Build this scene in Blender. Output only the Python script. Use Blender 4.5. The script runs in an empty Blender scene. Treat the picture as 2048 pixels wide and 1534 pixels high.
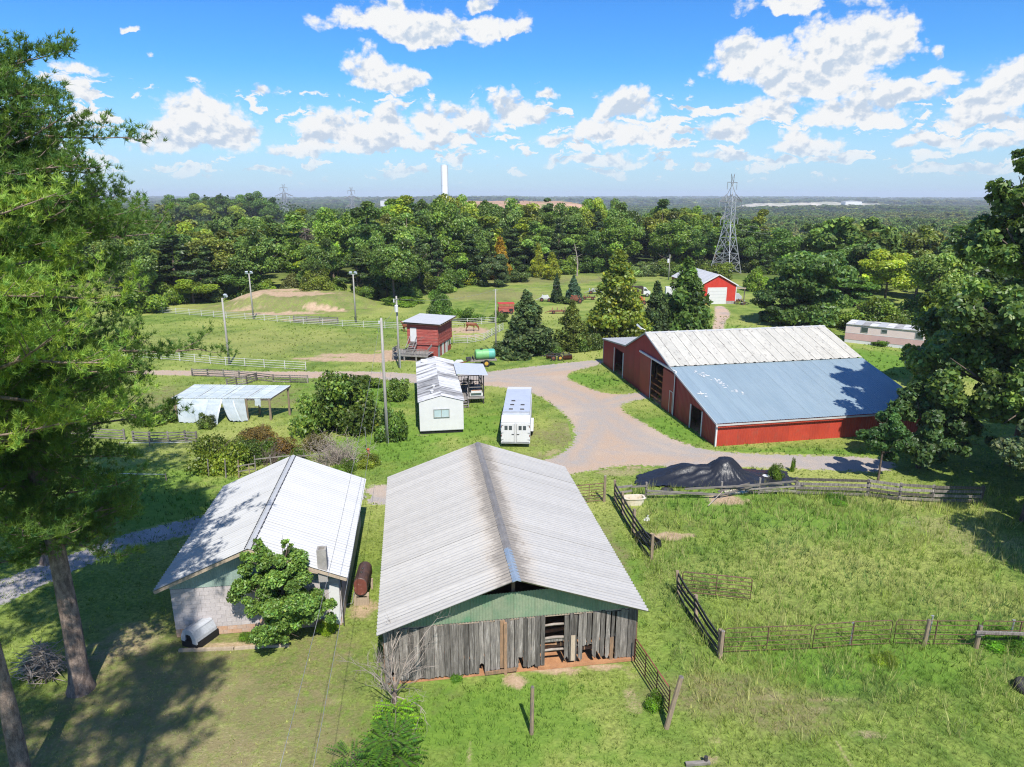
import bpy, math, random
import numpy as np
from mathutils import Vector, Matrix

random.seed(7)
RNG = np.random.default_rng(11)
SC = bpy.context.scene
COL = SC.collection
rad = math.radians

# ---------------------------------------------------------------- camera
CAM_H = 19.0
PITCH = rad(15.4)
FPX = 1365.0            # focal length in pixels of the 2048 px wide photograph
cam_data = bpy.data.cameras.new('camera')
cam_data.sensor_width = 36.0
cam_data.lens = FPX / 2048.0 * 36.0
cam_data.clip_start = 0.3
cam_data.clip_end = 40000
cam = bpy.data.objects.new('camera', cam_data)
cam.location = (0, 0, CAM_H)
cam.rotation_euler = (rad(90) - PITCH, 0, 0)
COL.objects.link(cam)
SC.camera = cam


def ray(px, py):
 a = (px - 1024) / FPX
 b = (py - 767) / FPX
 return (a, math.cos(PITCH) - b * math.sin(PITCH), -math.sin(PITCH) - b * math.cos(PITCH))


def G(px, py, z=0.0):
 """ground position (at height z) seen at a photograph pixel: used only to survey the site"""
 r = ray(px, py)
 t = (z - CAM_H) / r[2]
 return Vector((r[0] * t, r[1] * t, z))


def HT(py, y):
 """height of a point at forward distance y seen on photograph row py"""
 r = ray(1024, py)
 return CAM_H + r[2] / r[1] * y


# ---------------------------------------------------------------- light
SUN_DIR = Vector((0.26, -1.0, 1.36)).normalized()      # towards the sun
sun_el = math.asin(SUN_DIR.z)
sun_az = math.atan2(SUN_DIR.x, SUN_DIR.y)
sd = bpy.data.lights.new('sun', 'SUN')
sd.energy = 4.6
sd.angle = rad(0.53)
sd.color = (1.0, 0.95, 0.87)
sun = bpy.data.objects.new('sun', sd)
sun.rotation_euler = (-SUN_DIR).to_track_quat('-Z', 'Y').to_euler()
sun.location = (0, 0, 60)
COL.objects.link(sun)

SC.view_settings.view_transform = 'Standard'
SC.view_settings.look = 'None'
SC.view_settings.gamma = 1.0
SC.view_settings.use_curve_mapping = False
SC.view_settings.exposure = 0.6
SC.cycles.max_bounces = 8
SC.cycles.diffuse_bounces = 3
SC.cycles.glossy_bounces = 3
SC.cycles.transmission_bounces = 6
SC.cycles.transparent_max_bounces = 8
SC.cycles.volume_bounces = 0
SC.cycles.use_adaptive_sampling = True
SC.cycles.use_denoising = True
SC.cycles.denoiser = 'OPENIMAGEDENOISE'
SC.cycles.denoising_prefilter = 'NONE'
SC.cycles.denoising_input_passes = 'RGB_ALBEDO_NORMAL'
SC.cycles.filter_width = 1.15

world = bpy.data.worlds.new('World')
SC.world = world
world.use_nodes = True
W = world.node_tree
for n in list(W.nodes):
 W.nodes.remove(n)


class NT:
 """small helper for writing node graphs"""
 def __init__(self, tree):
  self.t = tree

 def n(self, typ, **kw):
  x = self.t.nodes.new(typ)
  for k, v in kw.items():
   setattr(x, k, v)
  return x

 def put(self, sock, v):
  if isinstance(v, bpy.types.NodeSocket):
   self.t.links.new(v, sock)
  elif v is not None:
   if isinstance(v, (tuple, list)) and sock.type == 'RGBA' and len(v) == 3:
    v = (*v, 1)
   sock.default_value = v

 def m(self, op, a, b=None, c=None, clamp=False):
  x = self.n('ShaderNodeMath', operation=op, use_clamp=clamp)
  for i, v in enumerate((a, b, c)):
   if v is not None:
    self.put(x.inputs[i], v)
  return x.outputs[0]

 def v(self, op, a, b=None, c=None):
  x = self.n('ShaderNodeVectorMath', operation=op)
  for i, v in enumerate((a, b, c)):
   if v is not None:
    self.put(x.inputs[i], v)
  return x.outputs['Value'] if op in ('LENGTH', 'DOT_PRODUCT', 'DISTANCE') else x.outputs[0]

 def noise(self, vec, scale=1.0, detail=4, rough=0.55, dist=0.0, lac=2.0):
  x = self.n('ShaderNodeTexNoise', noise_dimensions='3D')
  self.put(x.inputs['Vector'], vec)
  self.put(x.inputs['Scale'], scale)
  x.inputs['Detail'].default_value = detail
  x.inputs['Roughness'].default_value = rough
  x.inputs['Distortion'].default_value = dist
  x.inputs['Lacunarity'].default_value = lac
  return x

 def mr(self, v, a, b, c=0.0, d=1.0, smooth=True):
  x = self.n('ShaderNodeMapRange', interpolation_type='SMOOTHSTEP' if smooth else 'LINEAR')
  for i, q in enumerate((v, a, b, c, d)):
   self.put(x.inputs[i], q)
  return x.outputs[0]

 def mix(self, f, a, b, mode='MIX'):
  x = self.n('ShaderNodeMix', data_type='RGBA', blend_type=mode)
  self.put(x.inputs[0], f)
  self.put(x.inputs[6], a)
  self.put(x.inputs[7], b)
  return x.outputs[2]

 def comb(self, x_, y_, z_):
  x = self.n('ShaderNodeCombineXYZ')
  for i, q in enumerate((x_, y_, z_)):
   self.put(x.inputs[i], q)
  return x.outputs[0]


def build_sky():
 t = NT(W)
 out = t.n('ShaderNodeOutputWorld')
 sky = t.n('ShaderNodeTexSky', sky_type='NISHITA')
 sky.sun_disc = False
 sky.sun_elevation = sun_el
 sky.sun_rotation = sun_az
 sky.altitude = 200
 sky.air_density = 1.0
 sky.dust_density = 0.6
 sky.ozone_density = 2.5
 hs = t.n('ShaderNodeHueSaturation')
 hs.inputs['Saturation'].default_value = 1.25
 hs.inputs['Hue'].default_value = 0.505
 t.put(hs.inputs['Color'], sky.outputs[0])
 skyc = t.mix(1.0, hs.outputs[0], SKY_TINT, 'MULTIPLY')
 # direction -> azimuth / elevation
 tc = t.n('ShaderNodeTexCoord')
 sep = t.n('ShaderNodeSeparateXYZ')
 t.put(sep.inputs[0], tc.outputs['Generated'])
 az = t.m('ARCTAN2', sep.outputs[0], sep.outputs[1])
 el = t.m('ARCSINE', sep.outputs[2])
 p = t.comb(az, el, 0.0)
 skyc = t.mix(t.mr(el, 0.17, 0.0, 0.0, 0.72), skyc, (3.5, 4.3, 5.4))
 # ragged edges: the coordinates are pushed about by two noises before the cloud bodies are looked up
 w1 = t.v('SUBTRACT', t.noise(p, 16, 5, 0.6).outputs['Color'], (0.5, 0.5, 0.5))
 pw = t.v('MULTIPLY_ADD', w1, (0.075, 0.05, 0), p)

 def field(vec):
  D = None
  V = None
  for (cx, cy, rx, ry, k) in CLOUDS:
   r0 = ray(cx, cy)
   a0 = math.atan2(r0[0], r0[1])
   e0 = math.atan2(r0[2], math.hypot(r0[0], r0[1]))
   sx = FPX / rx * 0.93
   sy = FPX / ry * 0.93
   d = t.v('MULTIPLY_ADD', vec, (sx, sy, 0), (-a0 * sx, -e0 * sy, 0))
   ln = t.v('LENGTH', d)
   vv = t.v('DOT_PRODUCT', d, (0, 1, 0))
   cut = t.m('MULTIPLY', t.m('MINIMUM', t.m('ADD', vv, 0.25), 0.0), 1.6)
   w = t.m('ADD', t.m('SUBTRACT', k, ln), cut)
   wv = t.m('MULTIPLY_ADD', vv, 0.9, w)
   if D is None:
    D, V = w, wv
   else:
    D = t.m('SMOOTH_MAX', D, w, .22)
    V = t.m('SMOOTH_MAX', V, wv, .22)
  return D, V
 D, V = field(pw)
 VD = t.m('MINIMUM', t.m('MAXIMUM', t.m('SUBTRACT', V, D), -.7), .7)
 # the rest of the sky (out of view) carries the same fair-weather clouds
 azb = t.m('ABSOLUTE', az)
 side = t.mr(azb, 0.72, 0.85)
 gen = t.noise(t.v('MULTIPLY', p, (4.5, 9, 1)), 1.0, 3, 0.5).outputs[0]
 genD = t.m('MULTIPLY', t.m('SUBTRACT', gen, 0.56), 6.0)
 genD = t.m('SUBTRACT', t.m('MULTIPLY', t.m('ADD', genD, 2.0), side), 2.0)
 D = t.m('MAXIMUM', D, genD)
 # low rows of small clouds above the horizon
 rows = t.noise(t.v('MULTIPLY', pw, (16, 50, 1)), 1.0, 4, 0.6).outputs[0]
 lowmask = t.m('MULTIPLY', t.mr(el, 0.005, 0.035), t.mr(el, 0.165, 0.10))
 rowD = t.m('SUBTRACT', t.m('MULTIPLY', t.m('MULTIPLY', t.m('SUBTRACT', rows, 0.47), 9.0), lowmask), 0.35)
 D = t.m('MAXIMUM', D, rowD)
 def puff(vec, sc):
  x = t.n('ShaderNodeTexVoronoi', voronoi_dimensions='2D', feature='SMOOTH_F1')
  t.put(x.inputs['Vector'], vec)
  x.inputs['Scale'].default_value = sc
  x.inputs['Detail'].default_value = 3.0
  x.inputs['Roughness'].default_value = 0.55
  x.inputs['Lacunarity'].default_value = 2.2
  x.inputs['Smoothness'].default_value = 0.45
  return t.m('SUBTRACT', 0.70, x.outputs['Distance'])
 pv = t.v('MULTIPLY_ADD', w1, (0.02, 0.02, 0), t.v('MULTIPLY', p, (1, 1.3, 1)))
 up = t.v('ADD', pv, (-0.004, 0.011, 0))
 f0 = puff(pv, 30)
 f1 = puff(up, 30)
 g0 = puff(pv, 13)
 g1 = puff(up, 13)
 dens = t.m('MULTIPLY_ADD', f0, 0.9, t.m('MULTIPLY', D, 1.9))
 dens = t.m('MULTIPLY_ADD', g0, 0.7, dens)
 dens = t.m('MULTIPLY_ADD', t.m('SUBTRACT', t.noise(p, 60, 5, 0.65).outputs[0], 0.5), 0.55, dens)
 alpha = t.mr(dens, 0.04, 0.74)
 # relief: bright where the puff thins out above (tops, sunlit shoulders), soft grey where cloud lies above
 rel = t.m('MULTIPLY_ADD', t.m('SUBTRACT', f0, f1), 1.5, t.m('MULTIPLY', t.m('SUBTRACT', g0, g1), 1.6))
 thick = t.mr(dens, 0.3, 1.5)
 sh = t.m('MULTIPLY_ADD', VD, 0.62, 0.46)
 sh = t.m('MAXIMUM', sh, t.mr(rowD, 0.1, .5, 0, .62))
 sh = t.m('ADD', sh, t.m('MULTIPLY', rel, 1.0))
 sh = t.m('ADD', sh, t.m('MULTIPLY', t.m('SUBTRACT', 1.0, thick), 0.22))
 sh = t.mr(sh, -0.15, 0.85)
 cloudc = t.mix(sh, CLOUD_BASE, CLOUD_TOP)
 # clouds far away pale into the air in front of them
 far = t.mr(el, 0.0, 0.075, 0.35, 1.0)
 alpha = t.m('MULTIPLY', alpha, far)
 colr = t.mix(alpha, skyc, cloudc)
 bg = t.n('ShaderNodeBackground')
 bg.inputs['Strength'].default_value = 0.11
 t.put(bg.inputs['Color'], colr)
 W.links.new(bg.outputs[0], out.inputs['Surface'])


SKY_TINT = (0.42, 0.79, 1.08)
CLOUD_TOP = (5.6, 5.65, 5.7)
CLOUD_BASE = (3.45, 4.05, 4.85)
# cumulus bodies: centre and radii as seen from the survey point, solidity
CLOUDS = [
 (760, 42, 110, 42, 1.0), (850, 62, 110, 40, 1.05), (950, 52, 110, 30, .95), (970, 12, 60, 24, .9), (790, 12, 34, 26, .85), (1030, 62, 44, 22, .8),
 (740, 150, 62, 44, 1.0), (800, 160, 60, 34, .9), (845, 150, 34, 26, .7), (525, 176, 46, 22, .75), (500, 192, 30, 12, .5),
 (415, 262, 85, 70, 1.1), (412, 215, 36, 36, .95), (340, 285, 80, 42, .95), (470, 262, 58, 44, .95), (290, 290, 50, 36, .8),
 (258, 60, 22, 10, .6), (295, 112, 24, 12, .65), (160, 138, 56, 18, .75),
 (600, 300, 70, 26, .95), (690, 262, 90, 46, 1.05), (790, 250, 70, 56, 1.0), (720, 226, 26, 28, .7), (750, 290, 170, 24, .95),
 (870, 250, 60, 52, .95), (940, 248, 80, 44, 1.0), (1020, 225, 60, 36, 1.0), (1060, 232, 50, 30, .9), (1095, 188, 38, 18, .75), (930, 285, 90, 20, .8),
 (1180, 248, 60, 36, .85), (1250, 220, 68, 46, 1.05), (1220, 262, 120, 34, .9), (1290, 280, 80, 30, .9), (1120, 285, 70, 28, .8),
 (1190, 322, 130, 18, .95), (1350, 222, 24, 16, .6),
 (1570, 14, 80, 28, 1.05), (1500, 125, 80, 48, 1.1), (1580, 150, 90, 46, 1.05), (1700, 110, 95, 70, 1.15), (1760, 80, 62, 52, .95), (1650, 165, 110, 44, 1.0), (1800, 60, 40, 40, .8), (1868, 108, 26, 30, .65),
 (1540, 215, 75, 44, .95), (1480, 245, 60, 18, .9), (1700, 228, 110, 36, 1.05), (1800, 192, 90, 28, 1.0), (1880, 152, 46, 22, .85), (1770, 240, 60, 20, .85),
 (1445, 272, 62, 28, .95), (1620, 290, 75, 24, .95), (1470, 318, 80, 16, .95), (1590, 265, 40, 20, .7), (1700, 304, 28, 14, .7),
 (1820, 285, 44, 32, .9), (1850, 310, 40, 12, .7), (1970, 215, 56, 42, 1.0), (2025, 180, 50, 70, 1.05), (2070, 150, 50, 60, 1.0), (1985, 288, 70, 24, .9), (1975, 240, 80, 20, .9),
]
build_sky()
try:
 world.cycles.sampling_method = 'MANUAL'
 world.cycles.sample_map_resolution = 512
except Exception:
 pass

# ---------------------------------------------------------------- object helpers


def tag(o, label=None, cat=None, group=None, kind=None):
 if label:
  o['label'] = label
 if cat:
  o['category'] = cat
 if group:
  o['group'] = group
 if kind:
  o['kind'] = kind
 return o


def thing(name, label, cat, loc=(0, 0, 0), rz=0.0, group=None):
 o = bpy.data.objects.new(name, None)
 o.empty_display_size = 0.3
 o.location = loc
 o.rotation_euler = (0, 0, rz)
 COL.objects.link(o)
 return tag(o, label, cat, group)


def link(name, me, parent=None, mw=None, label=None):
 o = bpy.data.objects.new(name, me)
 COL.objects.link(o)
 if parent is not None:
  o.parent = parent
 if mw is not None:
  if isinstance(mw, (tuple, list, Vector)):
   o.location = mw
  else:
   o.matrix_local = mw
 if label:
  o['label'] = label
 return o


KIDS = {}


def copy_tree(o, parent=None):
 c = o.copy()
 COL.objects.link(c)
 c.parent = parent
 for ch in o.children:
  m = ch.matrix_local.copy()
  d = copy_tree(ch, c)
  d.matrix_local = m
 return c


def np_mesh(name, verts, faces, mat=None, smooth=False, attrs=None, fsize=None):
 """faces: (N,k) array; attrs: dict name -> (V,3|4) colours"""
 verts = np.asarray(verts, dtype=np.float32)
 faces = np.asarray(faces, dtype=np.int32)
 me = bpy.data.meshes.new(name)
 k = faces.shape[1]
 me.vertices.add(len(verts))
 me.vertices.foreach_set('co', verts.ravel())
 me.loops.add(faces.size)
 me.loops.foreach_set('vertex_index', faces.ravel())
 me.polygons.add(len(faces))
 me.polygons.foreach_set('loop_start', np.arange(0, faces.size, k, dtype=np.int32))
 try:
  me.polygons.foreach_set('loop_total', np.full(len(faces), k, dtype=np.int32))
 except Exception:
  pass
 if smooth:
  me.polygons.foreach_set('use_smooth', np.ones(len(faces), dtype=bool))
 me.update(calc_edges=True)
 if attrs:
  for an, av in attrs.items():
   av = np.asarray(av, dtype=np.float32)
   if av.ndim == 1:
    a = me.attributes.new(an, 'FLOAT', 'POINT')
    a.data.foreach_set('value', av)
   else:
    if av.shape[1] == 3:
     av = np.concatenate([av, np.ones((len(av), 1), np.float32)], 1)
    a = me.attributes.new(an, 'FLOAT_COLOR', 'POINT')
    a.data.foreach_set('color', av.ravel())
 if mat:
  me.materials.append(mat)
 return me


class MB:
 """collects boxes, bars, tubes, prisms into one mesh"""
 def __init__(self):
  self.v = []
  self.f = []

 def add(self, vs, fs):
  o = len(self.v)
  self.v += [tuple(v) for v in vs]
  self.f += [tuple(i + o for i in f) for f in fs]
  return self

 def box(self, x0, x1, y0, y1, z0, z1, M=None):
  vs = [Vector((x, y, z)) for x in (x0, x1) for y in (y0, y1) for z in (z0, z1)]
  if M is not None:
   vs = [M @ v for v in vs]
  return self.add(vs, [(0, 1, 3, 2), (4, 6, 7, 5), (0, 4, 5, 1), (2, 3, 7, 6), (0, 2, 6, 4), (1, 5, 7, 3)])

 def bar(self, p0, p1, w, h, up=(0, 0, 1), w1=None, h1=None):
  p0 = Vector(p0)
  p1 = Vector(p1)
  d = (p1 - p0).normalized()
  u = Vector(up)
  if abs(d.dot(u)) > 0.98:
   u = Vector((0, 1, 0))
  s = d.cross(u).normalized()
  u = s.cross(d).normalized()
  w1 = w if w1 is None else w1
  h1 = h if h1 is None else h1
  vs = []
  for p, a, b in ((p0, w, h), (p1, w1, h1)):
   for i, j in ((-1, -1), (1, -1), (1, 1), (-1, 1)):
    vs.append(p + s * a * .5 * i + u * b * .5 * j)
  return self.add(vs, [(3, 2, 1, 0), (4, 5, 6, 7), (0, 1, 5, 4), (1, 2, 6, 5), (2, 3, 7, 6), (3, 0, 4, 7)])

 def tube(self, pts, r, n=6, cap=True):
  pts = [Vector(p) for p in pts]
  rs = r if isinstance(r, (list, tuple)) else [r] * len(pts)
  vs = []
  fs = []
  for i, p in enumerate(pts):
   if i == 0:
    d = pts[1] - p
   elif i == len(pts) - 1:
    d = p - pts[i - 1]
   else:
    d = pts[i + 1] - pts[i - 1]
   d.normalize()
   u = Vector((0, 0, 1)) if abs(d.z) < 0.9 else Vector((0, 1, 0))
   s = d.cross(u).normalized()
   u = s.cross(d)
   for k in range(n):
    a = 2 * math.pi * k / n
    vs.append(p + (s * math.cos(a) + u * math.sin(a)) * rs[i])
  for i in range(len(pts) - 1):
   for k in range(n):
    a = i * n + k
    b = i * n + (k + 1) % n
    fs.append((b, a, a + n, b + n))
  if cap:
   fs.append(tuple(range(n)))
   fs.append(tuple((len(pts) - 1) * n + k for k in reversed(range(n))))
  return self.add(vs, fs)

 def prism(self, prof, axis, a0, a1):
  """profile of (u,v) points extruded along axis 'x','y' or 'z'"""
  n = len(prof)
  vs = []
  for a in (a0, a1):
   for (u, v) in prof:
    vs.append({'x': (a, u, v), 'y': (u, a, v), 'z': (u, v, a)}[axis])
  fs = [tuple(range(n)), tuple(reversed(range(n, 2 * n)))]
  for i in range(n):
   j = (i + 1) % n
   fs.append((i, i + n, j + n, j))
  return self.add(vs, fs)

 def lathe(self, c, prof, n=14, axis='z'):
  vs = []
  fs = []
  for (r, z) in prof:
   for k in range(n):
    a = 2 * math.pi * k / n
    q = (r * math.cos(a), r * math.sin(a), z)
    if axis == 'x':
     q = (q[2], q[0], q[1])
    if axis == 'y':
     q = (q[0], q[2], q[1])
    vs.append(Vector(c) + Vector(q))
  for i in range(len(prof) - 1):
   for k in range(n):
    a = i * n + k
    b = i * n + (k + 1) % n
    fs.append((a, b, b + n, a + n))
  fs.append(tuple(reversed(range(n))))
  fs.append(tuple((len(prof) - 1) * n + k for k in range(n)))
  return self.add(vs, fs)

 def mesh(self, name, mat, smooth=False):
  me = bpy.data.meshes.new(name)
  me.from_pydata(self.v, [], self.f)
  bm_fix(me)
  if smooth:
   me.polygons.foreach_set('use_smooth', [True] * len(me.polygons))
  if mat:
   me.materials.append(mat)
  return me

 def build(self, name, mat, parent=None, mw=None, smooth=False, label=None, bevel=0.0):
  o = link(name, self.mesh(name, mat, smooth), parent, mw, label)
  if bevel:
   b = o.modifiers.new('bevel', 'BEVEL')
   b.width = bevel
   b.segments = 2
   b.limit_method = 'ANGLE'
  return o


def bm_fix(me):
 import bmesh
 bm = bmesh.new()
 bm.from_mesh(me)
 bmesh.ops.recalc_face_normals(bm, faces=bm.faces)
 bm.to_mesh(me)
 bm.free()


# ---------------------------------------------------------------- materials
def new_mat(name):
 m = bpy.data.materials.new(name)
 m.use_nodes = True
 t = NT(m.node_tree)
 for n in list(m.node_tree.nodes):
  m.node_tree.nodes.remove(n)
 out = t.n('ShaderNodeOutputMaterial')
 return m, t, out


def surf(name, c1, c2=None, scale=3.0, rough=0.7, metal=0.0, bump=0.0, stretch=(1, 1, 1), rand=0.0,
         stain=None, stain_scale=1.2, stain_lo=0.52, stain_hi=0.7, spec=0.3, fine=0.12, detail=5):
 """weathered surface: two tones by noise, fine grain, per-object tint, optional stains"""
 m, t, out = new_mat(name)
 b = t.n('ShaderNodeBsdfPrincipled')
 tc = t.n('ShaderNodeTexCoord')
 oi = t.n('ShaderNodeObjectInfo')
 off = t.v('MULTIPLY', t.comb(oi.outputs['Random'], oi.outputs['Random'], oi.outputs['Random']), (37, 91, 53))
 pos = t.v('ADD', t.v('MULTIPLY', tc.outputs['Object'], stretch), off) if rand > 0 else t.v('MULTIPLY', tc.outputs['Object'], stretch)
 nz = t.noise(pos, scale, detail, 0.6)
 c2 = c2 or tuple(x * 0.75 for x in c1)
 col = t.mix(t.mr(nz.outputs[0], 0.3, 0.7), c1, c2)
 if stain:
  s = t.noise(t.v('ADD', pos, (5.3, 1.7, 9.1)), stain_scale, 6, 0.65)
  col = t.mix(t.mr(s.outputs[0], stain_lo, stain_hi), col, stain)
 if fine:
  g = t.noise(pos, scale * 9, 3, 0.6)
  f = t.mr(g.outputs[0], 0.25, 0.75, 1 - fine, 1 + fine)
  col = t.mix(1.0, col, t.comb(f, f, f), 'MULTIPLY')
 if rand:
  f = t.mr(oi.outputs['Random'], 0, 1, 1 - rand, 1 + rand, smooth=False)
  col = t.mix(1.0, col, t.comb(f, f, f), 'MULTIPLY')
 t.put(b.inputs['Base Color'], col)
 b.inputs['Roughness'].default_value = rough
 b.inputs['Metallic'].default_value = metal
 b.inputs['Specular IOR Level'].default_value = spec
 if bump:
  bp = t.n('ShaderNodeBump')
  bp.inputs['Strength'].default_value = bump
  bp.inputs['Distance'].default_value = 0.03
  t.put(bp.inputs['Height'], t.noise(pos, scale * 4, 4, 0.6).outputs[0])
  t.put(b.inputs['Normal'], bp.outputs[0])
 m.node_tree.links.new(b.outputs[0], out.inputs[0])
 return m


def leaf_mat(name, trans=0.35, gloss=0.25, rough=0.5, var=0.16):
 """foliage: colour from the mesh's own leaf tint times the object's colour"""
 m, t, out = new_mat(name)
 at = t.n('ShaderNodeAttribute', attribute_name='tint')
 oi = t.n('ShaderNodeObjectInfo')
 col = t.mix(1.0, at.outputs['Color'], oi.outputs['Color'], 'MULTIPLY')
 f = t.mr(oi.outputs['Random'], 0, 1, 1 - var, 1 + var, smooth=False)
 col = t.mix(1.0, col, t.comb(f, f, f), 'MULTIPLY')
 d = t.n('ShaderNodeBsdfPrincipled')
 t.put(d.inputs['Base Color'], col)
 d.inputs['Roughness'].default_value = rough
 d.inputs['Specular IOR Level'].default_value = gloss
 tr = t.n('ShaderNodeBsdfTranslucent')
 t.put(tr.inputs['Color'], t.mix(1.0, col, (1.25, 1.2, 0.55), 'MULTIPLY'))
 mx = t.n('ShaderNodeMixShader')
 mx.inputs[0].default_value = trans
 m.node_tree.links.new(d.outputs[0], mx.inputs[1])
 m.node_tree.links.new(tr.outputs[0], mx.inputs[2])
 m.node_tree.links.new(mx.outputs[0], out.inputs[0])
 return m


# numpy value noise for placing things
def vnoise(x, y, seed=0):
 xi = np.floor(x).astype(np.int64)
 yi = np.floor(y).astype(np.int64)
 xf = x - xi
 yf = y - yi

 def h(a, b):
  n = (a * 374761393 + b * 668265263 + seed * 1442695041) & 0x7fffffff
  n = ((n ^ (n >> 13)) * 1274126177) & 0x7fffffff
  return ((n ^ (n >> 16)) & 0xffff) / 65535.0
 u = xf * xf * (3 - 2 * xf)
 v = yf * yf * (3 - 2 * yf)
 return (h(xi, yi) * (1 - u) + h(xi + 1, yi) * u) * (1 - v) + (h(xi, yi + 1) * (1 - u) + h(xi + 1, yi + 1) * u) * v


def fbm(x, y, seed=0, o=4):
 s = 0
 a = 0.5
 for i in range(o):
  s = s + a * vnoise(x, y, seed + i * 17)
  x = x * 2.03 + 3.1
  y = y * 2.03 + 7.7
  a *= 0.5
 return s / (1 - 0.5 ** o)


def sstep(a, b, x):
 t = np.clip((x - a) / (b - a), 0, 1)
 return t * t * (3 - 2 * t)
# ---------------------------------------------------------------- terrain
MOUND = G(575, 622)
WC = G(945, 560)


def tz(x, y):
 x = np.asarray(x, float)
 y = np.asarray(y, float)
 r = np.hypot(x, y)
 right = sstep(20, 140, x)
 fall = sstep(175 - 50 * right, 340, y + 0.25 * np.abs(x) * right)
 z = fall * (-9.0 - 7.0 * right)
 z = z + 14.0 * np.exp(-(((x + 190) / 48) ** 2 + ((y - 480) / 90) ** 2)) * sstep(170, 240, y)
 z = z - 7.0 * sstep(480, 1100, r)
 z = z + (fbm(x / 420.0, y / 420.0, 5) - 0.5) * 22 * sstep(380, 1100, r)
 z = z + (fbm(x / 2300.0, y / 2300.0, 9) - 0.5) * 46 * sstep(1500, 4000, r)
 # grassed spoil heap beyond the riding arena
 q = ((x - MOUND.x) / 15.0) ** 2 + ((y - (MOUND.y + 7)) / 9.0) ** 2
 z = z + 2.3 * sstep(1.0, 0.25, q) * (0.8 + 0.4 * fbm(x / 4, y / 4, 3))
 # small unevenness near the camera
 z = z + (fbm(x / 9.0, y / 9.0, 21) - 0.5) * 0.0
 return z


def tz1(x, y):
 return float(tz(np.array([x]), np.array([y]))[0])


def spaced(segs):
 out = [segs[0][0]]
 for (a, b, s0, s1) in segs:
  x = a
  while x < b:
   k = (x - a) / (b - a)
   x += s0 * (s1 / s0) ** k
   out.append(min(x, b))
 return np.unique(np.array(out))


# ragged bare-earth patches: photo position, radii in metres, strength
DIRT = [
 (1340, 1072, 1.6, .55, 1), (1380, 1070, .8, .4, .8), (1455, 1000, 1.6, 1.1, .9), (1110, 1338, 1.6, .35, .9), (1030, 1362, .55, .6, 1), (1200, 1334, 1.2, .3, .9),
 (1258, 1385, .35, .4, .6), (1275, 1410, .5, .7, .55), (1262, 1350, .35, .35, .5), (940, 1512, .12, .7, .6), (640, 1390, .6, .5, .45),
 (720, 1220, 1.2, 1.2, .8), (450, 1290, 2.5, .35, .8), (620, 1300, 2.0, .2, .35), (290, 1100, .5, .5, 0),
 (330, 1370, 4.5, 2.5, .5), (250, 1290, 2.0, 2.0, .6), (500, 1420, 4.0, 2.6, .42), (560, 1480, 4.0, 2.0, .42), (170, 1500, 4, 3, .5), (440, 1510, 4, 2.0, .5),
 (700, 710, 4.5, 1.2, 1.0), (745, 718, 6, 1.6, 1.1), (790, 705, 3.0, 3.0, 1.0), (765, 712, 4, 2.2, 1.0), (660, 718, 5, 1.1, .9), (630, 722, 4, .7, .6),
 (1545, 940, .9, 1.0, .8), (1290, 930, 4.0, .7, .7), (1240, 945, 2.0, .9, .6), (1340, 940, 2.0, 1.4, .6), (1165, 955, .8, .8, .4),
 (1690, 1400, .9, .3, .5), (1745, 1470, .9, .35, .62), (1640, 1420, .9, .25, .5), (1690, 1510, .25, .8, .55), (1540, 1395, 1.4, .25, .5), (1430, 1480, .5, .3, .5),
 (1925, 1478, .3, .2, .6), (1650, 1400, .7, .25, .6), (1420, 1520, .4, .2, .7), (1280, 1330, .3, 1.0, .5), (1235, 1110, .4, 2.6, .4), (1215, 1060, .5, 2.0, .35), (1300, 1190, .35, 1.2, .4),
 (940, 660, 4.0, 2.6, 1.0), (935, 672, 3.0, 1.0, .9), (905, 1395, .3, .3, .4), (700, 1310, .5, .4, .5), (665, 1400, .6, .4, .5),
 (570, 612, 12, 3.4, 1.0), (620, 640, 5, 1.0, 1.0), (500, 612, 7, 1.6, 1.0), (560, 605, 8, 1.6, 1.0), (545, 628, 6, 1.3, 1.1), (600, 627, 6, 1.4, 1.1), (655, 622, 5, 1.0, 1.0), (480, 622, 5, .8, .8),
 (840, 870, 1.2, .3, .7), (1145, 860, 1.4, 3.0, .5), (1110, 905, 2.0, 1.0, .6), (1330, 580, 2.0, 1.5, .2),
 (1890, 1060, 3.5, 2.5, .5), (1980, 1090, 3.0, 2.5, .5), (1830, 1000, 2.5, 1.6, .5), (100, 745, 5, 1, .3),
]
DRY = [(470, 1430, 6, 4), (560, 1380, 4, 3.0), (640, 1480, 3, 2.5), (300, 1330, 5, 3), (200, 1450, 6, 3), (650, 1310, 2, 2), (1420, 1380, 3, 1.2), (1560, 1420, 3, 1.2), (1230, 1120, .8, 4),
       (1110, 870, 2.6, 3.0), (1060, 560, 20, 8), (560, 690, 20, 9, .35), (450, 680, 14, 9, .3), (575, 615, 17, 9), (980, 590, 12, 9), (420, 800, 10, 5), (1080, 925, 5, 2), (1290, 925, 5, 1.2)]
LUSH = [(800, 880, 5, 6), (700, 790, 6, 6), (950, 850, 4, 5), (330, 1020, 7, 4), (260, 970, 7, 4), (1500, 1010, 6, 2.5), (1650, 1040, 5, 3), (1700, 1320, 7, 2), (980, 1450, 6, 2.5),
  (1600, 905, 12, 1.3), (1350, 860, 3, 6), (1180, 760, 4, 4), (1980, 1270, 3, 1.4), (1240, 1150, 1.0, 4), (1400, 670, 10, 10), (1740, 720, 8, 8)]


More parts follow.
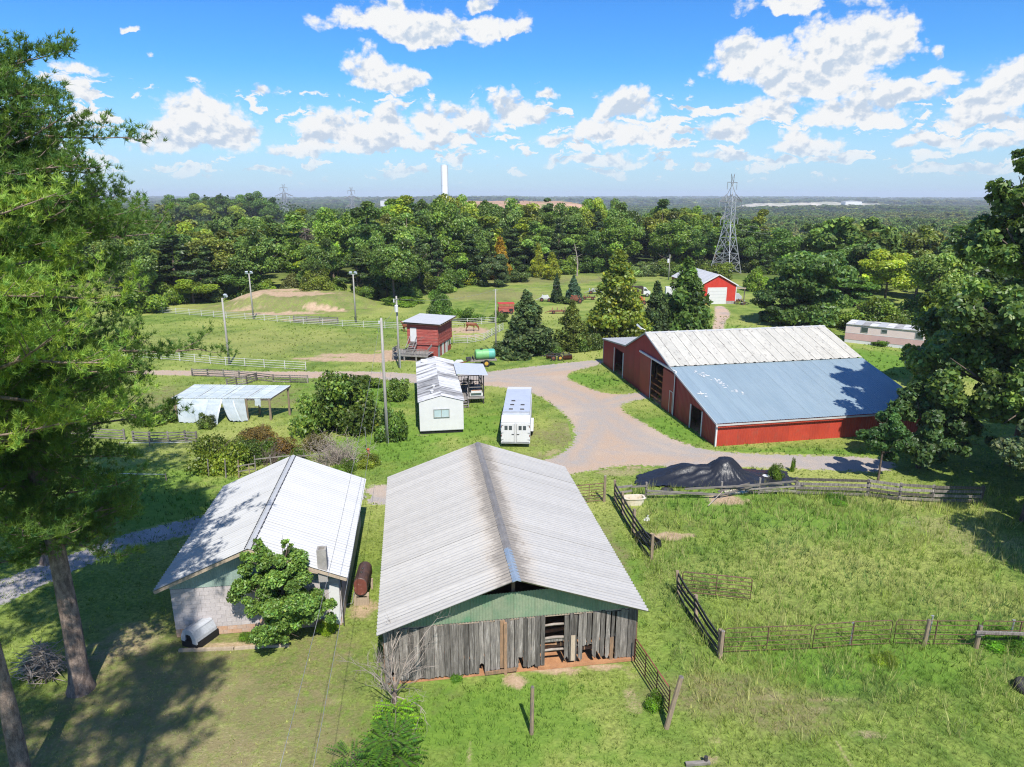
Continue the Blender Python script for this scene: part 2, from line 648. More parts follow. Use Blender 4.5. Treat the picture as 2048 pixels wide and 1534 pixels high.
def spot(x, y, lst, seed, k=0.9):
 m = np.zeros_like(x)
 n = (fbm(x / 1.3, y / 1.3, seed) - 0.5) * 2
 n2 = (fbm(x / .35, y / .35, seed + 3, 3) - 0.5) * 2
 for e in lst:
  c = G(e[0], e[1])
  s = e[4] if len(e) > 4 else 1.0
  q = np.sqrt(((x - c.x) / e[2]) ** 2 + ((y - c.y) / e[3]) ** 2)
  m = np.maximum(m, s * sstep(1.25, 0.45, q + n * k * .55 + n2 * .35))
 return m


def region_tall(x, y):
 """rank paddock grass on the right of the barn"""
 a = sstep(5.8, 7.6, x - 0.02 * (y - 20)) * sstep(43.2, 41.2, y) * sstep(34, 30, x)
 return np.maximum(a * sstep(20.6, 22.5, y), 0.45 * a)


def ground_attr(x, y):
 d = spot(x, y, DIRT, 31)
 dry = spot(x, y, DRY, 41, 1.1)
 lush = spot(x, y, LUSH, 51, 1.1)
 return d, dry, lush


def grass_color_nodes(t, pos):
 """shared by the ground sheet and the grassy verge of the road sheets"""
 big = t.noise(pos, 0.07, 4, 0.6)
 mid = t.noise(pos, 0.55, 5, 0.62)
 fine = t.noise(pos, 6.0, 4, 0.65)
 c = t.mix(t.mr(mid.outputs[0], 0.32, 0.68), (0.205, 0.265, 0.055), (0.10, 0.165, 0.03))
 c = t.mix(t.mr(big.outputs[0], 0.4, 0.66), c, (0.285, 0.31, 0.085))
 f = t.mr(fine.outputs[0], 0.25, 0.75, 0.62, 1.35)
 c = t.mix(1.0, c, t.comb(f, f, f), 'MULTIPLY')
 return c, fine


def make_ground_mat():
 m, t, out = new_mat('grass_ground')
 geo = t.n('ShaderNodeNewGeometry')
 pos = geo.outputs['Position']
 c, fine = grass_color_nodes(t, pos)
 aD = t.n('ShaderNodeAttribute', attribute_name='dirt').outputs['Fac']
 aY = t.n('ShaderNodeAttribute', attribute_name='dry').outputs['Fac']
 aL = t.n('ShaderNodeAttribute', attribute_name='lush').outputs['Fac']
 aW = t.n('ShaderNodeAttribute', attribute_name='wood').outputs['Fac']
 n1 = t.noise(pos, 2.3, 5, 0.65).outputs[0]
 n2 = t.noise(pos, 9.0, 4, 0.7).outputs[0]
 c = t.mix(t.m('MULTIPLY', aL, 0.8), c, t.mix(t.mr(n1, .3, .7), (0.15, 0.265, 0.034), (0.09, 0.19, 0.024)))
 dryc = t.mix(t.mr(n2, .3, .7), (0.25, 0.205, 0.11), (0.13, 0.145, 0.045))
 c = t.mix(t.m('MULTIPLY', aY, t.mr(n1, 0.3, 0.62, 0.15, 0.95)), c, dryc)
 dirtc = t.mix(t.mr(n1, .3, .7), (0.46, 0.335, 0.225), (0.33, 0.23, 0.145))
 dirtc = t.mix(t.mr(n2, .45, .75, 0, .6), dirtc, (0.52, 0.39, 0.28))
 dm = t.mr(t.m('ADD', aD, t.m('MULTIPLY', t.m('SUBTRACT', n2, 0.5), 0.9)), 0.30, 0.95)
 c = t.mix(dm, c, dirtc)
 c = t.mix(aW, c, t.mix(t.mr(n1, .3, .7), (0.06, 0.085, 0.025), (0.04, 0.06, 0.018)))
 b = t.n('ShaderNodeBsdfPrincipled')
 t.put(b.inputs['Base Color'], c)
 b.inputs['Roughness'].default_value = 0.95
 b.inputs['Specular IOR Level'].default_value = 0.1
 bp = t.n('ShaderNodeBump')
 bp.inputs['Strength'].default_value = 0.7
 bp.inputs['Distance'].default_value = 0.12
 t.put(bp.inputs['Height'], t.noise(pos, 7.0, 5, 0.7).outputs[0])
 t.put(b.inputs['Normal'], bp.outputs[0])
 m.node_tree.links.new(b.outputs[0], out.inputs[0])
 return m


GROUND_MAT = make_ground_mat()


def build_ground():
 xs = np.concatenate([-spaced([(45, 130, .5, 4), (130, 900, 5, 60), (900, 9000, 60, 900)])[::-1], spaced([(-45, 45, .3, .3)])[1:-1],
                         spaced([(45, 130, .5, 4), (130, 900, 5, 60), (900, 9000, 60, 900)])])
 ys = spaced([(-400, 10, 40, 2), (10, 70, .22, .35), (70, 140, .4, 1.4), (140, 420, 2, 8), (420, 1500, 9, 60), (1500, 9000, 60, 500)])
 X, Y = np.meshgrid(xs, ys)
 Z = tz(X, Y)
 nx, ny = len(xs), len(ys)
 V = np.stack([X.ravel(), Y.ravel(), Z.ravel()], 1)
 i = np.arange((nx - 1) * (ny - 1))
 r = i // (nx - 1)
 c = i % (nx - 1)
 a = r * nx + c
 F = np.stack([a, a + 1, a + nx + 1, a + nx], 1)
 x = X.ravel()
 y = Y.ravel()
 D = np.zeros_like(x)
 Yd = np.zeros_like(x)
 L = np.zeros_like(x)
 k = (np.abs(x) < 100) & (y > 8) & (y < 190)
 D[k], Yd[k], L[k] = ground_attr(x[k], y[k])
 r_ = np.hypot(x, y)
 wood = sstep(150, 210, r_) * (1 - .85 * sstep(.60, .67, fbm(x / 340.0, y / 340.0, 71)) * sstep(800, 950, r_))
 me = np_mesh('ground', V, F, GROUND_MAT, True, {'dirt': D, 'dry': Yd, 'lush': L, 'wood': wood})
 tag(link('ground', me), kind='structure')


build_ground()


# ---------------------------------------------------------------- roads: sheets with a grassy feathered border
def make_road_mat(name, c1, c2, c3):
 m, t, out = new_mat(name)
 geo = t.n('ShaderNodeNewGeometry')
 pos = geo.outputs['Position']
 edge = t.n('ShaderNodeAttribute', attribute_name='edge').outputs['Fac']
 clay = t.n('ShaderNodeAttribute', attribute_name='clay').outputs['Fac']
 rut = t.n('ShaderNodeAttribute', attribute_name='rut').outputs['Fac']
 g, _ = grass_color_nodes(t, pos)
 n0 = t.noise(pos, 0.28, 4, 0.6).outputs[0]
 n1 = t.noise(pos, 1.6, 5, 0.65).outputs[0]
 n2 = t.noise(pos, 11.0, 4, 0.75).outputs[0]
 n3 = t.noise(pos, 45.0, 2, 0.6).outputs[0]
 c = t.mix(t.mr(n0, .42, .58), c1, t.mix(.5, c2, (0.285, 0.27, 0.26)))
 c = t.mix(t.m('MULTIPLY', t.mr(n1, .42, .68), .65), c, c3)
 c = t.mix(t.m('MULTIPLY', clay, t.mr(n1, .25, .6, .35, 1)), c, (0.39, 0.285, 0.205))
 c = t.mix(t.m('MULTIPLY', rut, t.mr(n1, .3, .65, .15, .75)), c, (0.315, 0.282, 0.252))
 f = t.mr(n2, .25, .75, .78, 1.22)
 c = t.mix(1.0, c, t.comb(f, f, f), 'MULTIPLY')
 f = t.mr(n3, .3, .7, .85, 1.15)
 c = t.mix(1.0, c, t.comb(f, f, f), 'MULTIPLY')
 e = t.mr(t.m('ADD', edge, t.m('MULTIPLY', t.m('SUBTRACT', t.noise(pos, 2.6, 5, .7).outputs[0], 0.5), 2.1)), .44, .62)
 c = t.mix(e, g, c)
 b = t.n('ShaderNodeBsdfPrincipled')
 t.put(b.inputs['Base Color'], c)
 b.inputs['Roughness'].default_value = 0.95
 b.inputs['Specular IOR Level'].default_value = 0.15
 bp = t.n('ShaderNodeBump')
 bp.inputs['Strength'].default_value = 0.35
 bp.inputs['Distance'].default_value = 0.03
 t.put(bp.inputs['Height'], n2)
 t.put(b.inputs['Normal'], bp.outputs[0])
 m.node_tree.links.new(b.outputs[0], out.inputs[0])
 return m


ROAD_MAT = make_road_mat('gravel_drive', (0.385, 0.31, 0.245), (0.335, 0.295, 0.26), (0.43, 0.34, 0.26))
LANE_MAT = make_road_mat('grey_gravel_lane', (0.34, 0.32, 0.31), (0.28, 0.27, 0.265), (0.40, 0.36, 0.32))
CLAY_MAT = make_road_mat('clay_track', (0.43, 0.31, 0.225), (0.37, 0.27, 0.20), (0.46, 0.35, 0.27))


def poly_sdf(x, y, P):
 """signed distance to polygon, positive inside"""
 P = np.asarray(P)
 d = np.full(x.shape, 1e9)
 ins = np.zeros(x.shape, bool)
 n = len(P)
 for i in range(n):
  ax, ay = P[i]
  bx, by = P[(i + 1) % n]
  ex, ey = bx - ax, by - ay
  t = np.clip(((x - ax) * ex + (y - ay) * ey) / (ex * ex + ey * ey + 1e-9), 0, 1)
  d = np.minimum(d, np.hypot(x - ax - t * ex, y - ay - t * ey))
  c = ((ay > y) != (by > y)) & (x < (bx - ax) * (y - ay) / (by - ay + 1e-12) + ax)
  ins ^= c
 return np.where(ins, d, -d)


def smooth_poly(P, it=2):
 for _ in range(it):
  Q = []
  for i in range(len(P)):
   a = P[i]
   b = P[(i + 1) % len(P)]
   Q.append((a[0] * .75 + b[0] * .25, a[1] * .75 + b[1] * .25))
   Q.append((a[0] * .25 + b[0] * .75, a[1] * .25 + b[1] * .75))
  P = Q
 return P


def road(name, px, mat, lift, step=0.35, border=0.5, holes=(), clay=(), ruts=()):
 P = smooth_poly([tuple(G(*q)[:2]) for q in px], 2)
 Hs = [smooth_poly([tuple(G(*q)[:2]) for q in h], 2) for h in holes]
 P_ = np.array(P)
 x0, y0 = P_.min(0) - border - step
 x1, y1 = P_.max(0) + border + step
 xs = np.arange(x0, x1 + step, step)
 ys = np.arange(y0, y1 + step, step)
 X, Y = np.meshgrid(xs, ys)
 S = poly_sdf(X, Y, P)
 for h in Hs:
  S = np.minimum(S, -poly_sdf(X, Y, h))
 nx = len(xs)
 ny = len(ys)
 keep = S > -border
 i = np.arange((nx - 1) * (ny - 1))
 a = (i // (nx - 1)) * nx + i % (nx - 1)
 F = np.stack([a, a + 1, a + nx + 1, a + nx], 1)
 K = keep.ravel()
 F = F[K[F].all(1)]
 used = np.unique(F)
 mp = np.full(nx * ny, -1)
 mp[used] = np.arange(len(used))
 F = mp[F]
 x = X.ravel()[used]
 y = Y.ravel()[used]
 s = S.ravel()[used]
 V = np.stack([x, y, tz(x, y) + lift], 1)
 cl = np.zeros_like(x)
 for (cx, cy, rx, ry) in clay:
  c = G(cx, cy)
  cl = np.maximum(cl, sstep(1.2, .3, np.sqrt(((x - c.x) / rx) ** 2 + ((y - c.y) / ry) ** 2)))
 rut = np.zeros_like(x)
 for R in ruts:
  Q = [tuple(G(*q)[:2]) for q in R]
  dd = np.full(x.shape, 1e9)
  for (ax, ay), (bx, by) in zip(Q[:-1], Q[1:]):
   tt = np.clip(((x - ax) * (bx - ax) + (y - ay) * (by - ay)) / ((bx - ax) ** 2 + (by - ay) ** 2), 0, 1)
   dd = np.minimum(dd, np.hypot(x - ax - tt * (bx - ax), y - ay - tt * (by - ay)))
  rut = np.maximum(rut, sstep(.75, .3, np.abs(dd - .8)) * sstep(3.5, .5, dd) + .45 * sstep(2.4, .6, dd))
 me = np_mesh(name, V, F, mat, True, {'rut': rut, 'edge': np.clip(0.5 + s / (2 * border), 0, 1), 'clay': cl})
 return tag(link(name, me), kind='structure')


DRIVE = [(1790, 946), (1640, 940), (1500, 934), (1330, 933), (1240, 930), (1170, 944), (1110, 954), (1060, 980), (960, 1006), (850, 1012), (770, 1010), (728, 1008),
         (728, 972), (775, 970), (860, 965), (1000, 940), (1080, 926), (1128, 904), (1152, 880), (1146, 846), (1118, 818), (1078, 791), (1036, 778), (960, 770), (880, 770), (830, 768), (760, 757), (600, 757),
         (350, 750), (100, 749), (-100, 748), (-100, 740), (100, 742), (350, 740), (600, 744), (760, 742), (870, 752), (948, 748), (1010, 739), (1100, 729), (1206, 718), (1206, 729), (1165, 737), (1136, 747), (1133, 757),
         (1158, 768), (1200, 785), (1245, 790), (1290, 783), (1300, 797), (1245, 806), (1242, 822), (1296, 850), (1330, 872), (1400, 898), (1480, 908), (1790, 914)]
road('gravel_drive', DRIVE, ROAD_MAT, 0.006, clay=[(1210, 870, 4, 6), (1190, 790, 7, 5), (1130, 900, 4, 3), (1240, 830, 3, 5), (1100, 745, 8, 2), (1250, 920, 6, 2), (1170, 770, 5, 4), (1000, 765, 3, 2), (600, 750, 14, 2), (400, 746, 12, 2), (1160, 930, 3, 2), (1330, 915, 8, 1)],
     ruts=[[(1780, 928), (1600, 922), (1450, 914), (1340, 900), (1270, 875), (1215, 835), (1160, 795), (1090, 768), (1000, 757), (900, 760)], [(1206, 724), (1110, 737), (1000, 750), (850, 759)], [(1280, 790), (1200, 812), (1180, 860), (1140, 920)]])
road('gravel_lane', [(-60, 1180), (90, 1128), (220, 1078), (340, 1046), (460, 1022), (600, 1000), (735, 985), (735, 1000), (600, 1028), (470, 1052), (390, 1066), (250, 1098), (130, 1150), (0, 1212), (-80, 1250)],
     LANE_MAT, 0.010, step=0.22, border=.4)
road('clay_track', [(1424, 662), (1428, 640), (1430, 622), (1428, 612), (1448, 612), (1458, 622), (1462, 632), (1452, 640), (1446, 662), (1440, 690), (1424, 690)], CLAY_MAT, 0.006, step=.5, border=.5)
# ---------------------------------------------------------------- shared materials
M = {}
M['galv'] = surf('galvanised_roof', (0.47, 0.46, 0.445), (0.36, 0.355, 0.35), 1.1, .55, .0, stain=(0.30, 0.27, 0.24), stain_scale=.9, stain_lo=.58, stain_hi=.8, rand=.05, spec=.35, stretch=(.5, 1.5, 1), fine=.05)
M['galv_blue'] = surf('new_galvanised', (0.26, 0.33, 0.40), (0.32, 0.38, 0.44), 2, .4, .3, spec=.5)
M['white_roof'] = surf('white_roof_metal', (0.43, 0.435, 0.44), (0.40, 0.405, 0.41), .8, .5, 0, rand=.025, fine=.02, spec=.4)
M['cap'] = surf('ridge_cap_grey', (0.27, 0.25, 0.23), (0.20, 0.185, 0.17), 2, .55, .2, spec=.4, rand=.1)
M['board'] = surf('weathered_board', (0.23, 0.205, 0.18), (0.10, 0.09, 0.08), 2.0, .9, 0, stretch=(9, 9, .7), rand=.5, stain=(0.34, 0.31, 0.28), stain_scale=1.5, spec=.1, bump=.5, fine=.25)
M['board_red'] = surf('clay_stained_board', (0.36, 0.22, 0.13), (0.22, 0.15, 0.10), 2.5, .9, 0, stretch=(4, 4, 1), rand=.25, spec=.1, bump=.4)
M['post'] = surf('fence_post_wood', (0.30, 0.225, 0.15), (0.19, 0.15, 0.11), 2.5, .9, 0, stretch=(6, 6, 1), rand=.22, spec=.1, bump=.4, stain=(0.13, 0.12, 0.11), stain_scale=1.5)
M['rail_dark'] = surf('dark_fence_rail', (0.055, 0.055, 0.06), (0.028, 0.028, 0.032), 3, .7, 0, rand=.25, spec=.3)
M['rail_grey'] = surf('grey_fence_rail', (0.25, 0.225, 0.20), (0.13, 0.12, 0.105), 2, .9, 0, rand=.25, spec=.1, stretch=(1, 5, 5))
M['green_panel'] = surf('green_corrugated', (0.165, 0.24, 0.155), (0.24, 0.28, 0.19), 1.4, .55, 0, stain=(0.10, 0.23, 0.13), stain_scale=.7, rand=.06, spec=.3, fine=.1, detail=8)
M['pale_green'] = surf('pale_green_corrugated', (0.30, 0.38, 0.33), (0.22, 0.30, 0.26), 1.2, .55, 0, rand=.05, spec=.3)
M['block'] = surf('painted_block', (0.46, 0.42, 0.41), (0.40, 0.365, 0.355), 1.4, .9, 0, spec=.15, bump=.2, rand=.05)
M['block_stain'] = surf('clay_splashed_block', (0.46, 0.28, 0.18), (0.42, 0.32, 0.26), 1.8, .9, 0, spec=.1, rand=.06)
M['concrete'] = surf('concrete', (0.34, 0.32, 0.29), (0.25, 0.235, 0.215), 3, .9, 0, spec=.15, bump=.3)
M['wood_frame'] = surf('roof_timber', (0.24, 0.15, 0.095), (0.15, 0.10, 0.065), 3, .9, 0, spec=.1, rand=.2)
M['pale_wood'] = surf('pale_timber', (0.42, 0.34, 0.25), (0.33, 0.26, 0.19), 3, .85, 0, spec=.15, rand=.15, stretch=(3, 3, 1))
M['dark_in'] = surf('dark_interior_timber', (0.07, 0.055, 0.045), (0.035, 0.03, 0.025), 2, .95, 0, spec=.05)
M['clay'] = surf('clay_floor', (0.42, 0.22, 0.11), (0.32, 0.16, 0.085), 2, .95, 0, spec=.05, bump=.3)
M['red_wall'] = surf('red_metal_wall', (0.44, 0.055, 0.03), (0.36, 0.045, 0.028), .9, .5, 0, rand=.07, spec=.35, fine=.06, stain=(0.30, 0.075, 0.05), stain_scale=.8, stain_lo=.52, stain_hi=.75)
M['shaded_red_wall'] = surf('shaded_red_metal_wall', (0.28, 0.030, 0.032), (0.22, 0.026, 0.028), .9, .5, 0, rand=.09, spec=.35, fine=.06, stain=(0.20, 0.045, 0.038), stain_scale=.8, stain_lo=.52, stain_hi=.75)  # darker copy of the red siding, shade of the unlit faces in its colour
M['white'] = surf('white_paint', (0.60, 0.60, 0.595), (0.56, 0.56, 0.555), 2, .5, 0, spec=.4, fine=.03)
M['upper_roof'] = surf('old_cream_roof', (0.50, 0.48, 0.42), (0.43, 0.415, 0.365), 1.0, .5, 0, rand=.05, spec=.35, stain=(0.20, 0.185, 0.165), stain_scale=2.6, stain_lo=.54, stain_hi=.72, fine=.05, stretch=(.7, 1.6, 1))
M['blue_roof'] = surf('blue_grey_roof', (0.27, 0.345, 0.385), (0.235, 0.31, 0.355), .7, .42, .15, rand=.03, spec=.45, fine=.03, stretch=(.4, 2, 1))
M['dark'] = surf('near_black', (0.018, 0.018, 0.02), (0.012, 0.012, 0.014), 2, .6, 0, spec=.3)
M['tyre'] = surf('tyre_rubber', (0.022, 0.022, 0.023), (0.03, 0.028, 0.026), 4, .85, 0, spec=.2)
M['bright_white'] = surf('bright_white_coating', (0.82, 0.82, 0.82), (0.78, 0.78, 0.78), .3, .5, 0, fine=.02)
M['glass'] = surf('window_glass', (0.035, 0.05, 0.055), (0.05, 0.065, 0.07), 1, .08, 0, spec=.7, fine=0)
M['pale_glass'] = surf('curtained_glass', (0.42, 0.52, 0.54), (0.36, 0.46, 0.48), 1, .1, 0, spec=.7, fine=0)
M['rust'] = surf('rusty_steel', (0.22, 0.075, 0.045), (0.13, 0.055, 0.038), 3, .7, .2, spec=.3, rand=.12, stain=(0.32, 0.14, 0.075), stain_scale=3)
M['rust_pipe'] = surf('rusty_pipe', (0.185, 0.095, 0.065), (0.12, 0.075, 0.058), 5, .75, .2, spec=.3, rand=.15)
M['red_pipe'] = surf('faded_red_pipe', (0.27, 0.07, 0.05), (0.16, 0.065, 0.05), 5, .65, .1, spec=.3, rand=.15)
M['pipe_white'] = surf('white_pipe', (0.55, 0.55, 0.52), (0.45, 0.44, 0.41), 3, .6, 0, spec=.35, rand=.06)
M['steel'] = surf('galvanised_steel', (0.46, 0.47, 0.48), (0.38, 0.39, 0.40), 3, .45, .5, spec=.5, rand=.08)
M['alu'] = surf('aluminium', (0.60, 0.63, 0.66), (0.54, 0.57, 0.61), 1.5, .42, .35, spec=.5, fine=.03)
M['deck'] = surf('grey_deck_timber', (0.27, 0.25, 0.235), (0.19, 0.175, 0.165), 3, .9, 0, spec=.1, rand=.2)
M['pole'] = surf('grey_pole', (0.36, 0.34, 0.31), (0.27, 0.255, 0.235), 3, .85, 0, stretch=(6, 6, .6), spec=.15, rand=.1)
M['tower_red'] = surf('faded_red_board', (0.40, 0.095, 0.075), (0.27, 0.06, 0.052), 2, .8, 0, stretch=(.6, .6, 6), rand=.16, spec=.15, stain=(0.36, 0.20, 0.17), stain_scale=2)
M['garage_red'] = surf('bright_red_metal', (0.52, 0.045, 0.03), (0.47, 0.04, 0.028), 1, .45, 0, rand=.04, spec=.4, fine=.03)
M['old_roof'] = surf('worn_white_roof', (0.60, 0.595, 0.585), (0.52, 0.515, 0.505), .6, .7, 0, stretch=(.5, 2.2, 1), rand=.03, spec=.2, stain=(0.17, 0.165, 0.16), stain_scale=.55, stain_lo=.50, stain_hi=.62, fine=.12, detail=8)
M['grimy_roof'] = surf('grimy_flaking_roof', (0.24, 0.235, 0.23), (0.46, 0.455, 0.445), .9, .75, 0, stretch=(.6, 3, 1), rand=.06, spec=.2, fine=.15, detail=8, stain=(0.11, 0.108, 0.105), stain_scale=.8, stain_lo=.45, stain_hi=.65)
M['pink'] = surf('pale_pink_siding', (0.64, 0.52, 0.485), (0.60, 0.485, 0.455), 1, .6, 0, spec=.3, fine=.04)
M['pink_dark'] = surf('rose_pink_siding', (0.53, 0.35, 0.325), (0.49, 0.32, 0.30), 1, .6, 0, spec=.3, fine=.04)
M['green_tank'] = surf('green_tank_plastic', (0.17, 0.42, 0.155), (0.14, 0.36, 0.14), 1.2, .45, 0, spec=.45, fine=.05)
M['tank_end'] = surf('teal_tank_end', (0.10, 0.38, 0.29), (0.08, 0.31, 0.25), 1.2, .45, 0, spec=.45)
M['poly'] = surf('translucent_sheet', (0.42, 0.46, 0.475), (0.30, 0.35, 0.37), 1.6, .35, 0, spec=.5, stretch=(.4, 3, 1), rand=.08, fine=.05)
M['tub'] = surf('enamel_tub', (0.60, 0.50, 0.36), (0.66, 0.60, 0.50), 1.5, .4, 0, spec=.5)
M['grey_plastic'] = surf('grey_plastic', (0.40, 0.42, 0.45), (0.36, 0.38, 0.41), 1.5, .45, 0, spec=.45)
M['bark'] = surf('bark', (0.19, 0.145, 0.115), (0.09, 0.07, 0.06), 3.5, .95, 0, stretch=(3, 3, .8), spec=.1, bump=1.0, fine=.25)
M['pine_bark'] = surf('pine_bark', (0.30, 0.23, 0.185), (0.12, 0.09, 0.075), 2.6, .95, 0, stretch=(2.4, 2.4, 1.0), spec=.1, bump=1.2, fine=.3)
M['dead_wood'] = surf('dead_wood', (0.36, 0.31, 0.26), (0.24, 0.20, 0.17), 4, .9, 0, spec=.1)
M['wire'] = surf('grey_cable', (0.26, 0.26, 0.26), (0.20, 0.20, 0.20), 3, .6, .2, spec=.3)
M['iron'] = surf('dark_iron', (0.075, 0.07, 0.068), (0.05, 0.047, 0.045), 4, .6, .4, spec=.4, rand=.2)
M['horse'] = surf('chestnut_coat', (0.22, 0.075, 0.03), (0.16, 0.052, 0.022), 3, .55, 0, spec=.35)
M['mane'] = surf('dark_mane', (0.05, 0.025, 0.015), None, 3, .8)
M['yellow'] = surf('faded_yellow_paint', (0.52, 0.33, 0.05), (0.42, 0.24, 0.04), 3, .6)
M['orange'] = surf('faded_orange_paint', (0.48, 0.13, 0.04), (0.36, 0.09, 0.03), 3, .6)
M['blue'] = surf('blue_paint', (0.05, 0.09, 0.33), None, 3, .5)


def tarp_mat():
 m, t, out = new_mat('black_plastic_sheet')
 b = t.n('ShaderNodeBsdfPrincipled')
 b.inputs['Base Color'].default_value = (0.018, 0.020, 0.026, 1)
 b.inputs['Roughness'].default_value = 0.36
 b.inputs['Specular IOR Level'].default_value = 0.38
 tc = t.n('ShaderNodeTexCoord')
 bp = t.n('ShaderNodeBump')
 bp.inputs['Strength'].default_value = .4
 bp.inputs['Distance'].default_value = .12
 t.put(bp.inputs['Height'], t.noise(t.v('MULTIPLY', tc.outputs['Object'], (1.8, .7, 1)), 1.6, 5, .6, 1.2).outputs[0])
 t.put(b.inputs['Normal'], bp.outputs[0])
 m.node_tree.links.new(b.outputs[0], out.inputs[0])
 return m


M['tarp'] = tarp_mat()


def ridge_stain_mat():
 """galvanised sheet with the soot-brown band that runs along the barn ridge (x of the sheet = distance from ridge)"""
 m, t, out = new_mat('galvanised_roof_stained')
 b = t.n('ShaderNodeBsdfPrincipled')
 tc = t.n('ShaderNodeTexCoord')
 oi = t.n('ShaderNodeObjectInfo')
 pos = tc.outputs['Object']
 geo = t.n('ShaderNodeNewGeometry').outputs['Position']
 sx = t.n('ShaderNodeSeparateXYZ')
 t.put(sx.inputs[0], pos)
 n = t.noise(t.v('MULTIPLY', geo, (1.0, 1.0, .3)), 1.0, 5, .65)
 n2 = t.noise(t.v('MULTIPLY', geo, (1, 2.5, 1)), 3.2, 5, .7)
 base = t.mix(t.mr(n2.outputs[0], .3, .72), (0.37, 0.36, 0.345), (0.325, 0.317, 0.305))
 base = t.mix(t.mr(n.outputs[0], .55, .75, 0, .5), base, (0.33, 0.315, 0.29))
 dist = t.m('MULTIPLY_ADD', t.m('SUBTRACT', n2.outputs[0], .5), 1.3, t.m('MULTIPLY_ADD', t.m('SUBTRACT', n.outputs[0], .5), .9, sx.outputs[0]))
 col = t.mix(t.mr(dist, 1.5, .35, 0, .55), base, (0.36, 0.30, 0.235))
 col = t.mix(t.mr(dist, .95, .30, 0, .85), col, (0.165, 0.15, 0.135))
 f = t.mr(oi.outputs['Random'], 0, 1, .94, 1.05, smooth=False)
 col = t.mix(1.0, col, t.comb(f, f, f), 'MULTIPLY')
 t.put(b.inputs['Base Color'], col)
 b.inputs['Roughness'].default_value = .5
 b.inputs['Specular IOR Level'].default_value = .4
 b.inputs['Metallic'].default_value = .1
 m.node_tree.links.new(b.outputs[0], out.inputs[0])
 return m


M['barn_roof'] = ridge_stain_mat()


def corr_mesh(name, L, w, period, amp, mat, kind='sine', sag=0.0, nl=2):
 """metal sheet: x along the slope 0..L, y across 0..w, ribs run along x"""
 if kind == 'sine':
  n = max(2, int(round(w / period * 6)))
  ys = np.linspace(0, w, n + 1)
  zs = amp * np.cos(ys / period * 2 * np.pi)
 else:
  ys = [0]
  zs = [0]
  k = int(round(w / period))
  p = w / k
  for i in range(k):
   a = i * p
   ys += [a + p * .32, a + p * .42, a + p * .58, a + p * .68, a + p]
   zs += [0, amp, amp, 0, 0]
  ys = np.array(ys)
  zs = np.array(zs)
 xs = np.linspace(0, L, nl)
 V = []
 for x in xs:
  V.append(np.stack([np.full_like(ys, x), ys, zs - sag * 4 * (x / L) * (1 - x / L)], 1))
 V = np.concatenate(V)
 m = len(ys)
 F = []
 for i in range(nl - 1):
  for j in range(m - 1):
   a = i * m + j
   F.append((a, a + m, a + m + 1, a + 1))
 return np_mesh(name, V, F, mat, kind == 'sine')


def roof_side(parent, name, ridge_x, ridge_z, eave_x, eave_z, y0, y1, w, period, amp, mat, kind='sine', over=0.0, sag=0, dz=0.0, jitter=0.008, rg=None):
 """row of sheets from ridge line to eave line, along local y"""
 dx = eave_x - ridge_x
 L = math.hypot(dx, ridge_z - eave_z) + over
 a = math.atan2(ridge_z - eave_z, abs(dx))
 n = max(1, int(round((y1 - y0) / w)))
 ww = (y1 - y0) / n
 me = corr_mesh(name, L, ww + 0.012, ww / max(1, round(ww / period)), amp, mat, kind, sag)
 rg = rg or random.Random(3)
 for i in range(n):
  if dx > 0:
   R = Matrix.Rotation(a, 4, 'Y')
   T = Matrix.Translation((ridge_x, y0 + i * ww, ridge_z + dz + (i % 2) * .006 + rg.uniform(-jitter, jitter)))
  else:
   R = Matrix.Rotation(math.pi, 4, 'Z') @ Matrix.Rotation(a, 4, 'Y')
   T = Matrix.Translation((ridge_x, y0 + (i + 1) * ww, ridge_z + dz + (i % 2) * .006 + rg.uniform(-jitter, jitter)))
  link(name, me, parent, T @ R)


def siding(parent, name, p0, p1, z0, top, w, period, amp, mat, kind='rib', skip=None, nout=None):
 """vertical ribbed wall panels from p0 to p1 (local x,y); top = function(s) height at distance s"""
 p0 = Vector((p0[0], p0[1], 0))
 p1 = Vector((p1[0], p1[1], 0))
 Lw = (p1 - p0).length
 d = (p1 - p0) / Lw
 nrm = Vector((d.y, -d.x, 0))
 n = max(1, int(round(Lw / w)))
 ww = Lw / n
 k = max(1, int(round(ww / period)))
 for i in range(n):
  s0 = i * ww
  segs = [(z0, None)]
  if skip:
   segs = skip(s0, s0 + ww)
  for (zb, zt) in segs:
   V = []
   F = []
   prof = []
   for j in range(k):
    a = j / k * ww
    p = ww / k
    if kind == 'sine':
     for q in range(4):
      prof.append((a + p * q / 4, amp * math.cos(q / 4 * 2 * math.pi)))
    else:
     prof += [(a, 0), (a + p * .34, 0), (a + p * .42, amp), (a + p * .58, amp), (a + p * .66, 0)]
   prof.append((ww, prof[0][1]))
   for (s, o) in prof:
    q = p0 + d * (s0 + s) + nrm * o
    t_ = top(s0 + s) if zt is None else min(zt, top(s0 + s))
    V.append((q.x, q.y, zb))
    V.append((q.x, q.y, t_))
   for j in range(len(prof) - 1):
    F.append((2 * j, 2 * j + 2, 2 * j + 3, 2 * j + 1))
   link(name, np_mesh(name, V, F, mat, kind == 'sine'), parent)


